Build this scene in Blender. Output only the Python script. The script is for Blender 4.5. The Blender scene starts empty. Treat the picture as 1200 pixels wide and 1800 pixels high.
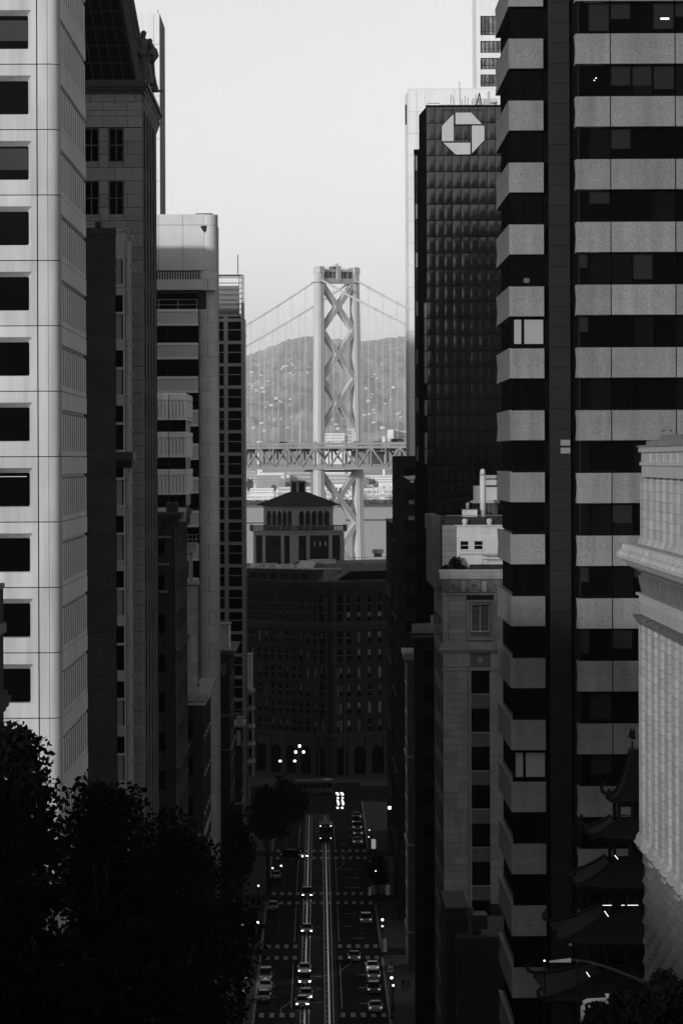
import bpy, bmesh, math, random
import numpy as np
from mathutils import Vector, Matrix
random.seed(11)
S = bpy.context.scene
COL = S.collection
# ------------------------------------------------------------------ camera
F, VX, VY, CZ, ROLL = 8000.0, 558.0, 808.0, 77.0, .0038
cd = bpy.data.cameras.new('camera'); cam = bpy.data.objects.new('camera', cd); COL.objects.link(cam); S.camera = cam
cam.location = (0, 0, CZ); cam.rotation_euler = (math.pi / 2, ROLL, 0)
cd.sensor_fit = 'HORIZONTAL'; cd.sensor_width = 36; cd.lens = 240
cd.shift_x = 42 / 1200; cd.shift_y = -92 / 1200; cd.clip_start = 1; cd.clip_end = 60000
# ------------------------------------------------------------------ sky and sun
SUN_EL, SUN_AZ = math.radians(9), math.radians(35)          # low evening sun, behind and to the left
w = bpy.data.worlds.new('World'); S.world = w; w.use_nodes = True
sk = w.node_tree.nodes.new('ShaderNodeTexSky'); sk.sky_type = 'NISHITA'; sk.sun_disc = False
sk.sun_elevation = SUN_EL; sk.sun_rotation = math.pi + SUN_AZ
sk.air_density = 1.0; sk.dust_density = .4; sk.ozone_density = 1
bw = w.node_tree.nodes.new('ShaderNodeRGBToBW'); bg = w.node_tree.nodes['Background']
bg.inputs[1].default_value = .15
w.node_tree.links.new(sk.outputs[0], bw.inputs[0]); w.node_tree.links.new(bw.outputs[0], bg.inputs[0])
sd = bpy.data.lights.new('sun', 'SUN'); so = bpy.data.objects.new('sun', sd); COL.objects.link(so)
sd.energy = 2.2; sd.angle = math.radians(3.5); so.rotation_euler = (math.pi / 2 - SUN_EL, 0, -SUN_AZ)
S.view_settings.view_transform = 'Standard'; S.view_settings.look = 'None'
S.view_settings.gamma = 1; S.view_settings.exposure = 0.17
# ------------------------------------------------------------------ helpers: picture to place
def X(px, Y, py=808): return ((px - VX) - ROLL * (py - VY)) * Y / F
def Z(py, Y, px=558): return CZ - ((py - VY) + ROLL * (px - VX)) * Y / F
def P(px, py, Y): return Vector((X(px, Y, py), Y, Z(py, Y, px)))
def ground(Y):
    if Y >= 540: return 7.0
    return 7 + 68.4 * (1 - max(Y, 0) / 540) ** 1.35
# ------------------------------------------------------------------ materials
MATS = {}
def mat(name, v, rough=.8, var=.12, scale=.35, streak=0, speck=0, sscale=9, rand=0, spec=.25, metal=0, bump=0, bscale=1.5, emit=0, bricks=None):
    if name in MATS: return MATS[name]
    m = bpy.data.materials.new(name); m.use_nodes = True; nt = m.node_tree; N = nt.nodes; L = nt.links
    b = N['Principled BSDF']; b.inputs['Roughness'].default_value = rough; b.inputs['Metallic'].default_value = metal
    b.inputs['Specular IOR Level'].default_value = spec
    geo = N.new('ShaderNodeNewGeometry')
    val = N.new('ShaderNodeValue'); val.outputs[0].default_value = v; cur = val.outputs[0]
    def mul(a, bb):
        n = N.new('ShaderNodeMath'); n.operation = 'MULTIPLY'; L.new(a, n.inputs[0]); L.new(bb, n.inputs[1]); return n.outputs[0]
    def noise(sc, amt, det=4, stretch=None):
        src = geo.outputs['Position']
        if stretch:
            mp = N.new('ShaderNodeMapping'); mp.inputs['Scale'].default_value = stretch; L.new(src, mp.inputs['Vector']); src = mp.outputs[0]
        n = N.new('ShaderNodeTexNoise'); n.inputs['Scale'].default_value = sc; n.inputs['Detail'].default_value = det; L.new(src, n.inputs['Vector'])
        r = N.new('ShaderNodeMapRange'); r.inputs[1].default_value = .3; r.inputs[2].default_value = .7
        r.inputs[3].default_value = 1 - amt; r.inputs[4].default_value = 1 + amt; L.new(n.outputs[0], r.inputs[0]); return r.outputs[0], n.outputs[0]
    if var: cur = mul(cur, noise(scale, var, 5)[0])
    if streak: cur = mul(cur, noise(1.6, streak, 4, (1, 1, .07))[0])
    if speck: cur = mul(cur, noise(sscale, speck, 2)[0])
    if rand:
        oi = N.new('ShaderNodeObjectInfo'); r = N.new('ShaderNodeMapRange'); r.inputs[3].default_value = 1 - rand; r.inputs[4].default_value = 1 + rand
        L.new(oi.outputs['Random'], r.inputs[0]); cur = mul(cur, r.outputs[0])
    if bricks:
        bt = N.new('ShaderNodeTexBrick'); sw = N.new('ShaderNodeSeparateXYZ'); cb = N.new('ShaderNodeCombineXYZ'); ad = N.new('ShaderNodeMath')
        L.new(geo.outputs['Position'], sw.inputs[0]); L.new(sw.outputs[0], ad.inputs[0]); L.new(sw.outputs[1], ad.inputs[1])
        L.new(ad.outputs[0], cb.inputs[0]); L.new(sw.outputs[2], cb.inputs[1]); L.new(cb.outputs[0], bt.inputs['Vector'])
        bt.inputs['Scale'].default_value = 1; bt.inputs['Brick Width'].default_value = bricks[0]; bt.inputs['Row Height'].default_value = bricks[1]
        bt.inputs['Mortar Size'].default_value = bricks[2]
        bt.inputs['Color1'].default_value = (1, 1, 1, 1); bt.inputs['Color2'].default_value = (.75, .75, .75, 1); bt.inputs['Mortar'].default_value = (.45, .45, .45, 1)
        cur = mul(cur, bt.outputs[0])
    L.new(cur, b.inputs['Base Color'])
    if bump:
        n = N.new('ShaderNodeTexNoise'); n.inputs['Scale'].default_value = bscale; n.inputs['Detail'].default_value = 2; L.new(geo.outputs['Position'], n.inputs['Vector'])
        bp = N.new('ShaderNodeBump'); bp.inputs['Strength'].default_value = 1; bp.inputs['Distance'].default_value = bump
        L.new(n.outputs[0], bp.inputs['Height']); L.new(bp.outputs[0], b.inputs['Normal'])
    if emit:
        b.inputs['Emission Color'].default_value = (1, 1, 1, 1); b.inputs['Emission Strength'].default_value = emit
    MATS[name] = m; return m
M = dict(
    white_concrete=mat('white_concrete', .5, .85, .08, .3, streak=.16, rand=.05),
    white_concrete_side=mat('white_concrete_brightened', .8, .85, .05, .25, streak=.1),  # same concrete, lightened to make up for weak light on the street side
    glass=mat('dark_glass', .002, .08, 0, spec=.04),
    glass_dim=mat('tinted_glass', .004, .2, .2, .5, spec=.05),
    blind=mat('window_blind', .09, .7, .1),
    bay_blind=mat('bay_blind', .42, .7, .1),
    blind_dark=mat('dark_blind', .035, .7, .15),  # plain dark blind colour
    blind_pale=mat('pale_blind', .28, .7, .05, .6),
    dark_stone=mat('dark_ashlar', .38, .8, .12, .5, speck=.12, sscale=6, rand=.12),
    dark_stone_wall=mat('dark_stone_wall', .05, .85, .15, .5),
    polished=mat('black_granite', .075, .6, .2, .6, speck=.2, sscale=5, rand=.1),
    metal_dark=mat('dark_metal', .012, .5, .1),
    metal_mid=mat('grey_metal', .18, .5, .1),
    bay_metal=mat('bay_metal', .7, .6, .1),
    metal_light=mat('pale_metal', .4, .45, .1),
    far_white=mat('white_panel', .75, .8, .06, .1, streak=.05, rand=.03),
    far_dark_side=mat('shaded_white_panel', .12, .8, .1),  # white tower's side face, its shade put into the colour
    granite=mat('grey_granite', .58, .8, .08, .5, speck=.06, rand=.06),
    ledge_stone=mat('ledge_stone', .82, .8, .06, .5),
    granite_light=mat('pale_granite', .58, .8, .08, .5),
    precast=mat('fluted_precast', .66, .85, .1, .5, streak=.12, rand=.06),
    old_dark=mat('sooty_stone', .03, .9, .2, .6, streak=.15, rand=.1),
    old_mid=mat('old_stone', .16, .9, .15, .6, streak=.15, rand=.15),
    old_light=mat('old_pale_stone', .45, .9, .15, .6, streak=.15, rand=.15),
    grid_frame=mat('grid_frame', .42, .7, .08),
    brick=mat('dark_brick', .02, .9, .2, .8, bricks=(.4, .13, .02)),
    brick2=mat('tower_brick', .022, .9, .15, .8, bricks=(.5, .16, .02)),
    trim_dark=mat('dark_trim', .028, .85, .12, .5),  # darker copy of the tower stone
    trim=mat('tower_stone', .3, .85, .12, .5),
    rooftile=mat('roof_tiles', .035, .85, .2, 1.2, bricks=(.6, .35, .05)),
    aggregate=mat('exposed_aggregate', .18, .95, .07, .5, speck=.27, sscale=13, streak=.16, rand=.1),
    aggregate_side=mat('shaded_aggregate', .12, .95, .07, .5, streak=.2, rand=.04),  # same aggregate, darkened as if the street side were in shade
    black_stone=mat('black_stone', .008, .7, .2, .5, rand=.15),
    mullion=mat('black_mullion', .004, .8, .1, spec=0),
    bronze_glass=mat('bronze_glass', .005, .1, .15, .3, spec=.75, bump=.006, bscale=.8),
    sign_white=mat('sign_panel', .45, .6, .05),
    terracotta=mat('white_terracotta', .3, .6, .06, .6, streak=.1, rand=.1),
    terracotta_dark=mat('grey_and_shaded_terracotta', .13, .7, .15, .6, streak=.2, rand=.12),
    rust=mat('rusticated_stone', .13, .9, .15, .8, rand=.1),
    pagoda=mat('dark_painted_timber', .01, .9, .15),
    pagoda_roof=mat('pagoda_roof', .008, .9, .2, 2),
    pale=mat('white_paint', .44, .8, .08, .5, streak=.08),
    tan=mat('ashlar_facade', .27, .9, .12, .6, streak=.1, rand=.14),
    tan_trim=mat('ashlar_trim', .26, .9, .12, .6, streak=.15),
    scroll=mat('frieze_stone', .12, .9, .2, 1.5),
    steel=mat('bridge_paint', .5, .6, .08, .05, streak=.08),
    truss=mat('shaded_truss_paint', .24, .7, .1, .1),  # bridge paint darkened for the shade on the deck truss
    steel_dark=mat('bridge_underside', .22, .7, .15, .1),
    asphalt=mat('asphalt', .013, .9, .25, .15, speck=.15, sscale=3, spec=.03),
    pave=mat('sidewalk', .042, .9, .15, .3, bricks=(1.5, 1.5, .03)),
    kerb=mat('kerb_stone', .2, .8, .1),
    track_bed=mat('track_paving', .03, .85, .25, .5, bricks=(1.2, .8, .04), spec=.06),
    rail=mat('rail_steel', .1, .45, .1, .5, metal=1),
    slot=mat('slot_steel', .6, .33, .1, .5, metal=1),
    paint=mat('road_paint', .3, .8, .3, 1.5),
    earth=mat('city_ground', .04, .9, .2, .05),
    water=mat('bay_water', .4, .35, .08, .02, spec=.5, bump=.5, bscale=.12),
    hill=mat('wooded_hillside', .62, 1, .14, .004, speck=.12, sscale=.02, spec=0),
    shore=mat('far_shore', .2, 1, .3, .01, spec=0),
    scrub=mat('shore_scrub', .1, 1, .3, .03, spec=0),
    city_white=mat('far_building_white', .85, .8, .05, .05, rand=.1),
    hill_wall=mat('hill_house_wall', .6, .8, .05, .05, rand=.2),
    city_grey=mat('far_building_grey', .5, .8, .1, .05, rand=.2),
    city_window=mat('far_window', .16, .4, 0),
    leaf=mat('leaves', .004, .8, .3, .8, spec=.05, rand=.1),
    bark=mat('bark', .03, .95, .2, 3),
    car_dark=mat('dark_car_paint', .03, .25, 0, spec=.5),
    car_grey=mat('grey_car_paint', .08, .3, 0, spec=.5),
    car_white=mat('white_car_paint', .38, .3, 0, spec=.5),
    car_silver=mat('silver_car_paint', .2, .3, 0, spec=.5),
    tyre=mat('tyre', .015, .9, 0),
    lamp=mat('lit_lamp', .9, .4, 0, emit=14),
    lamp_soft=mat('lit_globe', .9, .4, 0, emit=5),
    lamp_dim=mat('dim_lamp_and_glint', .9, .4, 0, emit=1.6),
    tube_light=mat('lit_tube', .9, .4, 0, emit=1.2),
    tail=mat('lit_tail_lamp', .5, .4, 0, emit=.5),
    cloth=mat('dark_cloth', .03, .9, .1), skin=mat('skin', .25, .7, .05), hair=mat('hair', .02, .8, .1),
    bronze=mat('statue_stone', .14, .75, .25, 2),
)
# ------------------------------------------------------------------ geometry collector
class G:
    def __init__(s): s.V = []; s.F = []
    def add(s, V, Fc):
        n = len(s.V); s.V += [tuple(v) for v in V]; s.F += [tuple(i + n for i in f) for f in Fc]; return s
    def box(s, x0, x1, y0, y1, z0, z1):
        return s.add([(x, y, z) for x in (x0, x1) for y in (y0, y1) for z in (z0, z1)],
                     [(0, 1, 3, 2), (4, 6, 7, 5), (0, 4, 5, 1), (2, 3, 7, 6), (0, 2, 6, 4), (1, 5, 7, 3)])
    def frustum(s, c, a, b, z0, z1):      # c=(x,y), half sizes a at z0, b at z1
        V = [(c[0] + sx * h[0], c[1] + sy * h[1], z) for h, z in ((a, z0), (b, z1)) for sx, sy in ((-1, -1), (1, -1), (1, 1), (-1, 1))]
        return s.add(V, [(3, 2, 1, 0), (4, 5, 6, 7)] + [(i, (i + 1) % 4, 4 + (i + 1) % 4, 4 + i) for i in range(4)])
    def lathe(s, prof, c=(0, 0, 0), n=12, a0=0, a1=2 * math.pi):
        full = abs(a1 - a0 - 2 * math.pi) < 1e-6; k = n if full else n + 1
        V = [(c[0] + r * math.cos(a0 + (a1 - a0) * i / n), c[1] + r * math.sin(a0 + (a1 - a0) * i / n), c[2] + z) for r, z in prof for i in range(k)]
        Fc = []
        for j in range(len(prof) - 1):
            for i in range(n):
                i2 = (i + 1) % k
                Fc.append((j * k + i, j * k + i2, (j + 1) * k + i2, (j + 1) * k + i))
        if full: Fc += [tuple(range(k - 1, -1, -1)), tuple((len(prof) - 1) * k + i for i in range(k))]
        return s.add(V, Fc)
    def tube(s, pts, r, n=6):
        pts = [Vector(p) for p in pts]; rs = r if isinstance(r, (list, tuple)) else [r] * len(pts); V = []; Fc = []
        for i, p in enumerate(pts):
            d = (pts[min(i + 1, len(pts) - 1)] - pts[max(i - 1, 0)]).normalized()
            up = Vector((0, 0, 1)) if abs(d.z) < .9 else Vector((1, 0, 0)); a = d.cross(up).normalized(); b = a.cross(d)
            V += [p + (a * math.cos(2 * math.pi * k / n) + b * math.sin(2 * math.pi * k / n)) * rs[i] for k in range(n)]
        for i in range(len(pts) - 1):
            Fc += [(i * n + k, i * n + (k + 1) % n, (i + 1) * n + (k + 1) % n, (i + 1) * n + k) for k in range(n)]
        Fc += [tuple(range(n - 1, -1, -1)), tuple((len(pts) - 1) * n + k for k in range(n))]
        return s.add(V, Fc)
    def beam(s, p0, p1, w, h, side=None):   # rectangular bar, w across 'side' direction
        p0 = Vector(p0); p1 = Vector(p1); d = (p1 - p0).normalized()
        a = Vector(side) if side else d.cross(Vector((0, 0, 1)))
        a = (a - d * a.dot(d)); a = a.normalized() if a.length > 1e-6 else Vector((1, 0, 0)); b = d.cross(a)
        V = [p + a * (w / 2 * i) + b * (h / 2 * j) for p in (p0, p1) for i, j in ((-1, -1), (1, -1), (1, 1), (-1, 1))]
        return s.add(V, [(3, 2, 1, 0), (4, 5, 6, 7)] + [(i, (i + 1) % 4, 4 + (i + 1) % 4, 4 + i) for i in range(4)])
    def prism(s, poly, y0, y1, axis='y'):   # poly of (x,z) extruded in y, or (x,y) in z, or (y,z) in x
        n = len(poly)
        f = {'y': lambda p, t: (p[0], t, p[1]), 'z': lambda p, t: (p[0], p[1], t), 'x': lambda p, t: (t, p[0], p[1])}[axis]
        return s.add([f(p, y0) for p in poly] + [f(p, y1) for p in poly],
                     [tuple(range(n)), tuple(range(2 * n - 1, n - 1, -1))] + [(i, (i + 1) % n, n + (i + 1) % n, n + i)[::-1] for i in range(n)])
    def slab(s, a, b, c, d, t):
        a, b, c, d = map(Vector, (a, b, c, d)); nrm = (b - a).cross(d - a).normalized() * t
        V = [a, b, c, d, a - nrm, b - nrm, c - nrm, d - nrm]
        return s.add(V, [(0, 1, 2, 3), (7, 6, 5, 4), (0, 4, 5, 1), (1, 5, 6, 2), (2, 6, 7, 3), (3, 7, 4, 0)])
POS = {}; BOXES = {}
def mesh_from(V, Fc, m, smooth=False, fixn=True):
    me = bpy.data.meshes.new('mesh'); me.from_pydata(V, [], Fc)
    if fixn:
        bm = bmesh.new(); bm.from_mesh(me); bmesh.ops.recalc_face_normals(bm, faces=bm.faces); bm.to_mesh(me); bm.free()
    me.materials.append(m)
    if smooth: me.shade_smooth()
    return me
class Thing:
    def __init__(s, name, label, cat, loc=(0, 0, 0), rz=0, group=None, local=False):
        s.o = bpy.data.objects.new(name, None); COL.objects.link(s.o); s.o.empty_display_size = .5
        s.o.location = loc; s.o.rotation_euler.z = rz; s.org = Vector((0, 0, 0)) if local else Vector(loc)
        s.o['label'] = label; s.o['category'] = cat
        if group: s.o['group'] = group
    def put(s, name, me, c, parent=None, kind=None, label=None, rot=None):
        ob = bpy.data.objects.new(name, me); COL.objects.link(ob); c = Vector(c)
        if parent is None: ob.parent = s.o; ob.location = c - s.org
        else: ob.parent = parent; ob.location = c - POS[parent.name]
        if rot: ob.rotation_euler = rot
        POS[ob.name] = c
        if kind: ob['kind'] = kind
        if label: ob['label'] = label
        return ob
    def box(s, name, x0, x1, y0, y1, z0, z1, m, parent=None, bev=0, **k):
        if x0 > x1: x0, x1 = x1, x0
        if y0 > y1: y0, y1 = y1, y0
        if z0 > z1: z0, z1 = z1, z0
        d = (round(x1 - x0, 3), round(y1 - y0, 3), round(z1 - z0, 3)); key = d + (m.name, bev)
        if key not in BOXES:
            g = G().box(-d[0] / 2, d[0] / 2, -d[1] / 2, d[1] / 2, -d[2] / 2, d[2] / 2); me = mesh_from(g.V, g.F, m, fixn=False)
            bm = bmesh.new(); bm.from_mesh(me); bmesh.ops.recalc_face_normals(bm, faces=bm.faces)
            if bev: bmesh.ops.bevel(bm, geom=bm.edges[:], offset=bev, segments=1, affect='EDGES')
            bm.to_mesh(me); bm.free(); BOXES[key] = me
        return s.put(name, BOXES[key], ((x0 + x1) / 2, (y0 + y1) / 2, (z0 + z1) / 2), parent, **k)
    def mesh(s, name, g, m, parent=None, smooth=False, **k):
        V = np.array(g.V); c = (V.min(0) + V.max(0)) / 2
        return s.put(name, mesh_from([tuple(v) for v in V - c], g.F, m, smooth), c, parent, **k)
def single(name, g, m, label, cat, group=None, smooth=False, kind=None):
    V = np.array(g.V); c = (V.min(0) + V.max(0)) / 2; c[2] = V[:, 2].min()
    ob = bpy.data.objects.new(name, mesh_from([tuple(v) for v in V - c], g.F, m, smooth)); COL.objects.link(ob); ob.location = c
    if kind: ob['kind'] = kind
    if label: ob['label'] = label
    if cat: ob['category'] = cat
    if group: ob['group'] = group
    POS[ob.name] = Vector(c); return ob
def struct(name, g, m, smooth=False): return single(name, g, m, None, None, kind='structure', smooth=smooth)
def child(parent, name, g, m):
    V = np.array(g.V); c = (V.min(0) + V.max(0)) / 2
    ob = bpy.data.objects.new(name, mesh_from([tuple(v) for v in V - c], g.F, m)); COL.objects.link(ob); ob.parent = parent
    ob.location = Vector(c) - POS[parent.name]; return ob
def copy_tree(o, parent=None):
    c = o.copy(); COL.objects.link(c); c.parent = parent
    for ch in o.children: copy_tree(ch, c)
    return c
def at(o, loc, rz=0, label=None):
    o.location = loc; o.rotation_euler.z = rz
    if label: o['label'] = label
    return o
# ================================================================== SETTING
from mathutils import noise as mn
# ---- near ground: the hillside, then the flat down to the waterfront
g = G(); xs = [-2500, -600, -200, -60, -8.15, 8.65, 60, 200, 600, 2500]; ys = [-500, -300, -150, -60, 0] + list(range(30, 541, 30)) + [700, 1150]
def gz(x, y): return (75.4 + 25 * min(1, -y / 300) if y < 0 else ground(y))
V = [(x, y, gz(x, y) - .02) for y in ys for x in xs]; n = len(xs)
g.add(V, [(j * n + i, j * n + i + 1, (j + 1) * n + i + 1, (j + 1) * n + i) for j in range(len(ys) - 1) for i in range(n - 1)])
k = len(g.V); g.add([(-2500, 1150, 6.98), (2500, 1150, 6.98), (2500, 1151, -1), (-2500, 1151, -1)], [(0, 1, 2, 3)])
struct('ground', g, M['earth'])
# ---- road: one sheet following the hill, sidewalks with kerbs between the cross streets
RL, RR = -8.15, 8.65
ry = list(range(0, 541, 20)) + [560, 700, 850, 985]
g = G(); V = [(x, y, gz(0, y) + .004) for y in ry for x in (RL, RR)]
g.add(V, [(2 * j, 2 * j + 1, 2 * j + 3, 2 * j + 2) for j in range(len(ry) - 1)])
struct('road', g, M['asphalt'])
for nm, y0, y1 in (('cross_street', 642, 650), ('cross_street', 721, 730), ('cross_street', 802, 811), ('cross_street', 930, 975)):
    struct(nm, G().box(-60, RL - .01, y0, y1, 6.9, 7.006), M['asphalt']); struct(nm, G().box(RR + .01, 60, y0, y1, 6.9, 7.006), M['asphalt'])
for a, b in ((545, 641), (651, 720), (731, 801), (812, 929)):
    for x0, x1 in ((-12.2, RL), (RR, 12.2)):
        sw = struct('sidewalk', G().box(x0 + (.3 if x0 > 0 else 0), x1 - (.3 if x0 < 0 else 0), a, b, 6.9, 7.13), M['pave'])
        kx = (x1 - .3, x1) if x0 < 0 else (x0, x0 + .3)
        yy = a
        while yy < b - .5:
            child(sw, 'kerb', G().box(kx[0], kx[1], yy, min(yy + 11.9, b), 6.9, 7.15), M['kerb']); yy += 12
for x0, x1 in ((-12.2, RL), (RR, 12.2)):      # sloping sidewalks up the hill
    yy = list(range(0, 546, 21)); zz = [gz(0, y) + .13 for y in yy]; n = len(yy)
    g = G(); g.add([(x, y, z) for y, z in zip(yy, zz) for x in (x0, x1)], [(2 * j, 2 * j + 1, 2 * j + 3, 2 * j + 2) for j in range(n - 1)])
    inner = x1 if x0 < 0 else x0
    g.add([(inner, y, z - d) for y, z in zip(yy, zz) for d in (0, .14)], [(2 * j, 2 * j + 1, 2 * j + 3, 2 * j + 2) for j in range(n - 1)])
    struct('sidewalk', g, M['pave'])
# tracks: paved bed, rails, slots, hatch plates
bed = struct('track_bed', G().box(-3.0, 2.35, 420, 900, 6.9, 7.012), M['track_bed'])
def flat_strip(x0, x1, y0, y1, z):
    g = G(); g.box(x0, x1, y0, y1, z - .03, z); return g
for xc in (-1.9, 1.22):
    for dx, m, wd in ((-.53, 'rail', .07), (0, 'slot', .11), (.53, 'rail', .07)):
        child(bed, 'slot_rail' if dx == 0 else 'rail', flat_strip(xc + dx - wd, xc + dx + wd, 540, 895, 7.03), M[m])
    yy = 560
    while yy < 880:
        child(bed, 'hatch_plate', flat_strip(xc - .44, xc - .14, yy, yy + .5, 7.018), M['metal_light']); yy += 5 + 9 * random.random() ** 2
# glints on the curved rails where the tracks end, made as glowing strips
for k, lb in enumerate(('left of two glowing strips standing for rail glints where the tracks end', 'right of two glowing strips standing for rail glints where the tracks end')):
    T = Thing('rail_glint', lb, 'rail glint', (3.95 + k * 1.0, 935, 7.0), group='wavy rail glints at the street end')
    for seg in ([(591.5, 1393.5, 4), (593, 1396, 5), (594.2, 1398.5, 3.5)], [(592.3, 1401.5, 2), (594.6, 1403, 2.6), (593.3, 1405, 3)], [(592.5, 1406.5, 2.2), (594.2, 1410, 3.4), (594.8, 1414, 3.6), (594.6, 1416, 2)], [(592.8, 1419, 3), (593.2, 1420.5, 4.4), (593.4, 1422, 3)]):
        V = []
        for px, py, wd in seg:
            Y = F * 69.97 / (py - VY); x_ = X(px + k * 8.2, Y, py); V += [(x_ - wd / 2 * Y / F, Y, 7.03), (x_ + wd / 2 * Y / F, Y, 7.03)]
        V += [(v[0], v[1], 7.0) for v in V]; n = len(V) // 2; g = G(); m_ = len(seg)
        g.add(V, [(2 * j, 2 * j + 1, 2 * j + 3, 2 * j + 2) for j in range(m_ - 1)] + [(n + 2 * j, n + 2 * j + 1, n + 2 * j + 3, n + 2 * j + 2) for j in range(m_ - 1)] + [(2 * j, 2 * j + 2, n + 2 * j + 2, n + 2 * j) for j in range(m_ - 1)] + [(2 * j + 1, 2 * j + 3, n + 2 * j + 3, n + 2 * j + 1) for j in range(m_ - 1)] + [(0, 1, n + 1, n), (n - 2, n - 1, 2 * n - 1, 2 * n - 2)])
        T.mesh('glint_segment', g, M['lamp_dim'])  # lamp glow stands for the rail glint
road_o = bpy.data.objects['road']
def mark(name, x0, x1, y0, y1): child(road_o, name, flat_strip(x0, x1, y0, y1, 7.022), M['paint'])
for yc in (566, 573, 639, 654, 718, 733.5, 799, 813.5):      # crosswalk bars
    if yc == 566: continue
    x = -7.6
    while x < 8.4:
        if not (-2.55 < x < 1.9) or yc > 700: mark('crosswalk_bar', x, x + .6, yc - 2.2, yc + 2.2)
        x += 1.28
for y0, y1 in ((580, 632), (660, 712), (738, 795), (820, 870)):
    mark('lane_line', -3.68, -3.56, y0, y1); mark('lane_line', 2.78, 2.9, y0, y1 if y0 != 660 else y1)
    yy = y0 + 6
    while yy < y1 - 5:
        mark('parking_mark', -6.1, -5.98, yy, yy + .8); mark('parking_mark', 6.25, 6.4, yy, yy + .9); yy += 6.2
    for k in range(3):
        ys_ = y0 + 3 + k * 17 + random.random() * 6; xs0 = 3.4 + random.random() * 2; mark('patch_line', xs0, xs0 + 1 + random.random() * 1.5, ys_, ys_ + .5)
        mark('centre_dash', -.55, .3, y0 + 6 + k * 15, y0 + 6.3 + k * 15)
def poly_mark(name, pts, wd=.13):
    g = G()
    for (xa, ya), (xb, yb) in zip(pts, pts[1:]): g.beam((xa, ya, 7.012), (xb, yb, 7.012), wd, .02, None)
    child(road_o, name, g, M['paint'])
poly_mark('turn_bay_line', [(2.84, 775), (2.84, 797), (5.2, 812)]); poly_mark('turn_bay_line', [(2.84, 775), (4.3, 787), (4.3, 799)])
poly_mark('turn_bay_line', [(2.84, 622), (4.35, 632), (4.35, 640)]); poly_mark('turn_bay_line', [(-3.62, 588), (-4.9, 580), (-4.9, 574)])
# ---- the bay
g = G(); g.add([(-11800, 1150.5, 0), (11800, 1150.5, 0), (11800, 7400, 0), (-11800, 7400, 0)], [(0, 1, 2, 3)])
struct('bay_water', g, M['water'])
struct('breakwater', G().box(-1500, -8, 5490, 5498, -.5, 1.6).box(35, 1500, 5700, 5708, -.5, 2.2), M['scrub'])
# ---- far shore and wooded hills
RIDGE = [(-4000, 690), (0, 660), (300, 650), (430, 632), (462, 622), (482, 614), (512, 600), (552, 597), (575, 606), (592, 600), (610, 606), (642, 605), (682, 601), (712, 597), (800, 610), (1000, 640), (1500, 660), (5200, 690)]
RY = 40000; KH = 2.0
def ridge_z(x):
    px = VX + x * F / RY
    for (a, za), (b, zb) in zip(RIDGE, RIDGE[1:]):
        if a <= px <= b:
            t = (px - a) / (b - a); return CZ + (808 - (za + (zb - za) * t)) * RY / F
    return 250
def terrain(x, y):
    if y < 8600: return 3.0 + max(0, (y - 7400)) * .004
    t = min(1, (y - 8600) / (RY - 8600)); t = t * t * (3 - 2 * t) * .45 + t * .55
    base = 7.8 + (ridge_z(x) - 7.8) * t
    if y > RY: base -= (y - RY) * .25
    k = min(1, (y - 8600) / 2500)
    b = mn.noise(Vector((x / 660, y / 1800, 1))) * 80 * k * (1 - .75 * t) + mn.noise(Vector((x / 180, y / 600, 3))) * 22 * k * (1 - .5 * t)
    b += abs(mn.noise(Vector((x / 34, y / 140, 5)))) * 20 * k + abs(mn.noise(Vector((x / 96, y / 340, 8)))) * 18 * k
    return max(4, base + b * min(1, .08 + (y - 8600) / 7000) * (1 if y < RY - 600 else .6))
tx = [-11000, -8000, -6000, -4500, -3300, -2500] + list(range(-2000, 2001, 15)) + [2500, 3300, 4500, 6000, 8000, 11000]
ty = [7330, 7360, 7500, 8000, 8400, 8600] + list(range(8700, 12000, 150)) + list(range(12000, RY + 1, 230)) + [RY + 200, RY + 500, RY + 900]
V = [(x, y, terrain(x, y) if y > 7340 else -.6) for y in ty for x in tx]; n = len(tx)
g = G(); g.add(V, [(j * n + i, j * n + i + 1, (j + 1) * n + i + 1, (j + 1) * n + i) for j in range(len(ty) - 1) for i in range(n - 1) if ty[j] >= 8400])
struct('hills', g, M['hill'], smooth=True)
g = G(); g.add(V, [(j * n + i, j * n + i + 1, (j + 1) * n + i + 1, (j + 1) * n + i) for j in range(len(ty) - 1) for i in range(n - 1) if ty[j] < 8400])
struct('far_shore', g, M['shore'])
# ================================================================== BUILDINGS, LEFT SIDE
def arc(cx, cy, r, a0, a1, n): return [(cx + r * math.cos(a0 + (a1 - a0) * i / n), cy + r * math.sin(a0 + (a1 - a0) * i / n)) for i in range(n + 1)]
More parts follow.
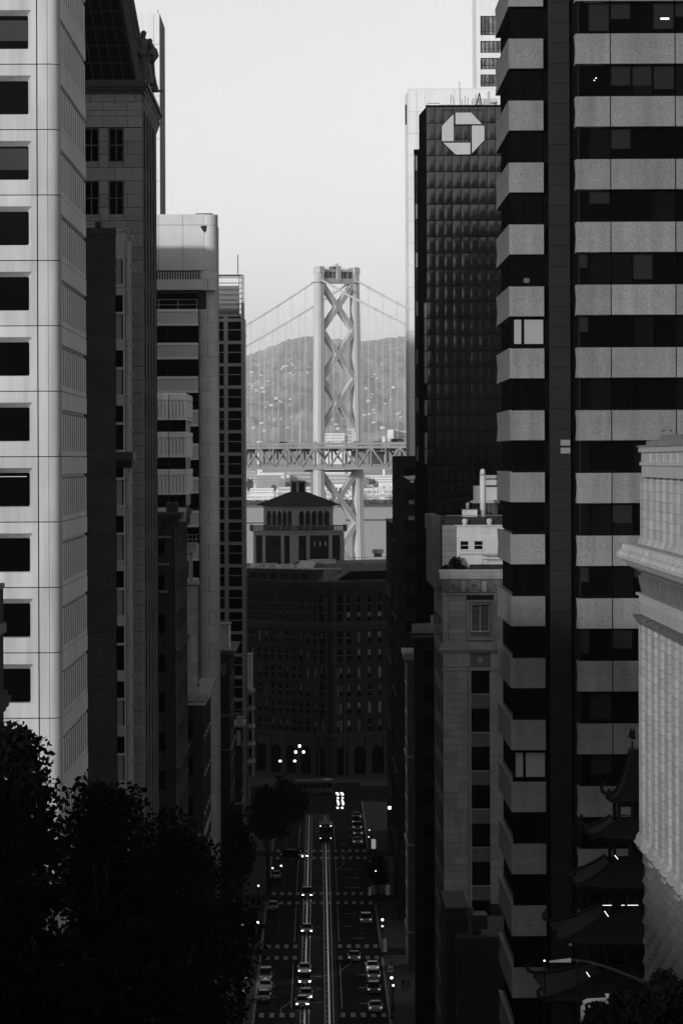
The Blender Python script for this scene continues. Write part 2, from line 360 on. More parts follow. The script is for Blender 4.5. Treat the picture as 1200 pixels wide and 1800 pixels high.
# ---- white concrete tower with deep rounded windows
def white_tower():
    Y = 278; s = Y / F; h = 115.1 * s
    xa, xb, xc, xd = X(67, Y), X(68.3, Y), X(86, Y), X(107.5, Y); wcell = 4.6
    T = Thing('concrete_office_tower', 'bright white concrete tower with deep rounded windows at the left edge', 'building', (-24, 293, ground(285)))
    T.box('core', -42, xd - .32, Y + .95, 309.2, ground(285), 122, M['metal_dark'])
    g = G().box(-42, X(67, Y) - 2 * wcell, Y + .1, Y + .9, ground(285), 122); T.mesh('front_wall', g, M['white_concrete'])
    # one panel mesh: flat face, splayed reveal, rounded inner opening
    gp = .028; W = wcell - 2 * gp; H = h - 2 * gp
    ol, orr, ot, ob = .34, W - .30, H - 19 * s, H - 87.5 * s          # outer opening
    il, ir, it, ib = .56, W - .52, H - 27.5 * s, H - 86.5 * s; r = .1; dep = .62
    outer = [(0, 0), (W, 0), (W, H), (0, H)]; mid = [(ol, ob), (orr, ob), (orr, ot), (ol, ot)]
    inner = []
    for (cx, cz, a) in ((il + r, ib + r, math.pi), (ir - r, ib + r, 1.5 * math.pi), (ir - r, it - r, 0), (il + r, it - r, .5 * math.pi)):
        inner += arc(cx, cz, r, a, a + math.pi / 2, 3)
    V = [(x, 0, z) for x, z in outer] + [(x, 0, z) for x, z in mid] + [(x, dep, z) for x, z in inner] + [(x, dep + .1, z) for x, z in inner] + [(x, .12, z) for x, z in outer]
    Fc = [(i, (i + 1) % 4, 4 + (i + 1) % 4, 4 + i) for i in range(4)]
    for i in range(4):
        for k in range(3): Fc.append((4 + i, 8 + i * 4 + k, 8 + i * 4 + k + 1))
        j = (i + 1) % 4; Fc.append((4 + i, 8 + i * 4 + 3, 8 + j * 4, 4 + j))
    Fc += [(8 + i, 8 + (i + 1) % 16, 24 + (i + 1) % 16, 24 + i) for i in range(16)]
    Fc += [(i, (i + 1) % 4, 40 + (i + 1) % 4, 40 + i) for i in range(4)]
    g = G(); g.add(V, Fc); pm = mesh_from(g.V, g.F, M['white_concrete'])
    g = G(); g.add([(x, 0, z) for x, z in inner], [tuple(range(16))]); gm = mesh_from(g.V, g.F, M['glass'], fixn=False)
    # corner piece: rounded
    poly = [(xc + .01, Y)] + [(xd - .75 + .75 * math.sin(a), Y + .75 - .75 * math.cos(a)) for a in [i * math.pi / 16 for i in range(9)]] + [(xd, Y + .9), (xc + .01, Y + .9)]
    gc = G().prism([(x - xc, y - Y) for x, y in poly], 0, H, 'z'); cm = mesh_from(gc.V, gc.F, M['white_concrete'])
    # side panel: flat band over ribs
    D = (309 - 278.95); g = G(); g.box(-.3, 0, 0, D, H - 31 * s, H); g.box(-.3, -.02, 0, D, 0, 9 * s)
    g.box(-.32, -.22, 0, D, 9 * s, H - 31 * s)
    nf = 12; pitch = D / nf
    for k in range(nf):
        y0 = k * pitch + pitch * .1; y1 = (k + 1) * pitch - pitch * .06
        g.add([(-.23, y0, 9 * s), (-.03, y0 + .15, 9 * s), (-.03, y1, 9 * s), (-.23, y1, 9 * s)] + [(-.23, y0, H - 33 * s), (-.03, y0 + .15, H - 40 * s), (-.03, y1, H - 40 * s), (-.23, y1, H - 33 * s)],
              [(0, 1, 5, 4), (1, 2, 6, 5), (2, 3, 7, 6), (4, 5, 6, 7), (3, 2, 1, 0)])
    sm = mesh_from(g.V, g.F, M['white_concrete_side'])
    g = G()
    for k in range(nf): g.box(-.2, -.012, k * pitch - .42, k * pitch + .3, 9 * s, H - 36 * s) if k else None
    gk = mesh_from(g.V, g.F, M['metal_mid'])  # dark strips stand for the shade in the slots between ribs
    for k in range(-2, 15):
        zt = Z(112 + 115.1 * (k - 1), Y, 60); zb = zt - h
        for c in range(2):
            x0 = xa - (c + 1) * wcell
            p = T.put('facade_panel', pm, (x0 + gp, Y, zb + gp))
            T.put('window_pane', gm, (x0 + gp, Y + dep + .09, zb + gp), p)
            if k == 2 + 0 * c: pass
            if k in (2, 12): T.box('blind', x0 + .7, x0 + wcell - .6, Y + dep + .045, Y + dep + .07, zb + H - 68 * s if k == 2 else zb + ib + .9, zb + it - .1, M['blind_dark'], p)
            if k == 7: T.box('ceiling_lamp', x0 + 2.2, x0 + wcell - .75, Y + dep + .06, Y + dep + .08, zb + it - .22, zb + it - .19, mat('faint_ceiling_lamp', .6, .4, 0, emit=.25), p)
            if k == 0: T.box('blind', x0 + .7, x0 + wcell - .6, Y + dep + .045, Y + dep + .07, zb + ib + .55, zb + it - .25, M['blind_dark'], p)  # top window: grey sheet stands for a pale reflection in the glass
        T.box('pilaster_block', xb, xc - .02, Y - .03, Y + .95, zb + gp, zb + gp + H, M['white_concrete'])
        T.put('corner_block', cm, (xc, Y, zb + gp))
        T.put('slot_shade_strips', gk, (xd, 278.95, zb + gp), kind='stuff', parent=T.put('ribbed_side_panel', sm, (xd, 278.95, zb + gp)))
white_tower()
# ---- brick church tower sliver at the far left, half behind the tree
def brick_corner():
    Y = 172; T = Thing('brick_church_tower', 'dark brick church tower cut off by the left frame edge', 'church', (-14, 175, ground(172)))
    zt = Z(1032, Y, 4); xr = X(6, 178, 1100)
    T.box('wall', -17, xr, Y, 178, ground(172), zt - .2, M['brick'])
    T.box('coping', -17.1, xr + .06, Y - .08, 178, zt - .2, zt, M['old_mid'])
    T.box('band_course', -17.1, xr + .13, Y - .14, 178, Z(1119, Y), Z(1102, Y), M['old_mid'])
    zc = Z(1262, Y)
    for i, (d, a, b) in enumerate(((.12, 0, .18), (.26, .18, .34), (.36, .34, .62), (.2, .62, .8))):
        T.box('cornice_course', -17.2, xr + d * .8, Y - d, 178, zc + a, zc + b, M['old_dark'])
    for k in range(3): T.mesh('corbel', G().prism([(xr, zc - .7), (xr + .28, zc), (xr, zc)], Y - .3 + .6 * k, Y + .1 + .6 * k), M['old_dark'])
    for k in range(26):       # uneven brick quoins proud of the corner
        z0 = Z(1225, Y) + k * .16
        if z0 < zt - .5: T.box('quoin', xr - .25, xr + .03 + .02 * (k % 2), Y - .03, Y + .4 + .3 * (k % 2), z0, z0 + .13, M['brick'])
brick_corner()
# ---- dark stone building with glass mansard and draped figures
def mansard_building():
    Y = 330; s = Y / F; xr = X(250, Y, 400); T = Thing('stone_office_building', 'dark grey ashlar building with black glass mansard roof beside white tower', 'building', (-20, 345, ground(330)))
    Yb = 359.6; ztop = Z(163, Y, 250); zb = ground(330)
    T.box('core', -34, xr - .45, Y + .45, Yb, zb, ztop, M['metal_dark'])
    ch = 23.33 * s; j = .018
    wl = (X(191, Y, 300), X(217.5, Y, 300)); w2 = (X(147, Y, 300), X(174, Y, 300))
    def row(z0, z1, edges):
        for a, b in zip(edges, edges[1:]): T.box('ashlar_block', a + j, b - j, Y, Y + .5, z0 + j, z1 - j, M['dark_stone'])
    z = ztop; c = 0
    xl = X(118, Y)
    for hh, e in ((15, (xl, X(161, Y), X(204, Y), X(239, Y), xr)), (15, (xl, X(140, Y), X(183, Y), X(226, Y), xr)), (10, (xl, X(161, Y), X(204, Y), xr)), (20, (xl, X(183, Y), X(226, Y), xr))):
        row(z - hh * s, z, e); z -= hh * s
    z = Z(224, Y, 200)
    for fl in range(13):
        for k in range(4):
            zt = z - (fl * 4 + k) * ch; zl = zt - ch
            if zl < zb: break
            vis = fl < 3
            pier = (wl[1], X(226, Y), xr) if k % 2 else (wl[1], xr)
            if k == 3:
                if vis: row(zl, zt, (xl, X(183, Y), X(226, Y), xr) if fl % 2 else (xl, X(160, Y), X(204, Y), xr))
                else: row(zl, zt, (X(226, Y), xr) if fl % 2 else (X(204, Y), xr))
            else:
                row(zl, zt, pier)
                if vis:
                    row(zl, zt, (w2[1], wl[0]))
                    if k == 2:
                        row(zl, zl + ch * .42, (w2[0], w2[1])); row(zl, zl + ch * .42, (wl[0], wl[1]))
        if fl < 3:
            zt = z - fl * 4 * ch; zl = zt - 2.58 * ch
            for a, b in (w2, wl):
                wn = T.mesh('window', frame(a + .02, b - .02, Y + .22, zl + .02, zt - .02, .07, .08, 2, 2), M['metal_mid'])
                for i in range(2):
                    for q in range(2):
                        wd = (b - a - .04) / 2; hh = (zt - zl - .04) / 2
                        T.box('pane', a + .02 + i * wd + .05, a + .02 + (i + 1) * wd - .05, Y + .27, Y + .3, zl + .02 + q * hh + .05, zl + .02 + (q + 1) * hh - .05, M['glass'], wn)
                T.box('sill', a - .06, b + .06, Y - .07, Y + .3, zl - .12, zl + .01, M['dark_stone'])
    # street side: piers, spandrels, recessed glass
    ny = 5; ys = [Y + .5 + i * (Yb - Y - .5) / (2 * ny) for i in range(2 * ny + 1)]
    T.box('side_glass', xr - .46, xr - .36, Y + .6, Yb - .1, zb, ztop - 1, M['glass'])
    for i in range(0, 2 * ny, 2):
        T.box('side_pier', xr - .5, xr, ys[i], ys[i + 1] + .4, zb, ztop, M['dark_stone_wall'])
    T.box('side_pier', xr - .5, xr, ys[-1] - .7, ys[-1], zb, ztop, M['dark_stone_wall'])
    for fl in range(14):
        zz = z - fl * 4 * ch
        for i in range(1, 2 * ny, 2):
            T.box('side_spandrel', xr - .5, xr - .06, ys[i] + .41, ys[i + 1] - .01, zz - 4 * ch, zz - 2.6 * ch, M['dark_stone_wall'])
    # cornice, stepping out, with brackets along the street
    for d, a, b in ((.18, 0, .25), (.34, .25, .45), (.5, .45, .75), (.3, .75, .95)):
        T.box('cornice_course', -34, xr + d, Y - d, Yb, ztop + a, ztop + b, M['polished'])
    for k in range(11):
        y0 = Y + 1 + k * 2.7
        T.mesh('bracket', G().prism([(xr + .005, ztop - 1.0), (xr + .3, ztop - .25), (xr + .42, ztop - .01), (xr + .005, ztop - .01)], y0, y0 + .9), M['dark_stone'])
    # glass mansard, sloped panes in a steel grid
    zm = ztop + .95; rise = 8.6; lean = 1.55; y0 = Y + .3; xm = xr + .1
    def mp(u, t): return Vector((xm - .35 - lean * t - u, y0 + lean * t, zm + rise * t))
    T.mesh('roof_core', G().add([mp(0, 0) + Vector((-.2, .2, 0)), mp(20, 0) + Vector((0, .2, 0)), mp(20, 1) + Vector((0, .2, 0)), mp(0, 1) + Vector((-.2, .2, 0))] +
           [Vector((xm - .55, Yb, zm)), Vector((-33, Yb, zm)), Vector((-33, Yb, zm + rise)), Vector((xm - .55 - lean, Yb, zm + rise))],
           [(0, 1, 2, 3), (4, 5, 6, 7), (0, 4, 7, 3), (1, 5, 6, 2), (3, 2, 6, 7), (0, 1, 5, 4)]), M['metal_dark'])
    pw = 17.8 * s; ph = 31 * s / rise
    for i in range(9):
        for q in range(6):
            a, b, cc, d = mp(i * pw + .36, q * ph + .012), mp((i + 1) * pw + .3, q * ph + .012), mp((i + 1) * pw + .3, (q + 1) * ph - .006), mp(i * pw + .36, (q + 1) * ph - .006)
            T.mesh('roof_pane', G().slab(b, a, d, cc, .05), M['glass_dim'])
    for i in range(10): T.mesh('roof_mullion', G().beam(mp(i * pw + .33, 0), mp(i * pw + .33, 1), .07, .16), M['metal_dark'])
    for q in range(8): T.mesh('roof_transom', G().beam(mp(0, q * ph), mp(9 * pw, q * ph), .06, .1), M['metal_dark'])
    T.mesh('hip_rib', G().beam(mp(-.02, 0), mp(-.02, 1), .35, .3), M['polished'])
    for k in range(10):       # street side of the mansard
        yy = y0 + 1 + k * 2.9
        T.mesh('side_rib', G().beam((xm - .3, yy, zm), (xm - .3 - lean, yy, zm + rise), .2, .25), M['polished'])
    return xr, ztop + .95
def frame(x0, x1, y, z0, z1, wd, dp, nx=1, nz=1):
    g = G()
    g.box(x0, x0 + wd, y, y + dp, z0, z1).box(x1 - wd, x1, y, y + dp, z0, z1).box(x0 + wd, x1 - wd, y, y + dp, z0, z0 + wd).box(x0 + wd, x1 - wd, y, y + dp, z1 - wd, z1)
    for i in range(1, nx): xx = x0 + (x1 - x0) * i / nx; g.box(xx - wd / 2, xx + wd / 2, y + .005, y + dp - .005, z0 + wd, z1 - wd)
    for i in range(1, nz): zz = z0 + (z1 - z0) * i / nz; g.box(x0 + wd, x1 - wd, y + .01, y + dp - .01, zz - wd / 2, zz + wd / 2)
    return g
MX, MZ = mansard_building()
# draped hooded figures standing on the cornice
def statue(loc, hgt, label, seed, rz):
    T = Thing('draped_statue', label, 'statue', loc, rz, 'figures on the cornice', local=True)
    prof = [(0, .30), (.04, .30), (.12, .27), (.3, .24), (.5, .205), (.62, .2), (.74, .21), (.8, .22), (.835, .17), (.86, .095), (.88, .085), (.9, .1), (.94, .112), (.97, .095), (.99, .05), (1, .01)]
    n = 20; V = []
    for t, r in prof:
        for i in range(n):
            a = 2 * math.pi * i / n
            fold = 1 + (.13 * math.sin(a * 7 + seed + t * 3) + .06 * math.sin(a * 3 + t * 9)) * (1 if t < .8 else .15)
            V.append((r * hgt * .5 * fold * math.cos(a) * 1.05 + .02 * hgt * math.sin(t * 5 + seed), r * hgt * .5 * fold * math.sin(a) * .8 - (.03 * hgt if t > .86 else 0), t * hgt))
    Fc = [(j * n + i, j * n + (i + 1) % n, (j + 1) * n + (i + 1) % n, (j + 1) * n + i) for j in range(len(prof) - 1) for i in range(n)]
    g = G().add(V, Fc + [tuple(range(n - 1, -1, -1))]); T.mesh('robed_body', g, M['bronze'], smooth=True)
    for sx in (-1, 1):
        T.mesh('sleeve', G().tube([(sx * .11 * hgt, 0, .78 * hgt), (sx * .17 * hgt, -.04 * hgt, .66 * hgt), (sx * .12 * hgt, -.12 * hgt, .55 * hgt), (sx * .03 * hgt, -.14 * hgt, .56 * hgt)], [.05 * hgt, .055 * hgt, .06 * hgt, .03 * hgt], 8), M['bronze'], smooth=True)
    T.box('plinth', -.2 * hgt, .2 * hgt, -.17 * hgt, .17 * hgt, -.12, .02, M['polished'])
statue((MX - .02, 334.2, MZ + .1), 3.9, 'nearer draped stone figure standing on the dark cornice', 1.0, .4)
statue((MX + .2, 340.5, MZ + .1), 3.9, 'farther draped stone figure standing on the dark cornice', 3.0, -.5)
# ---- black granite building with glazed bay
def granite_bay():
    Y = 321; s = Y / F; xr = X(203, Y, 700); zt = Z(400, Y, 180); zb = ground(321)
    T = Thing('granite_office_building', 'narrow black granite building with a pale metal window bay', 'building', (-17, 324, zb))
    T.box('core', -24, xr - .35, Y + .3, 327.5, zb, zt - .1, M['metal_dark'])
    z = zt - .5; k = 0
    T.box('coping', -24, xr + .06, Y - .06, 327.5, zt - .5, zt, M['polished'])
    while z > zb:
        hh = (1.08, 1.98, .95)[k % 3]
        for a, b in ((X(120, Y), X(153, Y)), (X(153, Y), xr)) if k % 2 else ((X(110, Y), X(188, Y)) , (X(188, Y), xr)) if k == 0 else ((X(140, Y), xr),):
            T.box('granite_slab', a + .012, b - .012, Y, Y + .35, z - hh + .012, z - .012, M['polished'])
        z -= hh; k += 1
    # bay
    x1 = X(217.5, Y, 700); x2 = X(229, Y, 700); fl = 97.2 * s; z = Z(455, Y, 210)
    T.box('bay_core', xr + .02, x2 - .25, Y + .75, 327.4, zb, zt - .9, M['metal_dark'])
    zs = z; T.box('bay_top_panel', xr + .03, x1, Y + .5, Y + .74, Z(453, Y), Z(404, Y), M['bay_metal']); T.box('bay_ledge', xr + .02, x1 + .05, Y + .38, Y + .75, Z(404, Y), Z(400, Y), M['bay_metal'])
    while zs > zb + 2:
        def seg(a, b): return zs - b * s, zs - a * s
        blindish = random.random() < .8
        a, b = seg(0, 44); T.box('bay_blind' if blindish else 'bay_pane', xr + .03, x1 - .16, Y + .55, Y + .6, a, b, M['bay_blind'] if blindish else M['glass'])
        T.box('bay_pane', x1 - .15, x1 - .02, Y + .5, Y + .62, a, b, M['glass'])
        a, b = seg(44, 48.5); T.box('bay_ledge', xr + .02, x1 + .05, Y + .38, Y + .75, a, b, M['bay_metal'])
        a, b = seg(48.5, 63); T.box('bay_spandrel', xr + .03, x1, Y + .5, Y + .74, a, b, M['bay_metal'])
        a, b = seg(63, 92.5); T.box('bay_pane', xr + .03, x1, Y + .62, Y + .7, a, b, M['glass'])
        a, b = seg(92.5, 97); T.box('bay_ledge', xr + .02, x1 + .05, Y + .38, Y + .75, a, b, M['bay_metal'])
        a, b = seg(10, 52); T.box('bay_side_pane', x1 + .02, x2 - .2, Y + 1.3, Y + 1.36, a, b, M['glass'])
        a, b = seg(52, 104); T.box('bay_side_spandrel', x1 + .02, x2 - .2, Y + 1.25, Y + 1.36, a, b, M['bay_metal'])
        for xx, yy, dz in ((x1 + .1, Y + .4, 0), (x2 - .02, Y + 1.2, .35)):
            T.mesh('bracket_knob', G().lathe([(.02, 0), (.09, .03), (.1, .1), (.06, .17), (.02, .19)], (xx + .1, yy, zs - 2 * s - dz), 8), M['metal_light'])
            T.mesh('bracket_knob', G().lathe([(.02, 0), (.09, .03), (.1, .1), (.06, .17), (.02, .19)], (xx + .1, yy, zs - 48 * s - dz), 8), M['metal_light'])
        zs -= fl
    for xx, yy, pt in ((x1 + .06, Y + .45, 400), (x2 - .12, Y + 1.25, 412)):
        T.box('bay_post', xx - .12, xx + .02, yy, yy + .25, zb, Z(pt, Y), M['bay_metal'])
        T.mesh('bay_rod', G().tube([(xx + .13, yy, zb), (xx + .13, yy, Z(pt + 8, Y))], .05, 6), M['bay_metal'])
        zc = Z(pt + 5, Y); T.mesh('bay_cap', G().prism([(xx - .1, zc), (xx + .12, zc), (xx + .3, zc - .1), (xx + .26, zc + .35), (xx - .1, zc + .35)], yy - .1, yy + .5), M['metal_light'])
    zl = Z(808, Y); T.box('bay_band', xr - .02, x2 + .16, Y + .25, 327.3, zl, zl + .6, M['polished']); T.box('bay_band', xr - .02, x2 + .06, Y + .33, 327.3, zl - .5, zl - .01, M['black_stone'])
    # roof railing and aerial
    T.mesh('roof_rail', G().tube([(X(150, Y), Y + .5, zt + .5), (X(200, Y), Y + .5, zt + .5), (X(204, Y), Y + .6, zt + .05)], .035).tube([(X(150, Y), Y + .5, zt + .28), (X(195, Y), Y + .5, zt + .28)], .03).tube([(X(179, Y), Y + .5, zt), (X(179, Y), Y + .5, zt + 1)], .03), M['metal_mid'])
    T.box('roof_box', X(168, Y), X(178, Y), Y + .6, Y + 1, zt, zt + .45, M['metal_dark'])
granite_bay()
# ---- far slim white tower
def slim_tower():
    Y = 800; T = Thing('slim_white_tower', 'slim sunlit white tower rising behind the dark mansard building', 'building', (-31, 813, 7))
    xr = X(281, Y, 200); zt = Z(22, Y, 270)
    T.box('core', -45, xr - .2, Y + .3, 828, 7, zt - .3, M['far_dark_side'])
    ys = [22, 77, 168, 243, 318, 400, 480]; xs = [150, 200, 232, 270.5, 281]
    for a, b in zip(ys, ys[1:]):
        for c, d in zip(xs, xs[1:]): T.box('wall_panel', X(c, Y, 200) + .03, X(d, Y, 200) - .03, Y, Y + .3, Z(b, Y, 270) + .03, Z(a, Y, 270) - .03, M['far_white'])
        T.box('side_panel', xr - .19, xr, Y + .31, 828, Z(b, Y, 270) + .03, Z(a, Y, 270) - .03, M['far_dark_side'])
    T.box('lower_wall', -45, xr, Y, Y + .3, 7, Z(480, Y, 270), M['far_white'])
    T.mesh('aerial', G().tube([(X(280, Y), Y + 1, zt - .3), (X(280, Y), Y + 1, zt + .6)], .08), M['metal_mid'])
slim_tower()
# ---- grey granite block with rounded corner column
def rounded_block():
    Y = 530; s = Y / F; zb = 7.3; T = Thing('granite_corner_building', 'grey granite building with rounded corner and a sunlit blank top', 'building', (-20, 545, zb))
    xw = X(349, Y); xl = X(240, Y); cx = X(366, Y); R = 1.16
    zt = Z(375, Y, 330); T.box('core', xl, cx - .2, Y + .8, 556, zb, zt - .2, M['metal_dark'])
    T.box('side_wall', cx - .2, cx + .75, Y + 1.3, 556, zb, zt - .4, M['granite'])
    def zz(p): return Z(p, Y, 330)
    # blank top panels and coping
    for a, b in ((X(240, Y), X(280, Y)), (X(280, Y), X(323, Y)), (X(323, Y), X(360, Y))):
        T.box('top_panel', a + .02, b - .02, Y, Y + .8, zz(475) + .02, zz(395) - .02, M['granite_light'])
        T.box('coping_panel', a + .02, b - .02, Y - .03, Y + .8, zz(395) + .02, zz(376), M['granite_light'])
    def drum(p0, p1, m='granite', r=R, split=False):
        g = G().lathe([(r, 0), (r, (p1 - p0) * s - .03)], (cx, Y + 1.15, zz(p1)), 28); T.mesh('column_drum', g, M[m], smooth=False)
        if split: T.box('drum_joint', cx - .02, cx + .02, Y + 1.15 - r - .012, Y + 1.15, zz(p1) + .02, zz(p0) - .04, M['metal_dark'])
    drum(376, 395, 'granite_light', 1.2); drum(395, 475, 'granite_light')
    T.mesh('bird_emblem', G().prism([(cx - .85, zz(397)), (cx - .1, zz(396)), (cx - .12, zz(404)), (cx - .3, zz(408.5)), (cx - .55, zz(405)), (cx - .7, zz(401))], Y - .05, Y + .3), M['metal_dark'])
    drum(475, 490); drum(490, 510, split=True)
    # louvres
    T.box('louvre_back', xl, xw, Y + .3, Y + .4, zz(490), zz(476), M['metal_dark'])
    for k in range(30):
        xx = xw - .05 - k * .3; T.box('louvre', xx - .09, xx + .02, Y + .03, Y + .28, zz(490), zz(477), M['granite'])
    T.box('band', xl, cx - .5, Y - .02, Y + .6, zz(509), zz(490.5), M['granite'])
    T.box('loggia_back', xl, xw, Y + .75, Y + .79, zz(543), zz(510), M['glass'])
    for k, p in enumerate((526, 535)): T.mesh('loggia_rail', G().tube([(xl, Y + .12, zz(p)), (xw - .05, Y + .12, zz(p))], .03), M['metal_light'])
    for k in range(5): T.mesh('loggia_post', G().tube([(xw - .15 - k * 2.2, Y + .12, zz(543)), (xw - .15 - k * 2.2, Y + .12, zz(526))], .035), M['metal_light'])
    T.box('loggia_soffit', xl, xw, Y + .1, Y + .8, zz(515), zz(510), M['metal_dark'])
    p = 543.0
    while p < 1450:
        T.box('ledge', xl, xw - .01, Y - .12, Y + .5, zz(p + 4.5), zz(p), M['ledge_stone'])
        T.box('spandrel', xl, xw - .01, Y, Y + .5, zz(p + 24.8), zz(p + 4.7), M['granite'])
        T.box('ledge', xl, xw - .01, Y - .08, Y + .5, zz(p + 29), zz(p + 25), M['ledge_stone'])
        for q in range(2):
            xa = xl + (xw - xl) * q / 2; T.box('window_pane', xa + .04, xa + (xw - xl) / 2 - .04, Y + .42, Y + .46, zz(p + 59), zz(p + 29.2), M['glass'])
        drum(p, p + 20.5 + 4, split=True); drum(p + 24.5, p + 59)
        p += 59.1
    # penthouse top edge
    T.box('roof_ledge', X(345, Y), cx + .6, Y + .6, Y + 2.5, zz(375.5), zz(374), M['metal_dark'])
rounded_block()
# ---- fluted white precast block
def precast_block():
    Y = 473; s = Y / F; zb = ground(473); T = Thing('precast_building', 'small pale precast building with fluted panels between black window bands', 'building', (-17, 485, zb))
    xr = X(328, Y, 800); xl = X(240, Y); Yb = 496.5; zt = Z(693, Y, 310)
    T.box('core', xl, xr - .35, Y + .3, Yb, 70, zt - .3, M['metal_dark']); T.box('lower_core', xl, X(305, Y), Y + .3, Yb, zb, 69.99, M['metal_dark'])
    hh = 45 * s
    def panel(w):
        g = G(); g.box(0, w, .26, .3, 0, hh); g.box(0, w, 0, .26, hh * .78, hh); g.box(0, w, .02, .26, 0, hh * .12)
        n = max(2, int(w / .34)); pt = w / n
        for k in range(n): g.box(k * pt + .09, (k + 1) * pt - .04, 0, .26, hh * .12, hh * .70); g.box(k * pt + .03, (k + 1) * pt - .2, .05, .26, hh * .70, hh * .78)
        return mesh_from(g.V, g.F, M['precast'])
    wid = (X(297, Y) - xl, xr - X(297, Y)); pa, pb = panel(wid[0] - .04), panel(wid[1] - .04); gs = G()
    n = 10; L = Yb - Y - .4; gs.box(-.3, -.1, 0, L, 0, hh)
    for k in range(n): gs.box(-.1, 0, k * L / n + .2, (k + 1) * L / n - .2, hh * .12, hh * .75)
    gs.box(-.1, 0, 0, L, hh * .8, hh); psm = mesh_from(gs.V, gs.F, M['precast'])
    for k in range(11):
        z0 = zt - k * 65.8 * s - hh
        if z0 < 70: break
        T.put('fluted_panel', pa, (xl, Y, z0)); T.put('fluted_panel', pb, (X(297, Y) + .02, Y, z0)); T.put('fluted_side_panel', psm, (xr, Y + .35, z0))
        for q, (a, b) in enumerate(((xl, X(297, Y)), (X(297, Y), xr - .05))):
            T.box('window_pane', a + .04, b - .04, Y + .24, Y + .29, z0 - 20.8 * s, z0, M['glass'])
        for q in range(5): T.box('side_pane', xr - .34, xr - .25, Y + .5 + q * 4.6, Y + 4.9 + q * 4.6, z0 - 20.8 * s, z0, M['glass'])
    T.mesh('roof_cap', G().frustum(((xl + xr) / 2, (Y + Yb) / 2), ((xr - xl) / 2 + .02, (Yb - Y) / 2), ((xr - xl) / 2 - .12, (Yb - Y) / 2 - .12), zt - .01, zt + .14), M['precast'])
precast_block()
# ---- generic old masonry block: front piers and spandrels, side ledges, recessed panes, stepped cornice
def masonry(name, label, xr, Y, Yb, zt, zb, fl, m, mtrim, side='left', wfront=8, npier=3, nside=5, cornice=((.2, 0, .3), (.45, .3, .6), (.6, .6, .9)), win=.5, dent=True):
    sg = 1 if side == 'left' else -1           # street wall lies at x = xr; building extends away from the street
    T = Thing(name, label, 'building', (xr - sg * wfront / 2, (Y + Yb) / 2, zb))
    xi = xr - sg * wfront
    def bx(nm, a, b, *r, **k): return T.box(nm, min(a, b), max(a, b), *r, **k)
    bx('core', xi, xr - sg * .4, Y + .4, Yb, zb, zt, M['metal_dark'])
    pw = wfront / (npier + .5)
    for i in range(npier + 1):
        a = xr - sg * i * pw; bx('front_pier', a, a - sg * pw * .45, Y, Y + .4, zb, zt, M[m])
    ns = nside; L = (Yb - Y - .5) / (ns + .4)
    for i in range(ns + 1): bx('side_pier', xr, xr - sg * .4, Y + .41 + i * L, Y + .41 + i * L + L * .42, zb, zt, M[m])
    z = zt - fl * .35; k = 0
    while z > zb + 1:
        for i in range(npier):
            a = xr - sg * (i * pw + pw * .46); b = xr - sg * ((i + 1) * pw - pw * .01)
            bx('front_spandrel', a, b, Y + .06, Y + .4, z - fl, z - fl * win, M[m])
            bx('window_pane', a, b, Y + .3, Y + .34, z - fl * win, z, M['glass'] if random.random() > .2 else M['glass_dim'])
        for i in range(ns):
            y0 = Y + .41 + i * L + L * .43; y1 = Y + .41 + (i + 1) * L - .02
            bx('side_spandrel', xr - sg * .05, xr - sg * .4, y0, y1, z - fl, z - fl * win, M[m])
            bx('side_pane', xr - sg * .3, xr - sg * .34, y0, y1, z - fl * win, z, M['glass'])
            bx('side_sill', xr + sg * .1, xr - sg * .2, y0 - .1, y1 + .1, z - fl * win - .16, z - fl * win - .02, M[mtrim])
        if k % 3 == 2:
            bx('belt_course', xr + sg * .22, xi, Y - .2, Yb, z - fl - .02, z - fl + .22, M[mtrim])
        z -= fl; k += 1
    for d, a, b in cornice: bx('cornice_course', xr + sg * d, xi, Y - d, Yb, zt + a, zt + b, M[mtrim])
    if dent:
        n = int((Yb - Y) / .9)
        for i in range(n): bx('bracket', xr + sg * .35, xr, Y + i * .9, Y + i * .9 + .35, zt - .45, zt - .01, M[m])
        for i in range(int(wfront / .7)): bx('bracket', xr - sg * (i * .7), xr - sg * (i * .7 + .3), Y - .3, Y - .002, zt - .45, zt - .01, M[m])
    return T
Y = 430; T = masonry('sooty_cornice_building', 'sooty dark building with heavy bracketed cornice beneath the fluted panels', X(308, Y, 905), Y, 468, Z(918, Y, 300), ground(430), 3.7, 'old_dark', 'old_dark')
T.box('roof_shed', X(291, Y), X(311, Y, 890), Y + 1, Y + 5, Z(908, Y), Z(883, Y), M['old_dark']); T.box('roof_parapet', X(262, Y), X(322, Y), Y + 8, Y + 8.5, Z(918, Y), Z(893, Y), M['old_light'])
for k in range(3): T.box('front_ledge', X(278, Y), X(300 - 3 * k, Y), Y - .35, Y - .01, Z(945 + k * 48, Y), Z(941 + k * 48, Y), M['old_mid'])
Y = 470; T = masonry('black_side_building', 'black stone building with thin bright sill lines, below the ladder tower', X(318, Y, 1200), Y, 489, Z(1142, Y, 310), 12, 4.1, 'old_dark', 'old_mid', npier=2, nside=4, wfront=5, dent=False)
Y = 490
T = masonry('flat_cornice_building', 'dark building with wide flat pale cornice and a stone stair tower on top', X(357, Y, 1260), Y, 524, Z(1240, Y, 340), 9, 4.2, 'old_dark', 'old_light', wfront=6, npier=2, nside=4, cornice=((.25, 0, .5), (.55, .5, .9), (.62, .9, 1.25)), dent=False)
xa, xb = X(322, Y, 1100) - 1.5, X(345, Y, 1100); zt = Z(1030, Y, 340); z0 = Z(1228, Y, 340)
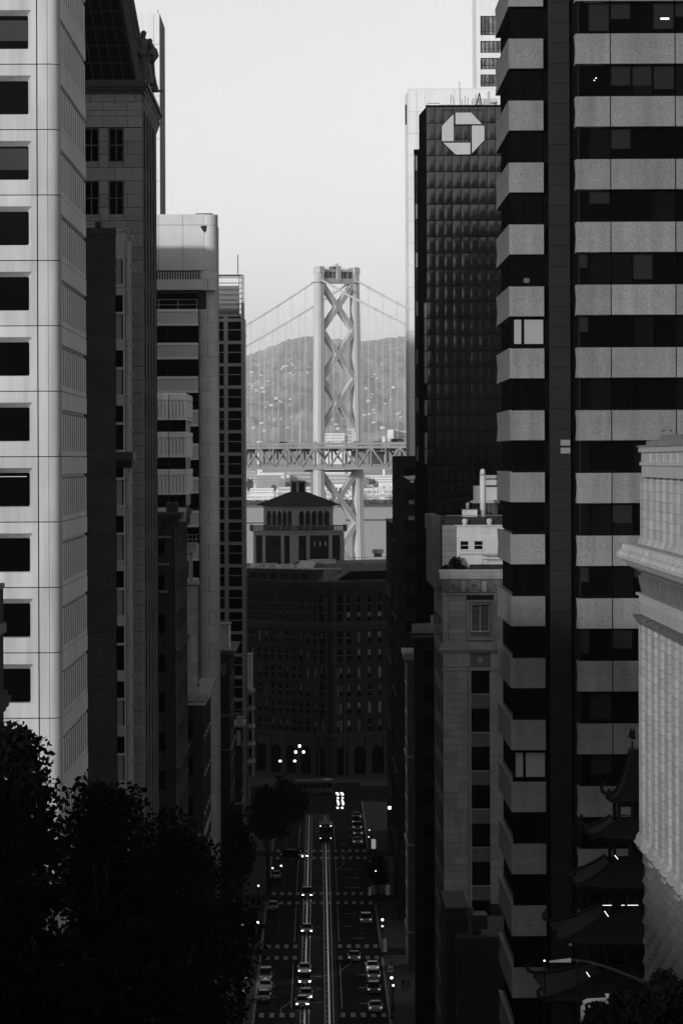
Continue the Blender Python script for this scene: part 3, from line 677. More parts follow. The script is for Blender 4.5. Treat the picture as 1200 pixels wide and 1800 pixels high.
T.box('stair_tower_core', xa + .1, xb - .12, Y + 3.1, Y + 12, z0, zt - .1, M['old_mid'])
zz = z0; k = 0
while zz < zt - .3:
    hh = min(.75, zt - zz)
    for q in range(3):
        a = xa + (xb - xa) * (q / 3 + (.12 if k % 2 and q else 0)); b = xa + (xb - xa) * ((q + 1) / 3 + (.12 if k % 2 and q < 2 else 0))
        T.box('stone_block', a + .01, b - .01, Y + 3, Y + 3.3, zz + .008, zz + hh - .008, M['old_light'])
    zz += hh; k += 1
T.box('stair_tower_side', xb - .12, xb, Y + 3.31, Y + 12, z0, zt - .02, M['old_mid'])
T.box('stair_tower_cap', xa - .1, xb + .08, Y + 2.85, Y + 12.1, zt, zt + .2, M['old_light'])
T.box('deck_parapet', xa, X(349, Y, 1200), Y + .3, Y + .5, Z(1216, Y), Z(1207, Y), M['old_light'])
T.box('side_parapet', X(349, Y, 1200), X(351, Y, 1200), Y + .3, Y + 14, Z(1216, Y), Z(1207, Y), M['old_light'])
T.mesh('deck_rail', G().tube([P(346, 1204, Y + .4), P(346, 1204, Y + .4) + Vector((0, 13, 0))], .04).tube([P(346, 1204, Y + .4) - Vector((0, 0, 1.1)), P(346, 1204, Y + .4)], .04), M['metal_light'])
# water-tank post with ladder and railing
T2 = Thing('roof_platform', 'pale boxed platform with railing and ladder on the stone stair tower', 'platform', (xb - .8, Y + 5, zt + .2))
px0, px1 = X(322.5, Y, 965), X(344, Y, 965)
T2.box('post', X(330, Y, 1000), X(337, Y, 1000), Y + 3.6, Y + 4.1, zt + .2, Z(972, Y), M['old_light'])
T2.box('box', px0, px1, Y + 3.2, Y + 8, Z(972, Y), Z(957, Y), M['pale'])
T2.box('box_rim', px0 - .06, px1 + .06, Y + 3.1, Y + 8.1, Z(957, Y), Z(957, Y) + .1, M['pale'])
for k in range(4):
    xx = px0 + .06 + (px1 - px0 - .12) * k / 3
    T2.mesh('rail_post', G().tube([(xx, Y + 3.3, Z(957, Y)), (xx, Y + 3.3, Z(940, Y))], .03), M['metal_light'])
for p in (948, 940): T2.mesh('handrail', G().tube([(px0, Y + 7.9, Z(p, Y)), (px0, Y + 3.3, Z(p, Y)), (px1, Y + 3.3, Z(p, Y)), (px1, Y + 7.9, Z(p, Y))], .03), M['metal_light'])
for k in range(11): T2.mesh('ladder_rung', G().tube([(px0, Y + 3.5, zt + .5 + k * .31), (X(329, Y, 1000), Y + 3.5, zt + .5 + k * .31)], .025, 4), M['metal_mid'])
for xx in (px0, px0 + .3): T2.mesh('ladder_rail', G().tube([(xx, Y + 3.5, zt + .2), (xx, Y + 3.5, Z(972, Y))], .03, 4), M['metal_mid'])
# ---- grid tower
def grid_tower():
    Y = 780; s = Y / F; T = Thing('grid_office_tower', 'tall slim tower with black panes in a grey grid and antenna mast', 'building', (-18, 795, 7))
    def x(p): return X(p, Y, 800)
    def zz(p): return Z(p, Y, 410)
    T.box('core', x(340), x(429), Y + .5, 805, 7, zz(556), M['metal_dark'])
    for a, b in ((340, 383), (394, 401), (424.5, 430.5)):
        T.box('pier', x(a), x(b), Y, Y + .5, 7, zz(483 if a > 420 else 553), M['grid_frame'])
    p = 556.0
    while p < 1500:
        T.box('floor_bar', x(383), x(424.4), Y + .02, Y + .5, zz(p + 9), zz(p + 3.5), M['grid_frame'])
        T.box('thin_bar', x(382), x(432), Y - .12, Y - .02, zz(p + 24.3), zz(p + 22.9), M['grid_frame'])
        for a, b in ((383.2, 393.8), (401.2, 424.3)):
            T.box('window_pane', x(a), x(b), Y + .4, Y + .44, zz(p + 42.6), zz(p + 9.2), M['glass'])
        p += 39.3
    # open steel screen round the roof
    T.box('screen_back', x(350), x(421), Y + 5, Y + 5.3, zz(556), zz(500), M['metal_mid'])
    for k in range(8): q = 487 + k * 9.2; T.box('screen_bar', x(350), x(428), Y, Y + .25, zz(q + 1.6), zz(q), M['metal_mid'])
    T.box('screen_post', x(420.5), x(422), Y - .05, Y + .3, zz(556), zz(485), M['metal_mid'])
    T.box('screen_cap', x(350), x(428.5), Y - .1, Y + 5.2, zz(483.5), zz(482), M['metal_mid'])
    T.box('mast', x(418), x(420), Y + 1, Y + 1.25, zz(484), zz(447), M['metal_mid'])
    T.box('top_bar', x(350), x(424), Y - .02, Y + .5, zz(556), zz(552.5), M['grid_frame'])
grid_tower()
# ---- small old fronts below the grid tower
Y = 640; T = masonry('cartouche_front', 'old dark shopfront block with carved scroll, below the grid tower', X(404, Y, 1120), Y, 672, Z(1152, Y, 400), 7, 4.0, 'old_dark', 'old_mid', wfront=4, npier=1, nside=4, cornice=((.3, 0, .25), (.75, .25, .55), (.9, .55, .7)))
T.box('penthouse', X(383, Y), X(403, Y, 1120), Y + .6, Y + 8, Z(1148, Y), Z(1098, Y), M['granite']); T.box('penthouse_cap', X(383, Y), X(405, Y, 1120), Y + .4, Y + 8, Z(1098, Y), Z(1096, Y), M['old_light'])
T.mesh('scroll_ornament', G().prism([(X(385, Y), Z(1166, Y)), (X(397, Y), Z(1166, Y)), (X(395, Y), Z(1183, Y)), (X(391, Y), Z(1190, Y)), (X(387, Y), Z(1183, Y))], Y - .25, Y - .01), M['old_mid'])
for k, (a, b, p) in enumerate(((386, 402, 1255), (404, 422, 1252))): T.box('awning_ledge', X(a, Y), X(b, Y), Y - .5, Y - .01, Z(p + 5, Y), Z(p, Y), M['old_mid'])
Y = 760; T = masonry('ledge_front', 'narrow old building stepping out below the grid tower, pale ledges', X(424, Y, 1300), Y, 776, Z(1280, Y, 415), 7, 3.8, 'old_dark', 'old_light', wfront=3.5, npier=1, nside=3, cornice=((.2, 0, .25), (.6, .25, .5)), dent=False)
T.box('pale_block', X(413, Y), X(425, Y), Y + .4, Y + 3, Z(1279, Y), Z(1260, Y), M['granite']); T.box('pale_block', X(414, Y), X(421, Y), Y - .3, Y + .3, Z(1310, Y), Z(1284, Y), M['granite'])
Y = 900; T = Thing('bay_window_building', 'slender pale stone front with projecting bay, seen edge on at street end', 'building', (-14, 910, 7))
T.box('wall', X(380, Y), X(436, Y, 1250), Y + .5, 925, 7, Z(1210, Y), M['old_dark']); T.box('stair_head', X(425, Y), X(443, Y, 1180), Y + .6, Y + 7, Z(1212, Y), Z(1152, Y), M['granite_light']); T.box('stair_head_cap', X(425, Y), X(443.6, Y, 1180), Y + .5, Y + 7.1, Z(1152, Y), Z(1150, Y), M['pale'])
for k in range(5):
    p = 1212 + k * 31; x0, x1 = X(435, Y, p), X(445, Y, p)
    T.box('bay_cornice', x0 - .05, x1 + .3, Y + .1, Y + 3.2, Z(p + 5, Y), Z(p, Y), M['old_light'])
    T.box('bay_wall', x0, x1, Y + .3, Y + 3, Z(p + 30, Y), Z(p + 5.5, Y), M['old_mid']); T.box('bay_pane', x0 + .25, x1 - .3, Y + .22, Y + .29, Z(p + 26, Y), Z(p + 10, Y), M['glass'])
    T.mesh('bay_colonnette', G().tube([(x1 - .1, Y + .2, Z(p + 30, Y)), (x1 - .1, Y + .2, Z(p + 6, Y))], .1, 8), M['old_light'])
# ---- unseen blocks added for shade on chosen fronts, and two for dark reflections
def added_block(name, label, x0, x1, y0, y1, zb, zt, m, rz=0, loc=None):
    cx, cy = ((x0 + x1) / 2, (y0 + y1) / 2) if loc is None else loc
    T = Thing(name, label, 'building', (cx, cy, zb), rz, local=True); w, d, h = (x1 - x0) / 2, (y1 - y0) / 2, zt - zb
    T.box('core', -w + .4, w - .4, -d + .4, d - .4, 0, h - .2, M['glass_dim'])
    n = max(3, int(h / 9))
    for k in range(n):
        T.box('spandrel_band', -w, w, -d, d, h * k / n, h * k / n + h / n * .5, M[m])
    for i in range(7):
        xx = -w + 2 * w * i / 6; T.box('pier', max(-w, xx - .8) - .05, min(w, xx + .8) + .05, -d - .05, d + .05, 0, h - .1, M[m])
    T.box('roof_slab', -w - .2, w + .2, -d - .2, d + .2, h - .3, h, M[m])
added_block('end_shade_block', 'unseen block behind the grid tower, added to shade the street end', -64, -15.5, 845, 985, 7, 104, 'old_mid')  # added to shade the brick tower and street end
added_block('mid_shade_block', 'unseen block behind the rounded granite corner, added to shade the grid tower', -50, -17, 600, 770, 7, 106, 'old_mid')  # added, and its height set, to keep sun off the grid tower
ux, uy = math.sin(SUN_AZ), math.cos(SUN_AZ)
added_block('shading_block', 'unseen block behind the dark mansard building, added to shade the granite corner', -62, -19.6, 500, 521, 8, 103.6, 'old_mid')  # added to cast the shadow line below the sunlit granite top
added_block('low_shade_block', 'unseen low block behind the white tower, added to shade the cornice building', -60, -24, 392, 426, 10, 78, 'old_mid')  # added to keep sun off the dark cornice front
added_block('upper_shade_block', 'unseen block behind the white tower, added to shade the fluted panels', -60, -24, 449, 486, 10, 90, 'old_mid')  # added to keep sun off the fluted panels
for k, (y0, y1, zt) in enumerate(((60, 108, 70), (109, 150, 70), (152, 234, 78), (236, 262, 54))):  # unseen row added so the lower right fronts fall in shade
    added_block('hillside_shade_block', 'unseen block added on the left slope for shade, ' + ('highest', 'second', 'third', 'lowest')[k] + ' of four', -44, -21 - (.02 * y0), y0, y1, ground(y1) - 2, zt, 'old_mid')
added_block('reflected_tall_block', 'unseen tall block behind the viewpoint, added as a dark reflection in glass', 31, 95, -95, -50, 74, 150, 'old_dark')  # added so the bronze glass mirrors something dark
added_block('reflected_low_block', 'unseen lower block behind the viewpoint, added as a dark reflection in glass', -70, 60, -300, -250, 90, 112, 'old_dark')  # added to darken the lower part of the same reflection
# ================================================================== BUILDINGS, RIGHT SIDE
def banded_building():
    YB, YA = 281.0, 284.6; sB, sA = YB / F, YA / F; zb = ground(285)
    T = Thing('banded_office_building', 'dark tower with pale speckled concrete bands filling the right side', 'building', (24, 296, zb))
    xa0, xa1 = X(896.5, YA), X(957, YA); Yf = 306.0
    T.box('core', xa0 + .95, 44, YA + .95, 318, zb, 122, M['metal_dark'])
    T.box('column_recess', X(957, YA) + .05, X(1013, YB) - .02, YA + .55, YA + .9, zb, 122, M['mullion'])
    def pm_front(w, h):
        g = G(); g.prism([(0, 0), (.07, h * .5), (0, h), (.6, h), (.6, 0)], 0, w, 'x'); return mesh_from(g.V, g.F, M['aggregate'])
    def pm_side(d, h, m='aggregate'):
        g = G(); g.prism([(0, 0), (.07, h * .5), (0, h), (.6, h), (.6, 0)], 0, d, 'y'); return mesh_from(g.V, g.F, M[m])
    hB, hA = 53 * sB, 52.4 * sA
    cuts = [X(p, YB) for p in (1013, 1075, 1189, 1303, 1417)]
    pb = [pm_front(b - a - .07, hB) for a, b in zip(cuts, cuts[1:])]; pa = pm_front(xa1 - xa0, hA); ps = pm_side(Yf - YA - .62, hA, 'aggregate_side'); pB = pm_side(1.2, hB)
    mull = [X(p, YB) for p in (1020, 1036, 1075, 1112.5, 1150, 1189, 1227, 1265, 1303)]
    for k in range(-1, 18):
        zB = Z(58 + 110.45 * k, YB, 1100) - hB; zA = Z(67 + 109.05 * k, YA, 925) - hA
        for (a, b), me in zip(zip(cuts, cuts[1:]), pb): T.put('band_panel', me, (a + .035, YB, zB))
        T.put('band_panel', pB, (cuts[0] + .03, YB + .62, zB))
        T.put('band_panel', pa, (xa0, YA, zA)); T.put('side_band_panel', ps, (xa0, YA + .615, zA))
        wz0, wz1 = zB - 110.45 * sB + hB, zB
        for a, b in zip(mull, mull[1:]):
            T.box('window_pane', a + .03, b - .03, YB + .75, YB + .8, wz0 + .12, wz1 - .05, M['glass_dim'] if random.random() < .35 else M['glass'])
            if random.random() < .3: T.box('blind', a + .05, b - .05, YB + .73, YB + .748, wz0 + .2 + random.random() * 1.1, wz1 - .1, mat('dim_blind', .005, .7, .1))
            T.box('mullion', b - .03, b + .03, YB + .62, YB + .8, wz0, wz1, M['mullion'])
        T.box('window_sill', mull[0] - .1, mull[-1], YB + .6, YB + .8, wz0, wz0 + .11, M['mullion'])
        wz0, wz1 = zA - 109.05 * sA + hA, zA
        lit = k in (4, 11)
        for q, (p0, p1) in enumerate(((904, 918), (922, 956.5))):
            a, b = X(p0, YA), X(p1, YA)
            T.box('window_pane', a, b, YA + .6, YA + .65, wz0 + .22, wz1 - .1, M['glass'])
            if lit: T.box('pale_blind', a + .02, b - .02, YA + .57, YA + .596, wz0 + .3, wz1 - .2, M['blind_pale'])
        T.box('mullion', X(918, YA) + .01, X(922, YA) - .01, YA + .52, YA + .68, wz0, wz1, M['mullion'])
        T.box('corner_mullion', xa0 + .12, X(904, YA) - .02, YA + .5, YA + .7, wz0, wz1, M['mullion'])
        T.box('window_back', xa0 + .2, xa1, YA + .66, YA + .7, wz0, wz1, M['mullion'])
        for q in range(4):
            y0 = YA + .9 + q * 5.1; T.box('side_pane', xa0 + .35, xa0 + .4, y0, y0 + 5, wz0 + .1, wz1 - .05, M['mullion'])
        T.box('band_cap', xa0 - .015, xa0 + .2, YA + .62, Yf, zA + hA, zA + hA + .04, M['metal_mid'])
    for k in range(70):
        z0 = zb + k * 36.2 * sB
        if z0 < 121: T.box('column_stone', X(966, YA), X(1003, YA), YA + .1, YA + .54, z0 + .012, z0 + 36.2 * sB - .012, M['black_stone'])
    for p in (773, 787): T.box('wall_vent', X(985, YA, 780), X(1002, YA, 780), YA + .06, YA + .099, Z(p + 10, YA, 990), Z(p, YA, 990), M['metal_mid'])
    T.box('ceiling_lamp', X(1165, YB), X(1180, YB), YB + .7, YB + .745, Z(31.5, YB, 1170), Z(28.5, YB, 1170), M['lamp_dim'])
    for p, q in ((1047, 138), (1050, 134)): T.box('ceiling_lamp', X(p, YB), X(p + 2, YB), YB + .7, YB + .745, Z(q + 1.5, YB, 1050), Z(q, YB, 1050), M['lamp_dim'])
    T.box('window_box', X(922, YA), X(932, YA), YA + .5, YA + .59, Z(496, YA, 925), Z(488, YA, 925), M['blind'])
banded_building()
# ---- bronze glass bank tower and its sign
PIL = {}
def bank_tower():
    Y = 547; s = Y / F; T = Thing('bronze_glass_tower', 'black bronze glass tower with faint wavy panels and a white roof sign', 'building', (20, 560, 8))
    xl = X(750, Y, 500); zt = Z(187, Y, 800); y1 = 560; x1 = X(738, y1, 500)
    g = G().add([(xl, Y + .12, 8), (60, Y + .12, 8), (60, 590, 8), (13.32, 590, 8), (x1 + .1, y1, 8)] + [(xl, Y + .12, zt), (60, Y + .12, zt), (60, 590, zt), (13.32, 590, zt), (x1 + .1, y1, zt)],
            [(4, 3, 2, 1, 0), (5, 6, 7, 8, 9)] + [(i, (i + 1) % 5, 5 + (i + 1) % 5, 5 + i) for i in range(5)])
    T.mesh('core', g, M['mullion'])
    cols = [750 + (0 if k == 0 else .4 + 15.15 * k) for k in range(12)]
    for r in range(26):
        za, zb_ = Z(187 + 28.6 * (r + 1), Y, 800), Z(187 + 28.6 * r, Y, 800)
        for a, b in zip(cols, cols[1:]):
            pw_ = round(X(b, Y, 500) - X(a, Y, 500) - .07, 3)
            if pw_ not in PIL:
                ph_ = zb_ - za - .09; nn = 6; V = [((i / nn - .5) * pw_, .05 - .011 * (math.sin(math.pi * i / nn) * math.sin(math.pi * j / nn)) ** .8, (j / nn - .5) * ph_) for j in range(nn + 1) for i in range(nn + 1)]
                PIL[pw_] = mesh_from(V, [(j * (nn + 1) + i, j * (nn + 1) + i + 1, (j + 1) * (nn + 1) + i + 1, (j + 1) * (nn + 1) + i) for j in range(nn) for i in range(nn)], M['bronze_glass'], True, False)
            T.put('glass_panel', PIL[pw_], ((X(a, Y, 500) + X(b, Y, 500)) / 2, Y, (za + zb_) / 2), rot=(random.gauss(0, .0025), 0, random.gauss(0, .0025)))
        d = Vector((x1 - xl, y1 - Y, 0))
        for q in range(3):
            a = Vector((xl - .02, Y + .1, 0)) + d * (q / 3 + .02); b = Vector((xl - .02, Y + .1, 0)) + d * ((q + 1) / 3 - .02)
            T.mesh('side_panel', G().slab((a.x, a.y, za + .06), (b.x, b.y, za + .06), (b.x, b.y, zb_ - .06), (a.x, a.y, zb_ - .06), .06), M['metal_mid'] if (q == 0 and random.random() < .25 and r > 4) else M['mullion'])
    T.box('lower_front', xl, 40, Y - .02, Y + .1, 8, Z(187 + 28.6 * 26, Y, 800) - .02, M['mullion'])
    T.box('parapet', xl - .05, 40, Y + .05, Y + .5, zt, zt + .22, M['mullion'])
    # set-back wing further along the street
    yw = 566; T.box('wing', X(729, yw, 500), X(729, yw, 500) + 2, yw, yw + 3, 8, Z(266, yw, 730), M['mullion'])
    for r in range(19):
        z0 = Z(300 + 28.4 * r, yw, 730); T.box('wing_panel', X(729, yw, 500) + .1, X(734, yw, 500), yw - .1, yw - .01, z0 + .05, z0 + 1.9, M['metal_dark'] if r % 3 else M['metal_mid'])
        T.box('wing_pane', X(734.4, yw, 500), X(738, yw, 500), yw - .12, yw - .01, z0 + .05, z0 + 1.9, M['glass'])
    T.box('wing_cap', X(729, yw, 500) - .05, X(738, yw, 500), yw - .2, yw + 3, Z(266, yw, 730), Z(262, yw, 730), M['mullion'])
    # rooftop clutter
    R = Thing('rooftop_plant', 'pale rooftop sheds and aerials on top of the black glass tower', 'rooftop plant', (19, 551, zt + .22))
    for a, b, p in ((775, 805, 181), (807, 836, 181)): R.box('shed', X(a, Y), X(b, Y), Y + 2, Y + 5, zt + .22, Z(p, Y, 800), M['pale'])
    R.mesh('guard_rail', G().tube([(X(754, Y), Y + 1, zt + .22), (X(754, Y), Y + 1, zt + .5), (X(775, Y), Y + 1, zt + .5)], .05), M['metal_mid'])
    for a, p in ((795, 162), (801, 166), (812, 140), (816, 170), (820, 165), (825, 168), (839, 162), (846, 170)):
        R.mesh('aerial', G().tube([(X(a, Y), Y + 2.5, zt + .22), (X(a + random.uniform(-2, 2), Y), Y + 2.5, Z(p, Y, 800))], .045), M['metal_mid'])
    R.mesh('lattice_mast', G().tube([(X(840, Y), Y + 2.5, zt + .2), (X(846, Y), Y + 2.5, Z(160, Y, 800))], .08).tube([(X(850, Y), Y + 2.5, zt + .2), (X(846, Y), Y + 2.5, Z(160, Y, 800))], .08), M['metal_dark'])
    R.box('vent_stack', X(861, Y), X(865, Y), Y + 3, Y + 3.6, zt + .2, Z(156, Y, 800), M['pale']); R.box('vent_box', X(855, Y), X(866, Y), Y + 2.5, Y + 4, zt + .2, Z(171, Y, 800), M['pale'])
    R.mesh('dish', G().lathe([(.02, 0), (.35, .06), (.5, .18), (.52, .22)], (X(871, Y), Y + 2.5, zt + .5), 14), M['pale'])
    R.box('plant_house', X(836, Y), X(880, Y), Y + 6, Y + 10, zt + .2, Z(165, Y, 800), M['granite'])
    # the sign: four cut panels round a square, on a black rack
    q = lambda zx, zy: (X(700 + zx / 4.5, Y, 234), Z(zy / 4.5, Y, 813))
    Sg = Thing('bank_sign', 'large pale octagonal bank emblem of four cut panels on black glass tower', 'sign', (X(813, Y), Y - .3, Z(272, Y, 813)))
    for poly in ([(450, 890), (575, 890), (660, 982), (450, 982)], [(580, 993), (672, 993), (678, 1003), (678, 1108), (580, 1212)], [(353, 1128), (568, 1128), (568, 1220), (452, 1222)], [(436, 900), (436, 1116), (343, 1116), (343, 995)]):
        pp = [q(*v) for v in poly]; Sg.mesh('emblem_panel', G().prism(pp, Y - .55, Y - .25), M['sign_white'])
        c = (sum(v[0] for v in pp) / len(pp), sum(v[1] for v in pp) / len(pp))
        Sg.mesh('panel_edge', G().prism([(c[0] + (v[0] - c[0]) * 1.09, c[1] + (v[1] - c[1]) * 1.09) for v in pp], Y - .24, Y - .12), M['mullion'])
    for zx in (345, 440, 555, 672): Sg.mesh('rack_post', G().beam((q(zx, 0)[0], Y - .08, q(0, 868)[1]), (q(zx, 0)[0], Y - .08, q(0, 1222)[1]), .08, .08), M['metal_dark'])
    for zy in (868, 990, 1120): Sg.mesh('rack_bar', G().beam((q(345, 0)[0], Y - .09, q(0, zy)[1]), (q(672, 0)[0], Y - .09, q(0, zy)[1]), .07, .07), M['metal_dark'])
bank_tower()
# ---- white tower behind the bank tower
def white_slab():
    Y = 745; T = Thing('white_slab_tower', 'sunlit white tower with a soft corner showing behind the black glass tower', 'building', (24, 765, 7))
    xl = X(718.5, Y, 500); xe = X(712.5, Y + 14, 500); zt = Z(156, Y, 780)
    T.box('core', xl + .4, 50, Y + .3, 785, 7, zt - .2, M['far_dark_side'])
    ps = [156 + 38.7 * k for k in range(20)]; xs = [718.5, 733.5, 748.5, 800, 880]
    for a, b in zip(ps, ps[1:]):
        for c, d in zip(xs, xs[1:]): T.box('wall_panel', X(c, Y, 500) + .02, X(d, Y, 500) - .02, Y, Y + .3, Z(b, Y, 780) + .02, Z(a, Y, 780) - .02, M['far_white'])
        T.mesh('corner_panel', G().slab((xl, Y + .02, Z(b, Y, 780) + .02), (xl, Y + .02, Z(a, Y, 780) - .02), (xe, Y + 14, Z(a, Y, 780) - .02), (xe, Y + 14, Z(b, Y, 780) + .02), .3), M['far_white'])
    T.box('slot_window', X(714, Y + 9), X(716.5, Y + 9), Y + 6, Y + 9, Z(212, Y, 715), Z(178, Y, 715), M['metal_dark'])
    T.box('lower_wall', xl, 50, Y, Y + .3, 7, Z(ps[-1], Y, 780), M['far_white'])
    T.box('roof_edge', xl - .02, 50, Y - .05, Y + .4, zt, zt + .12, M['far_white'])
white_slab()
def condo_tower():
    Y = 1040; s = Y / F; T = Thing('white_window_tower', 'tall white tower with broad windows at upper right behind banded building', 'building', (45, 1055, 7))
    xl = X(837, Y, 80); T.box('core', xl + .3, 75, Y + .4, 1075, 7, 190, M['far_white'])
    T.box('corner_wall', xl, X(844, Y, 80), Y, Y + .4, 7, 190, M['far_white'])
    rows = [(27, 61), (71, 92), (101, 121), (130, 151.5)] + [(160 + 30 * k, 181 + 30 * k) for k in range(4)]; prev = -60
    for a, b in rows:
        T.box('spandrel', X(844, Y, 80), 75, Y + .02, Y + .4, Z(a, Y, 858), Z(prev, Y, 858), M['far_white']); prev = b
        for k in range(3):
            x0, x1 = X(844 + k * 30, Y, 80) + .1, X(874 + k * 30, Y, 80) - .1
            wn = T.mesh('window', frame(x0, x1, Y + .1, Z(b, Y, 858) + .02, Z(a, Y, 858) - .02, .14, .12, 4, 1), M['metal_dark'])
            for q in range(4):
                w4 = (x1 - x0) / 4; T.box('pane', x0 + q * w4 + .08, x0 + (q + 1) * w4 - .08, Y + .2, Y + .24, Z(b, Y, 858) + .15, Z(a, Y, 858) - .15, mat('curtained_glass', .16, .3, .5, .6, streak=.4, rand=.5), wn)
            T.mesh('balcony_rail', G().tube([(x0, Y + .02, Z(b, Y, 858) + .9), (x1, Y + .02, Z(b, Y, 858) + .9)], .05, 4), M['metal_dark'])
    T.box('lower_wall', X(844, Y, 80), 75, Y + .02, Y + .4, 7, Z(prev, Y, 858), M['far_white'])
condo_tower()
# ---- black buildings at the street's right end
for nm, lb, Y, Yb, px, pt, fl in (('black_slab_building', 'tall black stone building at the right end of the street', 690, 730, 697.5, 805, 3.9), ('lower_black_building', 'lower black building stepping in front of the domed brick tower', 800, 860, 687.5, 922, 3.9)):
    T = masonry(nm, lb, X(px, Y, 1000), Y, Yb, Z(pt, Y, px), 7, fl, 'black_stone', 'black_stone', side='right', wfront=12, npier=4, nside=6, cornice=((.05, 0, .3),), dent=False)
Y = 640; T = Thing('canopy_roof', 'small pale service canopy on the black building wall', 'canopy', (X(718, Y, 840), Y, Z(845, Y, 718)))
T.mesh('deck', G().prism([(X(708, Y), Z(838, Y)), (X(735, Y), Z(836, Y)), (X(735, Y), Z(842, Y)), (X(718, Y), Z(844, Y))], Y, Y + 3), M['old_mid']); T.box('bracket', X(721, Y), X(727, Y), Y + .5, Y + 1, Z(849, Y), Z(843, Y), M['old_mid'])
for k, (a, b, p) in enumerate(((717, 728, 908), (718, 727, 880))):
    T.box('lower_ledge', X(a, Y), X(b, Y), Y, Y + 2, Z(p + 7, Y), Z(p, Y), M['old_dark'])
# ---- stone corner building with scrolled frieze and white penthouse
def frieze_building():
    Y = 500; s = Y / F; zb = 8.5; xl = X(779, Y, 1300); Yb = 538; x = lambda p: X(p, Y, 1200); zz = lambda p: Z(p, Y, 830)
    T = Thing('ashlar_bank_building', 'grey ashlar building with scrolled frieze and tall framed window, mid right', 'building', (17, 515, zb))
    T.box('core', xl + .4, 34, Y + .5, Yb, zb, zz(1000), M['metal_dark'])
    T.box('side_wall', xl, xl + .4, Y + .41, Yb, zb, zz(1005), M['tan'])
    for k in range(6):
        for q in range(12): T.box('side_pane', xl - .012, xl + .02, Y + 3 + k * 5.8, Y + 5.5 + k * 5.8, zb + 2 + q * 4.2, zb + 4.6 + q * 4.2, M['glass'])
    jt = .012
    def ash(a, b, p0, p1, hgt=9.6, m='tan', y0=Y):
        p = p0; k = 0
        while p < p1 - 1:
            pe = min(p + hgt * random.choice((1, 1, 1.4)), p1); n = max(1, round((b - a) / 1.6)); e = [a + (b - a) * i / n for i in range(n + 1)]
            if n > 1:
                for i in range(1, n): e[i] += random.uniform(-.3, .3)
            for u, v in zip(e, e[1:]): T.box('ashlar_block', u + jt, v - jt, y0, y0 + .4, zz(pe) + jt, zz(p) - jt, M[m])
            p = pe; k += 1
    # parapet, frieze with scroll ornament, mouldings
    T.box('parapet_course', xl - .35, 34, Y - .35, Y + .5, zz(1018), zz(1005), M['tan_trim']); T.box('parapet_cap', xl - .45, 34, Y - .45, Y + .6, zz(1005), zz(1001), M['tan_trim'])
    T.box('frieze', xl - .02, 34, Y - .05, Y + .4, zz(1043), zz(1018.5), M['scroll'])
    for k in range(6):
        cx = xl + 1.15 + k * 2.3
        for r in (.62, .36):
            T.mesh('scroll_ring', G().tube([(cx + r * math.cos(t * math.pi / 7), Y - .1, (zz(1018.5) + zz(1043)) / 2 + r * math.sin(t * math.pi / 7)) for t in range(15)], .07, 5), M['tan'])
        T.box('frieze_tablet', cx + .85, cx + 1.35, Y - .12, Y - .051, zz(1040), zz(1022), M['tan'])
    T.box('moulding', xl - .12, 34, Y - .12, Y + .4, zz(1046), zz(1043.2), M['tan_trim'])
    wx0, wx1 = x(828), x(860)
    ash(xl, x(789), 1046.5, 1128); ash(x(789) + .02, wx0 - .5, 1046.5, 1128, y0=Y + .05); ash(wx1 + .5, x(905), 1046.5, 1128, y0=Y + .05)
    T.mesh('window_surround', frame(wx0 - .48, wx1 + .48, Y - .06, zz(1126), zz(1055), .26, .5), M['tan_trim'])
    T.mesh('window_surround', frame(wx0 - .2, wx1 + .2, Y + .06, zz(1122), zz(1060.5), .18, .4), M['tan'])
    wn = T.mesh('window', frame(wx0, wx1, Y + .28, zz(1111), zz(1062), .1, .1, 2, 1), M['old_light']); T.box('transom', wx0, wx1, Y + .27, Y + .4, zz(1072), zz(1070), M['old_mid'], wn); T.box('transom', wx0, wx1, Y + .27, Y + .4, zz(1103), zz(1101), M['old_mid'], wn)
    for i in range(2):
        wm = (wx0 + wx1) / 2; a, b = (wx0, wm) if i == 0 else (wm, wx1)
        T.box('pane', a + .07, b - .07, Y + .38, Y + .4, zz(1110), zz(1063), M['blind'], wn)
    T.box('window_apron', wx0 - .02, wx1 + .02, Y + .2, Y + .4, zz(1122), zz(1111.2), M['scroll'])
    for a, b, d in ((1128, 1132, .1), (1132, 1139, .28), (1139, 1143, .42), (1143, 1147, .2)): T.box('cornice_course', xl - d, 34, Y - d, Y + .5, zz(b) + .005, zz(a), M['tan_trim'])
    ash(xl, wx0 - .1, 1147.5, 1173, 25); ash(wx1 + .1, x(905), 1147.5, 1173, 25); T.box('medallion_panel', wx0 - .08, wx1 + .08, Y + .1, Y + .4, zz(1173), zz(1148), M['scroll'])
    T.mesh('medallion', G().lathe([(.05, 0), (.32, 0), (.36, .06), (.2, .12), (.02, .12)], (0, 0, 0), 14), M['tan'], rot=(math.pi / 2, 0, 0)).location = Vector(((wx0 + wx1) / 2, Y + .05, zz(1161))) - T.org
    T.box('belt', xl - .1, 34, Y - .12, Y + .4, zz(1179), zz(1173.3), M['tan_trim'])
    ash(xl, x(823), 1179.5, 1598, 13); T.box('pilaster', x(823) + .02, wx0 - .01, Y - .12, Y + .4, zz(1598), zz(1179.5), M['tan_trim'])
    ash(wx1 + .01, x(905), 1179.5, 1590, 13)
    p = 1180
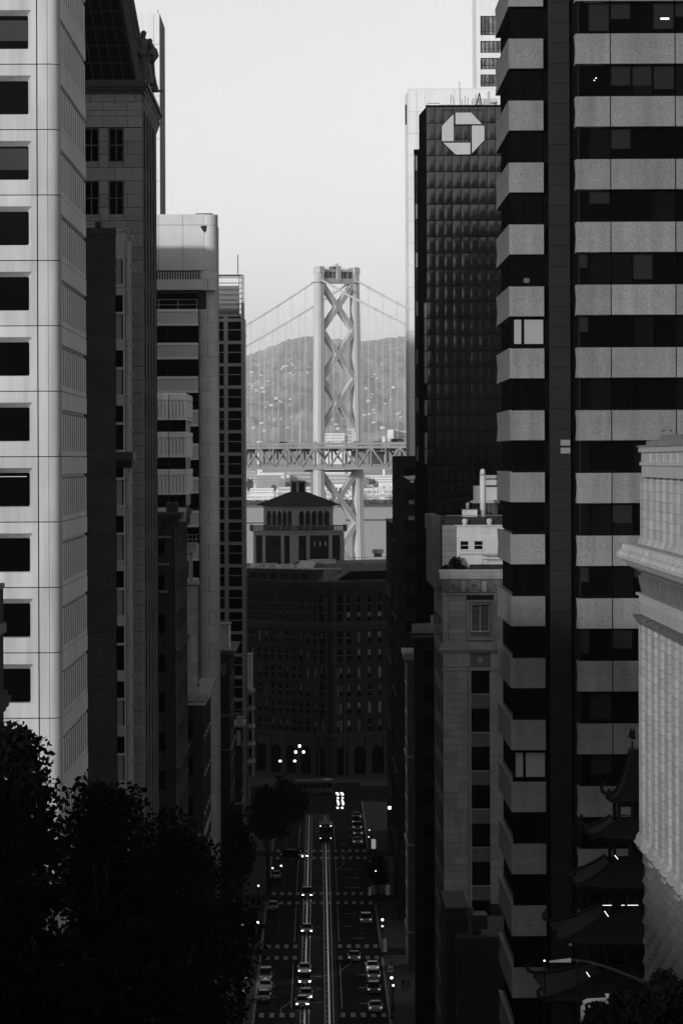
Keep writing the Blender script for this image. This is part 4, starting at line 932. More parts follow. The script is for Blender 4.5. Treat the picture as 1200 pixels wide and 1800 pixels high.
    while p < 1590:
        wn = T.box('window_pane', wx0 + .02, wx1 - .02, Y + .33, Y + .38, zz(p + 40), zz(p), M['glass'])
        T.box('spandrel_panel', wx0, wx1, Y + .15, Y + .38, zz(p + 65.5), zz(p + 40), M['scroll'])
        for q in range(5): T.box('spandrel_rib', wx0 + .25 + q * .4, wx0 + .4 + q * .4, Y + .1, Y + .149, zz(p + 62), zz(p + 45), M['scroll'])
        T.box('spandrel_moulding', wx0, wx1, Y + .05, Y + .38, zz(p + 42), zz(p + 39.8), M['tan_trim']); p += 67.5
    # penthouse storeys
    zf = zz(1002)
    ash(xl - .02, x(803), 923, 1001, 9, m='old_mid', y0=Y + 1.2); T.box('penthouse_core', xl + .3, 34, Y + 1.65, Yb - 4, zf - .2, zz(912), M['metal_dark'])
    T.box('penthouse_side', x(763), xl - .03, Y + 6, Yb - 4, zf - 2, zz(908), M['old_mid'])
    px0 = x(803.5); T.mesh('penthouse_wall', wall_with_holes(px0, 34, Y + 1.1, Y + 1.6, zf, zz(925), [(x(810.5), x(825.5), zz(967), zz(951)), (x(835), x(850.5), zz(967), zz(951))]), M['pale'])
    T.box('penthouse_cornice', px0 - .2, 34, Y + .9, Y + 1.6, zz(925) + .002, zz(923), M['pale']); T.box('penthouse_band', px0 - .03, 34, Y + 1.05, Y + 1.098, zz(943.5), zz(942), M['granite'])
    for a, b in ((810.5, 825.5), (835, 850.5)):
        wn = T.mesh('penthouse_window', frame(x(a) + .01, x(b) - .01, Y + 1.25, zz(967) + .01, zz(951) - .01, .06, .1, 1, 2), M['pale'])
        T.box('pane', x(a) + .02, x(b) - .02, Y + 1.36, Y + 1.4, zz(967), zz(951), M['glass'], wn); T.box('lintel', x(a) - .1, x(b) + .1, Y + 1.0, Y + 1.12, zz(950.8), zz(949.5), M['granite']); T.box('sill', x(a) - .1, x(b) + .1, Y + .98, Y + 1.12, zz(969), zz(967.2), M['pale'])
    T.mesh('wall_conduit', G().tube([(x(809), Y + 1.05, zz(995)), (x(809), Y + 1.05, zz(977)), (x(811), Y + 1.05, zz(974.5)), (34, Y + 1.05, zz(974))], .04, 6), M['metal_mid'])
    T.mesh('terrace_rail', G().tube([(x(849.5), Y + .3, zz(996)), (x(849.5), Y + .3, zz(977)), (33, Y + .3, zz(977))], .05).tube([(x(849.5), Y + .3, zz(984)), (33, Y + .3, zz(984))], .04), M['metal_dark'])
    T.box('terrace_box', x(826), 33, Y + .45, Y + .95, zf, zz(992.5), M['metal_dark']); T.box('terrace_floor', xl - .3, 33, Y - .3, Y + 1.2, zf - .15, zf - .01, M['pale'])
    T.box('roof_parapet', xl - .1, 34, Y + 4, Y + 4.4, zz(923), zz(909), M['old_dark']); T.mesh('parapet_rail', G().tube([(x(786), Y + 4, zz(907)), (34, Y + 4, zz(906.5))], .05), M['metal_mid'])
    return x, zz, Y
def wall_with_holes(x0, x1, y0, y1, z0, z1, holes):
    g = G(); xs = sorted({x0, x1} | {h[0] for h in holes} | {h[1] for h in holes}); zs = sorted({z0, z1} | {h[2] for h in holes} | {h[3] for h in holes})
    for a, b in zip(xs, xs[1:]):
        for c, d in zip(zs, zs[1:]):
            mx, mz = (a + b) / 2, (c + d) / 2
            if not any(h[0] < mx < h[1] and h[2] < mz < h[3] for h in holes): g.box(a, b, y0, y1, c, d)
    return g
x, zz, Y = frieze_building()
R = Thing('roof_flue', 'tall round flue with a ball cap above the white penthouse', 'flue', (x(853.5), Y + 7, zz(915)))
R.mesh('pipe', G().lathe([(.31, 0), (.33, zz(836) - zz(915))], (x(853.5), Y + 7, zz(915)), 16), M['old_light'], smooth=True); R.mesh('collar', G().lathe([(.35, 0), (.35, .12)], (x(853.5), Y + 7, zz(834.5)), 16), M['pale'])
R.mesh('ball_cap', G().lathe([(.02, 0), (.2, .05), (.29, .25), (.25, .45), (.12, .58), (.01, .62)], (x(853.5), Y + 7, zz(834)), 14), M['granite'], smooth=True)
R = Thing('roof_tank_box', 'small boxed roof tank with round vent beside the tall flue', 'roof box', (x(829), Y + 7, zz(915)))
R.box('cabinet', x(816.5), x(843), Y + 6, Y + 8, zz(915), zz(897), M['granite']); R.box('lid', x(816), x(843.5), Y + 5.9, Y + 8.1, zz(897), zz(896), M['metal_mid'])
R.mesh('vent', G().lathe([(.18, 0), (.18, .45), (.21, .5), (.2, .62), (.1, .72), (.01, .74)], (x(826.5), Y + 7, zz(896)), 12), M['pale'], smooth=True)
for p in (819, 862):
    R = Thing('roof_vent', 'squat white roof vent, ' + ('left' if p < 830 else 'right') + ' one above penthouse windows', 'vent', (x(p), Y + 1.4, zz(923)), group='white vents on the penthouse roof')
    R.mesh('drum', G().lathe([(.26, 0), (.28, .3)], (x(p), Y + 1.4, zz(923)), 14), M['pale'], smooth=True); R.mesh('hood', G().lathe([(.33, 0), (.36, .1), (.34, .2), (.3, .26), (.31, .34), (.2, .4)], (x(p), Y + 1.4, zz(923) + .28), 14), M['pale'], smooth=True)
R = Thing('stair_bulkhead', 'pale stepped bulkhead with glazed base behind the flue', 'bulkhead', (x(868), Y + 12, zz(915)))
R.box('upper_wall', x(855), x(885), Y + 10, Y + 14, zz(882), zz(857), M['granite']); R.box('top_slab', x(855), x(885), Y + 9.8, Y + 14, zz(842), zz(836), M['pale']); R.box('second_slab', x(855), x(885), Y + 9.9, Y + 14, zz(854), zz(844), M['granite'])
R.box('side_wall', x(840), x(854), Y + 11, Y + 14, zz(880), zz(855), M['granite_light']); R.mesh('skirt_roof', G().prism([(x(832), zz(884)), (x(840), zz(880)), (x(885), zz(880)), (x(885), zz(886)), (x(836), zz(886))], Y + 9.5, Y + 14), M['old_light'])
for k in range(4): R.box('glazed_bay', x(856 + 7 * k), x(862 + 7 * k), Y + 9.9, Y + 10.3, zz(912), zz(887), M['blind'])
R.box('base', x(838), x(885), Y + 10.4, Y + 14, zz(915), zz(886.5), M['old_dark'])
# terrace shrubs in planters
def shrub(label, c, rx, rz_, n, seed, planter=True, group=None, name='terrace_shrub', m='leaf', size=.16):
    rng = np.random.default_rng(seed); T = Thing(name, label, 'shrub', c, group=group)
    p = rng.normal(size=(n, 3)); p /= np.linalg.norm(p, axis=1)[:, None]; p *= rng.random(n)[:, None] ** .4
    p = p * np.array((rx, rx, rz_)) + np.array(c) + np.array((0, 0, rz_)); V, Fc = leaf_mesh(p, rng, size)
    me = bulk_mesh(V, Fc, M[m]); T.put('foliage', me, (0, 0, 0)).location = -Vector(c)
    T.mesh('stem', G().tube([Vector(c), Vector(c) + Vector((.05, 0, rz_ * 1.2))], [.06, .03], 5), M['bark'])
    if planter: T.box('planter', c[0] - rx * .6, c[0] + rx * .6, c[1] - .3, c[1] + .3, c[2] - .25, c[2] + .15, M['old_dark'])
def leaf_mesh(p, rng, size):
    n = len(p); a = rng.normal(size=(n, 3)); a /= np.linalg.norm(a, axis=1)[:, None]; b = np.cross(a, rng.normal(size=(n, 3))); b /= np.linalg.norm(b, axis=1)[:, None]
    sz = size * (.6 + .8 * rng.random(n))[:, None]
    V = np.stack([p - a * sz, p - a * sz * .1 + b * sz * .62, p + a * sz, p - a * sz * .1 - b * sz * .62], 1).reshape(-1, 3)
    return V, np.arange(4 * n).reshape(-1, 4)
def bulk_mesh(V, Fc, m):
    me = bpy.data.meshes.new('foliage'); me.vertices.add(len(V)); me.vertices.foreach_set('co', V.astype(np.float32).ravel())
    me.loops.add(Fc.size); me.loops.foreach_set('vertex_index', Fc.astype(np.int32).ravel()); me.polygons.add(len(Fc)); me.polygons.foreach_set('loop_start', np.arange(0, Fc.size, 4, dtype=np.int32))
    me.update(calc_edges=True); me.materials.append(m); return me
shrub('dark bushy terrace shrub in front of the white penthouse', (x(800), Y + .2, zz(1002)), .7, .75, 260, 3)
shrub('low terrace plant at the left end of stone parapet', (x(783), Y + .2, zz(1002)), .5, .28, 120, 4)
shrub('flat leaning terrace plant right of the bushy one', (x(811), Y + .2, zz(1002)), .55, .3, 140, 5)
# ---- two old fronts beyond it
Y = 541; T = masonry('slate_roof_building', 'dark old building with slate eave between the ashlar and black buildings', X(728, Y, 1120), Y, 546, Z(1122, Y, 740), 8, 4.1, 'black_stone', 'old_dark', side='right', wfront=3.4, npier=1, nside=1, cornice=((.2, 0, .3), (.5, .3, .6)), dent=False)
T.mesh('sloping_roof', G().slab((X(722, Y), Y - .7, Z(1120, Y)), (X(765, Y), Y - .7, Z(1118, Y)), (X(765, Y), Y + 5, Z(1098, Y)), (X(724, Y), Y + 5, Z(1100, Y)), .15), M['old_mid'])
T.box('pale_flue', X(756, Y), X(761, Y), Y + 1, Y + 1.4, Z(1104, Y), Z(1083, Y), M['old_light'])
Y = 622; T = masonry('narrow_pale_building', 'narrow dark old facade seen edge on beside the black buildings', X(716, Y, 1200), Y, 640, Z(1160, Y, 722), 7, 4.0, 'old_dark', 'old_mid', side='right', wfront=3, npier=1, nside=3, cornice=((.2, 0, .4), (.5, .4, .9)))
# ---- white terracotta bank seen along its street side, right edge
def terracotta_bank():
    XW = 13.0; YE = 182.4; YN = 139; s = YE / F; zz = lambda p: Z(p, YE, 1130); zb = ground(165) - 2
    T = Thing('terracotta_bank', 'pale terracotta bank with giant pilasters and lion-head cornice at right edge', 'building', (18, 160, zb))
    T.box('lower_wall', XW, 28, YN, YE, zz(1480), zz(1095), M['terracotta_dark']); T.box('base_wall', XW + .02, 28, YN, YE - .02, zb, zz(1497), M['terracotta_dark'])  # lower wall darkened for the shade between pilasters
    T.box('upper_wall', XW + .06, 28, YN, YE, zz(957), zz(838), M['terracotta_dark']); T.box('upper_frieze', XW - .02, 28, YN, YE + .04, zz(838), zz(818), M['terracotta'])  # upper wall darkened for pilaster gap shade as well
    T.box('roof_ledge', XW - .1, 28, YN, YE + .1, zz(818), zz(812), M['terracotta']); T.box('attic_wall', XW, 28, YN, YE + .02, zz(812), zz(795), M['terracotta'])
    T.box('attic_cap', XW - .14, 28, YN, YE + .12, zz(795), zz(786), M['terracotta']); T.box('attic_coping', XW - .2, 28, YN, YE + .15, zz(786), zz(783), M['terracotta_dark'])
    T.box('roof_slab', XW + .15, 28, YN, YE - .2, zz(783), zz(775), M['old_mid']); T.box('roof_rise', XW + .6, 28, YN, YE - 2, zz(775), zz(766), M['terracotta_dark'])
    pitch = 3.35; n = 12
    for i in range(n):
        y1 = YE - i * pitch; y0 = y1 - 1.95
        hh = 15.4 * s
        if i < 8:
            z = zz(1462); k = 0
            while z < zz(1098):
                zt = min(z + hh, zz(1096)); j0 = .0
                T.box('terracotta_block', XW - .17, XW - .003, y0, y1, z + .008, zt - .008, M['terracotta']); z += hh; k += 1
            z = zz(943)
            while z < zz(842):
                zt = min(z + 16.2 * s, zz(841)); T.box('upper_terracotta_block', XW - .09, XW + .055, y0, y1, z + .006, zt - .006, M['terracotta']); z += 16.2 * s
        else: T.box('pilaster', XW - .17, XW - .003, y0, y1, zz(1462), zz(1096), M['terracotta']); T.box('pilaster', XW - .09, XW + .055, y0, y1, zz(943), zz(842), M['terracotta'])
        T.mesh('pilaster_base', G().frustum((XW + .05, (y0 + y1) / 2), (.44, 1.25), (.30, 1.05), zz(1480), zz(1472)).frustum((XW + .05, (y0 + y1) / 2), (.36, 1.15), (.24, 1.0), zz(1472), zz(1462)), M['terracotta'])
        T.mesh('pilaster_base', G().frustum((XW + .1, (y0 + y1) / 2), (.32, 1.15), (.2, .99), zz(957), zz(943)), M['terracotta'])
        T.mesh('capital', G().frustum((XW + .05, (y0 + y1) / 2), (.24, 1.0), (.33, 1.15), zz(1096), zz(1088)).frustum((XW + .05, (y0 + y1) / 2), (.36, 1.2), (.46, 1.3), zz(1088), zz(1080)), M['terracotta_dark'])
        T.box('attic_die', XW - .06, XW - .002, y0 + .3, y1 - .3, zz(812), zz(796), M['terracotta']); T.box('slot', XW + .03, XW + .07, y0 - 1.38, y0 - .02, zz(842), zz(838.5), M['metal_dark'])
    # base ledge, main entablature
    T.mesh('base_ledge', G().prism([(XW - .3, zz(1480)), (XW + .1, zz(1480)), (XW + .1, zz(1500)), (XW - .02, zz(1500)), (XW - .26, zz(1490))], YN, YE + .28), M['terracotta_dark'])
    T.box('architrave', XW - .1, 28, YN, YE + .1, zz(1079), zz(1058), M['terracotta']); T.box('architrave_band', XW - .14, 28, YN, YE + .14, zz(1058), zz(1045), M['terracotta']); T.box('architrave_fillet', XW - .26, 28, YN, YE + .24, zz(1045), zz(1041), M['terracotta'])
    T.box('leaf_frieze', XW - .04, 28, YN, YE + .04, zz(1041), zz(1006), M['terracotta_dark'])
    for i in range(46):
        y1 = YE - i * .9; T.mesh('acanthus_leaf', G().add([(XW - .05, y1, zz(1040)), (XW - .05, y1 - .7, zz(1040)), (XW - .13, y1 - .1, zz(1026)), (XW - .13, y1 - .6, zz(1026)), (XW - .2, y1 - .2, zz(1012)), (XW - .2, y1 - .5, zz(1012)), (XW - .045, y1 - .35, zz(1007))], [(0, 1, 3, 2), (2, 3, 5, 4), (4, 5, 6), (0, 2, 4, 6), (1, 6, 5, 3)]), M['terracotta_dark'])
    T.mesh('cornice_soffit', G().prism([(XW - .05, zz(1006)), (XW - .6, zz(993)), (XW - .74, zz(984)), (XW - .74, zz(975)), (XW, zz(975))], YN, YE + .6), M['terracotta'])
    T.mesh('cornice_gutter', G().prism([(XW - .72, zz(974.8)), (XW - .76, zz(968)), (XW - .66, zz(956)), (XW - .6, zz(955)), (XW, zz(955)), (XW, zz(974.8))], YN, YE + .62), M['terracotta'])
    for i in range(38):
        y1 = YE + .5 - i * 1.12
        T.mesh('lion_head', G().lathe([(.02, -.22), (.15, -.15), (.22, 0), (.17, .13), (.06, .2), (.01, .22)], (XW - .8, y1, zz(974)), 8), M['terracotta'])
        T.mesh('lion_snout', G().lathe([(.02, -.07), (.07, -.03), (.07, .03), (.02, .06)], (XW - .93, y1, zz(977)), 6), M['terracotta'])
        T.mesh('antefix', G().prism([(y1 - .12, zz(969)), (y1 + .12, zz(969)), (y1 + .09, zz(957)), (y1 - .09, zz(957))], XW - .79, XW - .66, 'x'), M['terracotta'])
    # rusticated base with faceted stones
    rz = 17.5 * s; pm = None
    for r in range(16):
        z0 = zz(1502) - (r + 1) * rz
        for c in range(12):
            y1 = YE - .1 - c * 3.3 - (1.6 if r % 2 else 0)
            if pm is None:
                g = G(); g.add([(0, 0, 0), (0, -3.1, 0), (0, -3.1, rz - .03), (0, 0, rz - .03), (-.16, -1.0, rz * .5), (-.16, -2.1, rz * .5)], [(0, 3, 4), (1, 5, 2), (0, 4, 5, 1), (3, 2, 5, 4), (0, 1, 2, 3)]); pm = mesh_from(g.V, g.F, M['rust'])
            T.put('faceted_stone', pm, (XW + .015, y1, z0))
    for k in range(10):
        y1 = YE - .2 - k * 3.3; T.box('base_frieze_block', XW - .06, XW + .018, y1 - 1.7, y1, zz(1514), zz(1501), M['terracotta'] if k % 2 else M['terracotta_dark'])
    for k, p in enumerate((1166, 1179)):
        yv = 178 - k * .2; R = Thing('roof_cowl', 'small hooded roof cowl on terracotta bank, ' + ('left' if k == 0 else 'right') + ' of two', 'vent', (X(p, yv), yv, zz(766)), group='hooded cowls on the terracotta bank')
        R.mesh('pipe', G().frustum((X(p, yv), yv), (.13, .13), (.07, .07), zz(766), zz(759)), M['terracotta_dark']); R.mesh('hood', G().box(X(p, yv) - .12, X(p, yv) + .12, yv - .12, yv + .12, zz(757), zz(749)).box(X(p, yv) - .09, X(p, yv) + .09, yv - .13, yv - .121, zz(756), zz(751)), M['old_mid']); R.mesh('neck', G().lathe([(.06, 0), (.05, .06)], (X(p, yv), yv, zz(759)), 8), M['metal_dark'])
terracotta_bank()
# ---- pagoda-roofed corner tower
def pagoda_tower():
    Y = 226; s = Y / F; ax = X(1152, Y, 1500); cy = Y + 5; zz = lambda p: Z(p, Y, 1100); zb = ground(226)
    T = Thing('pagoda_tower', 'black pagoda tower with upswept tiered eaves behind the terracotta bank', 'building', (ax, cy, zb))
    def roof(nm, a, b, z1, z0, lift, power, m=M['pagoda_roof'], n=10, rows=6):
        g = G()
        for side in range(4):
            V = []
            for r in range(rows + 1):
                t = r / rows; h = a + (b - a) * t; zc = z1 - (z1 - z0) * (1 - (1 - t) ** power)
                for i in range(n + 1):
                    u = -1 + 2 * i / n; zz_ = zc + lift * abs(u) ** 5 * t ** 2; e = h * (1 + .05 * abs(u) ** 6 * t)
                    p = (u * e, -e); ca, sa = [(1, 0), (0, 1), (-1, 0), (0, -1)][side]
                    V.append((ax + p[0] * ca - p[1] * sa, cy + p[0] * sa + p[1] * ca, zz_))
            Fc = [(r * (n + 1) + i, r * (n + 1) + i + 1, (r + 1) * (n + 1) + i + 1, (r + 1) * (n + 1) + i) for r in range(rows) for i in range(n)]
            g.add(V, Fc)
        nv = len(g.V); base = list(g.V); g.add([(v[0], v[1], v[2] - .14) for v in base], [f[::-1] for f in g.F])
        return T.mesh(nm, g, m)
    def hip(a, b, z1, z0, lift, power, m):
        for sx in (-1, 1):
            for sy in (-1, 1):
                pts = []
                for r in range(9):
                    t = r / 8; h = (a + (b - a) * t) * (1 + .05 * t); pts.append((ax + sx * h, cy + sy * h, z1 - (z1 - z0) * (1 - (1 - t) ** power) + lift * t ** 2 + .06))
                T.mesh('hip_ridge', G().tube(pts, .09, 6), m)
                e = Vector(pts[-1]); T.mesh('eave_finial', G().tube([e, e + Vector((sx * .18, sy * .18, .12)), e + Vector((sx * .22, sy * .22, .36)), e + Vector((sx * .1, sy * .1, .5)), e + Vector((sx * .02, sy * .02, .38))], [.1, .11, .1, .09, .05], 6), m)
    def half(p): return (1152 - p) * s
    ribm = M['pagoda']
    roof('bell_roof', half(1122), half(1084), zz(1333), zz(1418), .05, 2.4); hip(half(1122), half(1084), zz(1333), zz(1418), .05, 2.4, ribm)
    T.box('roof_crown', ax - half(1120), ax + half(1120), cy - half(1120), cy + half(1120), zz(1334), zz(1328), ribm)
    fx = X(1121, Y, 1300); g = G().tube([(fx, cy - .8, zz(1330)), (fx, cy - .8, zz(1312))], .06)
    for k in range(9):
        a = k * .7; g.add([(fx, cy - .8, zz(1311) + .02), (fx + .22 * math.cos(a), cy - .8 + .06 * math.sin(a * 3), zz(1311) + .1 + .28 * abs(math.sin(a))), (fx + .1 * math.cos(a + .5), cy - .8, zz(1311) + .3 + .4 * abs(math.sin(a * 1.3))), (fx + .05, cy - .74, zz(1311) + .2)], [(0, 1, 2), (0, 2, 3), (0, 3, 1), (1, 3, 2)])
    T.mesh('leaf_finial', g, ribm)
    tiers = ((1088, 1047, 1455, 1482, 1418), (1078, 1020, 1528, 1566, 1485), (1068, 988, 1616, 1662, 1572), (1060, 960, 1720, 1760, 1668))
    for a, b, pt, pb, wt in tiers:
        ha, hb = half(a), half(b)
        roof('tier_roof', ha, hb, zz(pt), zz(pb), .18, 1.35); hip(ha, hb, zz(pt), zz(pb), .18, 1.35, ribm)
        T.box('eave_band', ax - hb * .93, ax + hb * .93, cy - hb * .93, cy + hb * .93, zz(pb + 7), zz(pb + 3), ribm)
        wh = ha * .88
        for sx in (-1, -.33, .33, 1):
            for sy in (-1, 1): T.box('post', ax + sx * wh - .09, ax + sx * wh + .09, cy + sy * wh - .09, cy + sy * wh + .09, zz(pt), zz(wt + 6), ribm)
        T.box('gallery_rail', ax - wh, ax + wh, cy - wh - .03, cy - wh + .03, zz(pt - 13), zz(pt - 11), ribm); T.box('gallery_wall', ax - wh, ax + wh, cy - wh - .06, cy - wh + .06, zz(pt), zz(pt - 6), ribm)
        T.box('gallery_core', ax - wh * .5, ax + wh * .5, cy - wh * .4, cy + wh * .9, zz(pt), zz(wt), M['pagoda']); T.box('lintel', ax - wh, ax + wh, cy - wh - .05, cy - wh + .05, zz(wt + 10), zz(wt + 4), ribm)
    T.box('lower_wall', ax - half(1062), ax + half(1062), cy - half(1062), cy + half(1062), zb, zz(1755), M['pagoda'])
    for (a, b, p) in ((1062, 1078, 1601), (1095, 1101, 1601), (1106, 1125, 1601), (1045, 1056, 1706)):
        T.box('strip_lamp', X(a, Y), X(b, Y), cy - half(1068) * .88 - .2, cy - half(1068) * .88 - .12, zz(p + .9), zz(p), M['tube_light'])
    for (p0, q0, p1, q1) in ((1062, 1602, 1069, 1612), (1080, 1504, 1086, 1511), (1030, 1709, 1036, 1718)):
        a, b = P(p0, q0, Y), P(p1, q1, Y); T.mesh('strip_lamp', G().tube([a, b], .02, 5), M['tube_light'])
    T.box('strip_lamp', X(1124, Y), X(1129, Y), Y - .1, Y, zz(1439), zz(1437), M['tube_light'])
    T.mesh('gold_knob', G().lathe([(.02, 0), (.08, .04), (.08, .1), (.02, .14)], P(1002, 1664, Y), 8), M['metal_light'])
pagoda_tower()
# ================================================================== DOMED BRICK BLOCK AT THE END OF THE STREET
def ferry_block():
    th = math.radians(40); Yc = 1000; xc = X(580, Yc, 1020); zb = 7.0
    T = Thing('brick_terminal_building', 'wide dark brick and stone block with arcaded hip-roofed tower at street end', 'building', (xc, Yc, zb), th, local=True)
    # local x runs along the right face, local -y... left face runs along local +y ; corner at the origin
    H = Z(1023, Yc, 580) - zb; L1, L2 = 46, 60
    T.box('core', .5, L1, .5, L2, 0, H - .4, M['metal_dark'])
    zf = lambda p: Z(p, Yc, 580) - zb
    T.box('roof_cornice', -1.0, L1, -1.0, L2, H - .5, H, M['trim_dark']); T.box('cornice_bed', -.6, L1, -.6, L2, H - 1.3, H - .5, M['old_dark']); T.box('attic_frieze', -.25, L1, -.25, L2, zf(1045), H - 1.3, M['brick2'])
    T.box('belt_cornice', -.8, L1, -.8, L2, zf(1103), zf(1099), M['trim_dark']); T.box('belt_bed', -.4, L1, -.4, L2, zf(1109), zf(1103), M['old_dark']); T.box('loggia_sill', -.45, L1, -.45, L2, zf(1099), zf(1094), M['old_dark'])
    T.box('base_belt', -.5, L1, -.5, L2, zf(1297), zf(1291), M['trim_dark'])
    pale = mat('dim_window_blind', .14, .7, .1, rand=.5)
    for face in (0, 1):
        n, pt = (8, 3.0) if face == 0 else (18, 2.42)
        def bx(nm, u0, u1, d0, d1, z0, z1, m, par=None):
            return T.box(nm, u0, u1, d0, d1, z0, z1, m, par) if face == 0 else T.box(nm, d0, d1, u0, u1, z0, z1, m, par)
        u = 4.4; off = [u + i * pt for i in range(n)]
        bx('corner_pier', .0, 1.7, -.25, .5, 0, zf(1045), M['brick2']) if face == 0 else bx('corner_pier', .51, 1.7, -.25, .5, 0, zf(1045), M['brick2'])
        bx('corner_pier', 3.6, 4.2, -.2, .5, 0, zf(1045), M['trim_dark'])
        bx('corner_shaft', .5, 1.3, -.42, -.26, zf(1290), zf(1046), M['trim_dark'])
        cols = [(1.75, .8), (2.65, .8)] + [(o + .45, 1.05 if face == 0 else .95) for o in off]
        for i, (c, wd) in enumerate(cols):
            nxt = cols[i + 1][0] if i + 1 < len(cols) else c + pt
            # tall loggia with half columns
            wn = bx('loggia_window', c, c + wd, .2, .26, zf(1094), zf(1047), M['glass'])
            for p in (1062, 1078): bx('loggia_bar', c, c + wd, .14, .19, zf(p + 1), zf(p), M['metal_mid'], wn)
            if face == 0 and i > 1: bx('loggia_blind', c + .1, c + wd - .1, .12, .138, zf(1086), zf(1079), pale, wn)
            if i > 1:
                g = G().lathe([(.3, 0), (.3, .2), (.22, .3), (.2, zf(1052) - zf(1094)), (.3, zf(1049) - zf(1094)), (.3, zf(1046) - zf(1094))], ((c - .45), -.05, zf(1094)) if face == 0 else (-.05, c - .45, zf(1094)), 10)
                T.mesh('half_column', g, M['trim_dark'], smooth=True)
            for r in range(6):
                p = 1112 + r * 31.2
                wn = bx('window', c, c + wd, .12, .3, zf(p + 21), zf(p), M['glass'])
                bx('window_bar', c, c + wd, .08, .119, zf(p + 11), zf(p + 10), M['metal_mid'], wn); bx('sill', c - .08, c + wd + .08, -.2, .1, zf(p + 22.4), zf(p + 21), M['trim_dark'], wn)
                if face == 0 and i > 1 and random.random() < .85 or face == 0 and i < 2 and r >= 2 or face == 1 and random.random() < .4:
                    full = random.random() < .3; bx('blind', c + .12, c + wd - .12, .09, .112, zf(p + (20 if full else 9)), zf(p + .8), pale if face == 0 else mat('dim_window_blind_grey', .06, .7, .1, rand=.5), wn)
            if i > 0 or True:
                bx('brick_pier', c + wd + .01, nxt - .01, -.02, .5, zf(1290), zf(1109), M['brick2']) if nxt - c - wd > .05 else None
        for r in range(7):
            p = 1112 + r * 31.2; bx('brick_band', .6 if face == 1 else .0, off[-1] + pt, .02, .5, zf(p), zf(max(1109, p - 10.2)), M['brick2'])
        for i in range(6):
            c = 3 + i * 5.2; cz = zf(1328); g = G(); r0 = 1.7
            pts = [(c + r0 * math.cos(a * math.pi / 8), cz + r0 * math.sin(a * math.pi / 8)) for a in range(9)]
            V = [(q[0], -.1, q[1]) if face == 0 else (-.1, q[0], q[1]) for q in [(c + r0, .5)] + pts + [(c - r0, .5)]]
            g.add(V, [tuple(range(len(V)))]); T.mesh('arched_doorway', g, M['glass'])
            bx('arcade_pier', c + r0, c + 5.2 - r0, -.3, .5, 0, zf(1298), M['trim_dark'])
        bx('arcade_wall', .5, off[-1] + pt, -.05, .5, 0, zf(1297), M['old_dark'])
    # roof: long shed, stair, parapet railings, boxes
    rl = lambda p, dp=0: Z(p, Yc + dp, 580) - zb
    T.mesh('shed_roof', G().add([(3, 6, H), (L1, 6, H), (L1, 22, H), (3, 22, H), (6, 9, H + 3.6), (L1, 9, H + 3.6), (L1, 19, H + 4.1), (6, 19, H + 4.1)], [(0, 1, 5, 4), (1, 2, 6, 5), (2, 3, 7, 6), (3, 0, 4, 7), (4, 5, 6, 7), (3, 2, 1, 0)]), mat('shed_roof', .12, .8, .1, .3))
    for k in range(5): T.box('shed_window', 8 + k * 4, 11.6 + k * 4, 5.6, 6.6, H + .2, H + 2.0, M['glass'])
    T.box('left_parapet_house', 2, 10, 8.2, 44, H, H + 2.5, M['old_dark']); T.box('left_parapet_cap', 1.8, 10.2, 8, 44.2, H + 2.5, H + 2.8, M['old_light'])
    for k in range(7): T.box('house_window', 1.95, 2.05, 10 + k * 3.6, 12.4 + k * 3.6, H + .3, H + 1.6, M['glass'])
    T.mesh('roof_stair', G().slab((4, 3, H), (4, 5, H), (12, 5, H + 3.8), (12, 3, H + 3.8), .3), M['old_mid'])
    T.mesh('roof_rail', G().tube([(6, 9, H + 4.9), (L1, 9, H + 5.2)], .05).tube([(6, 9, H + 4.4), (L1, 9, H + 4.6)], .04), M['metal_mid'])
    for k in range(9): T.mesh('rail_post', G().tube([(8 + k * 4, 9, H + 3.6), (8 + k * 4, 9, H + 5.0)], .04, 4), M['metal_mid'])
    T.box('roof_kiosk', 7.5, 11, 11, 16, H + 2.8, H + 4.6, M['granite']); T.mesh('roof_hood', G().prism([(2.6, H + 2.8), (6.2, H + 2.8), (5.8, H + 4.2), (3, H + 4.5)], 12, 14), M['precast'])
    for k in range(10): T.box('roof_unit', 3 + random.random() * 4, 4.2 + random.random() * 4 + 3, 15 + k * 2.6, 16.4 + k * 2.6, H + 2.8, H + 3.3 + random.random() * .6, M['granite'] if k % 3 else M['precast'])
    # tower
    tc = X(517, 1030, 900); O = Thing('arcaded_roof_tower', 'small hip-roofed brick lantern tower with stone pilasters and arcade', 'tower', (tc, 1024, 50.2), th, local=True)
    zt = lambda p: Z(p, 1030, 520) - 50.2
    B = 14.2; ox = -1.0
    O.box('brick_body', 0, B + .5, 0, B, -1, zt(938), M['brick2'])
    for face in (0, 1):
        def bx(nm, u0, u1, d0, d1, z0, z1, m, par=None): return O.box(nm, u0, u1, d0, d1, z0, z1, m, par) if face == 0 else O.box(nm, d0, d1, u0, u1, z0, z1, m, par)
        bx('lintel_band', -.15 if face == 0 else .0, B + .1, -.18, -.001, zt(941), zt(935), M['trim'])
        for c, wd in ((-.2 if face == 0 else .0, 1.3), (3.4, 1.0), (10.0, 1.0), (13.4, .9)): bx('stone_pilaster', c, c + wd, -.22, -.002, -1, zt(941), M['trim'])
        for c in (5.4, 7.1, 8.7) if True else (): 
            wn = bx('arched_window', c, c + .62, -.03, -.004, zt(961), zt(951), M['glass']); bx('window_blind', c + .32, c + .6, -.05, -.032, zt(960), zt(952), M['granite'], wn) if face == 0 else None
        bx('arched_window', 1.9, 2.5, -.03, -.004, zt(961), zt(950), M['glass'])
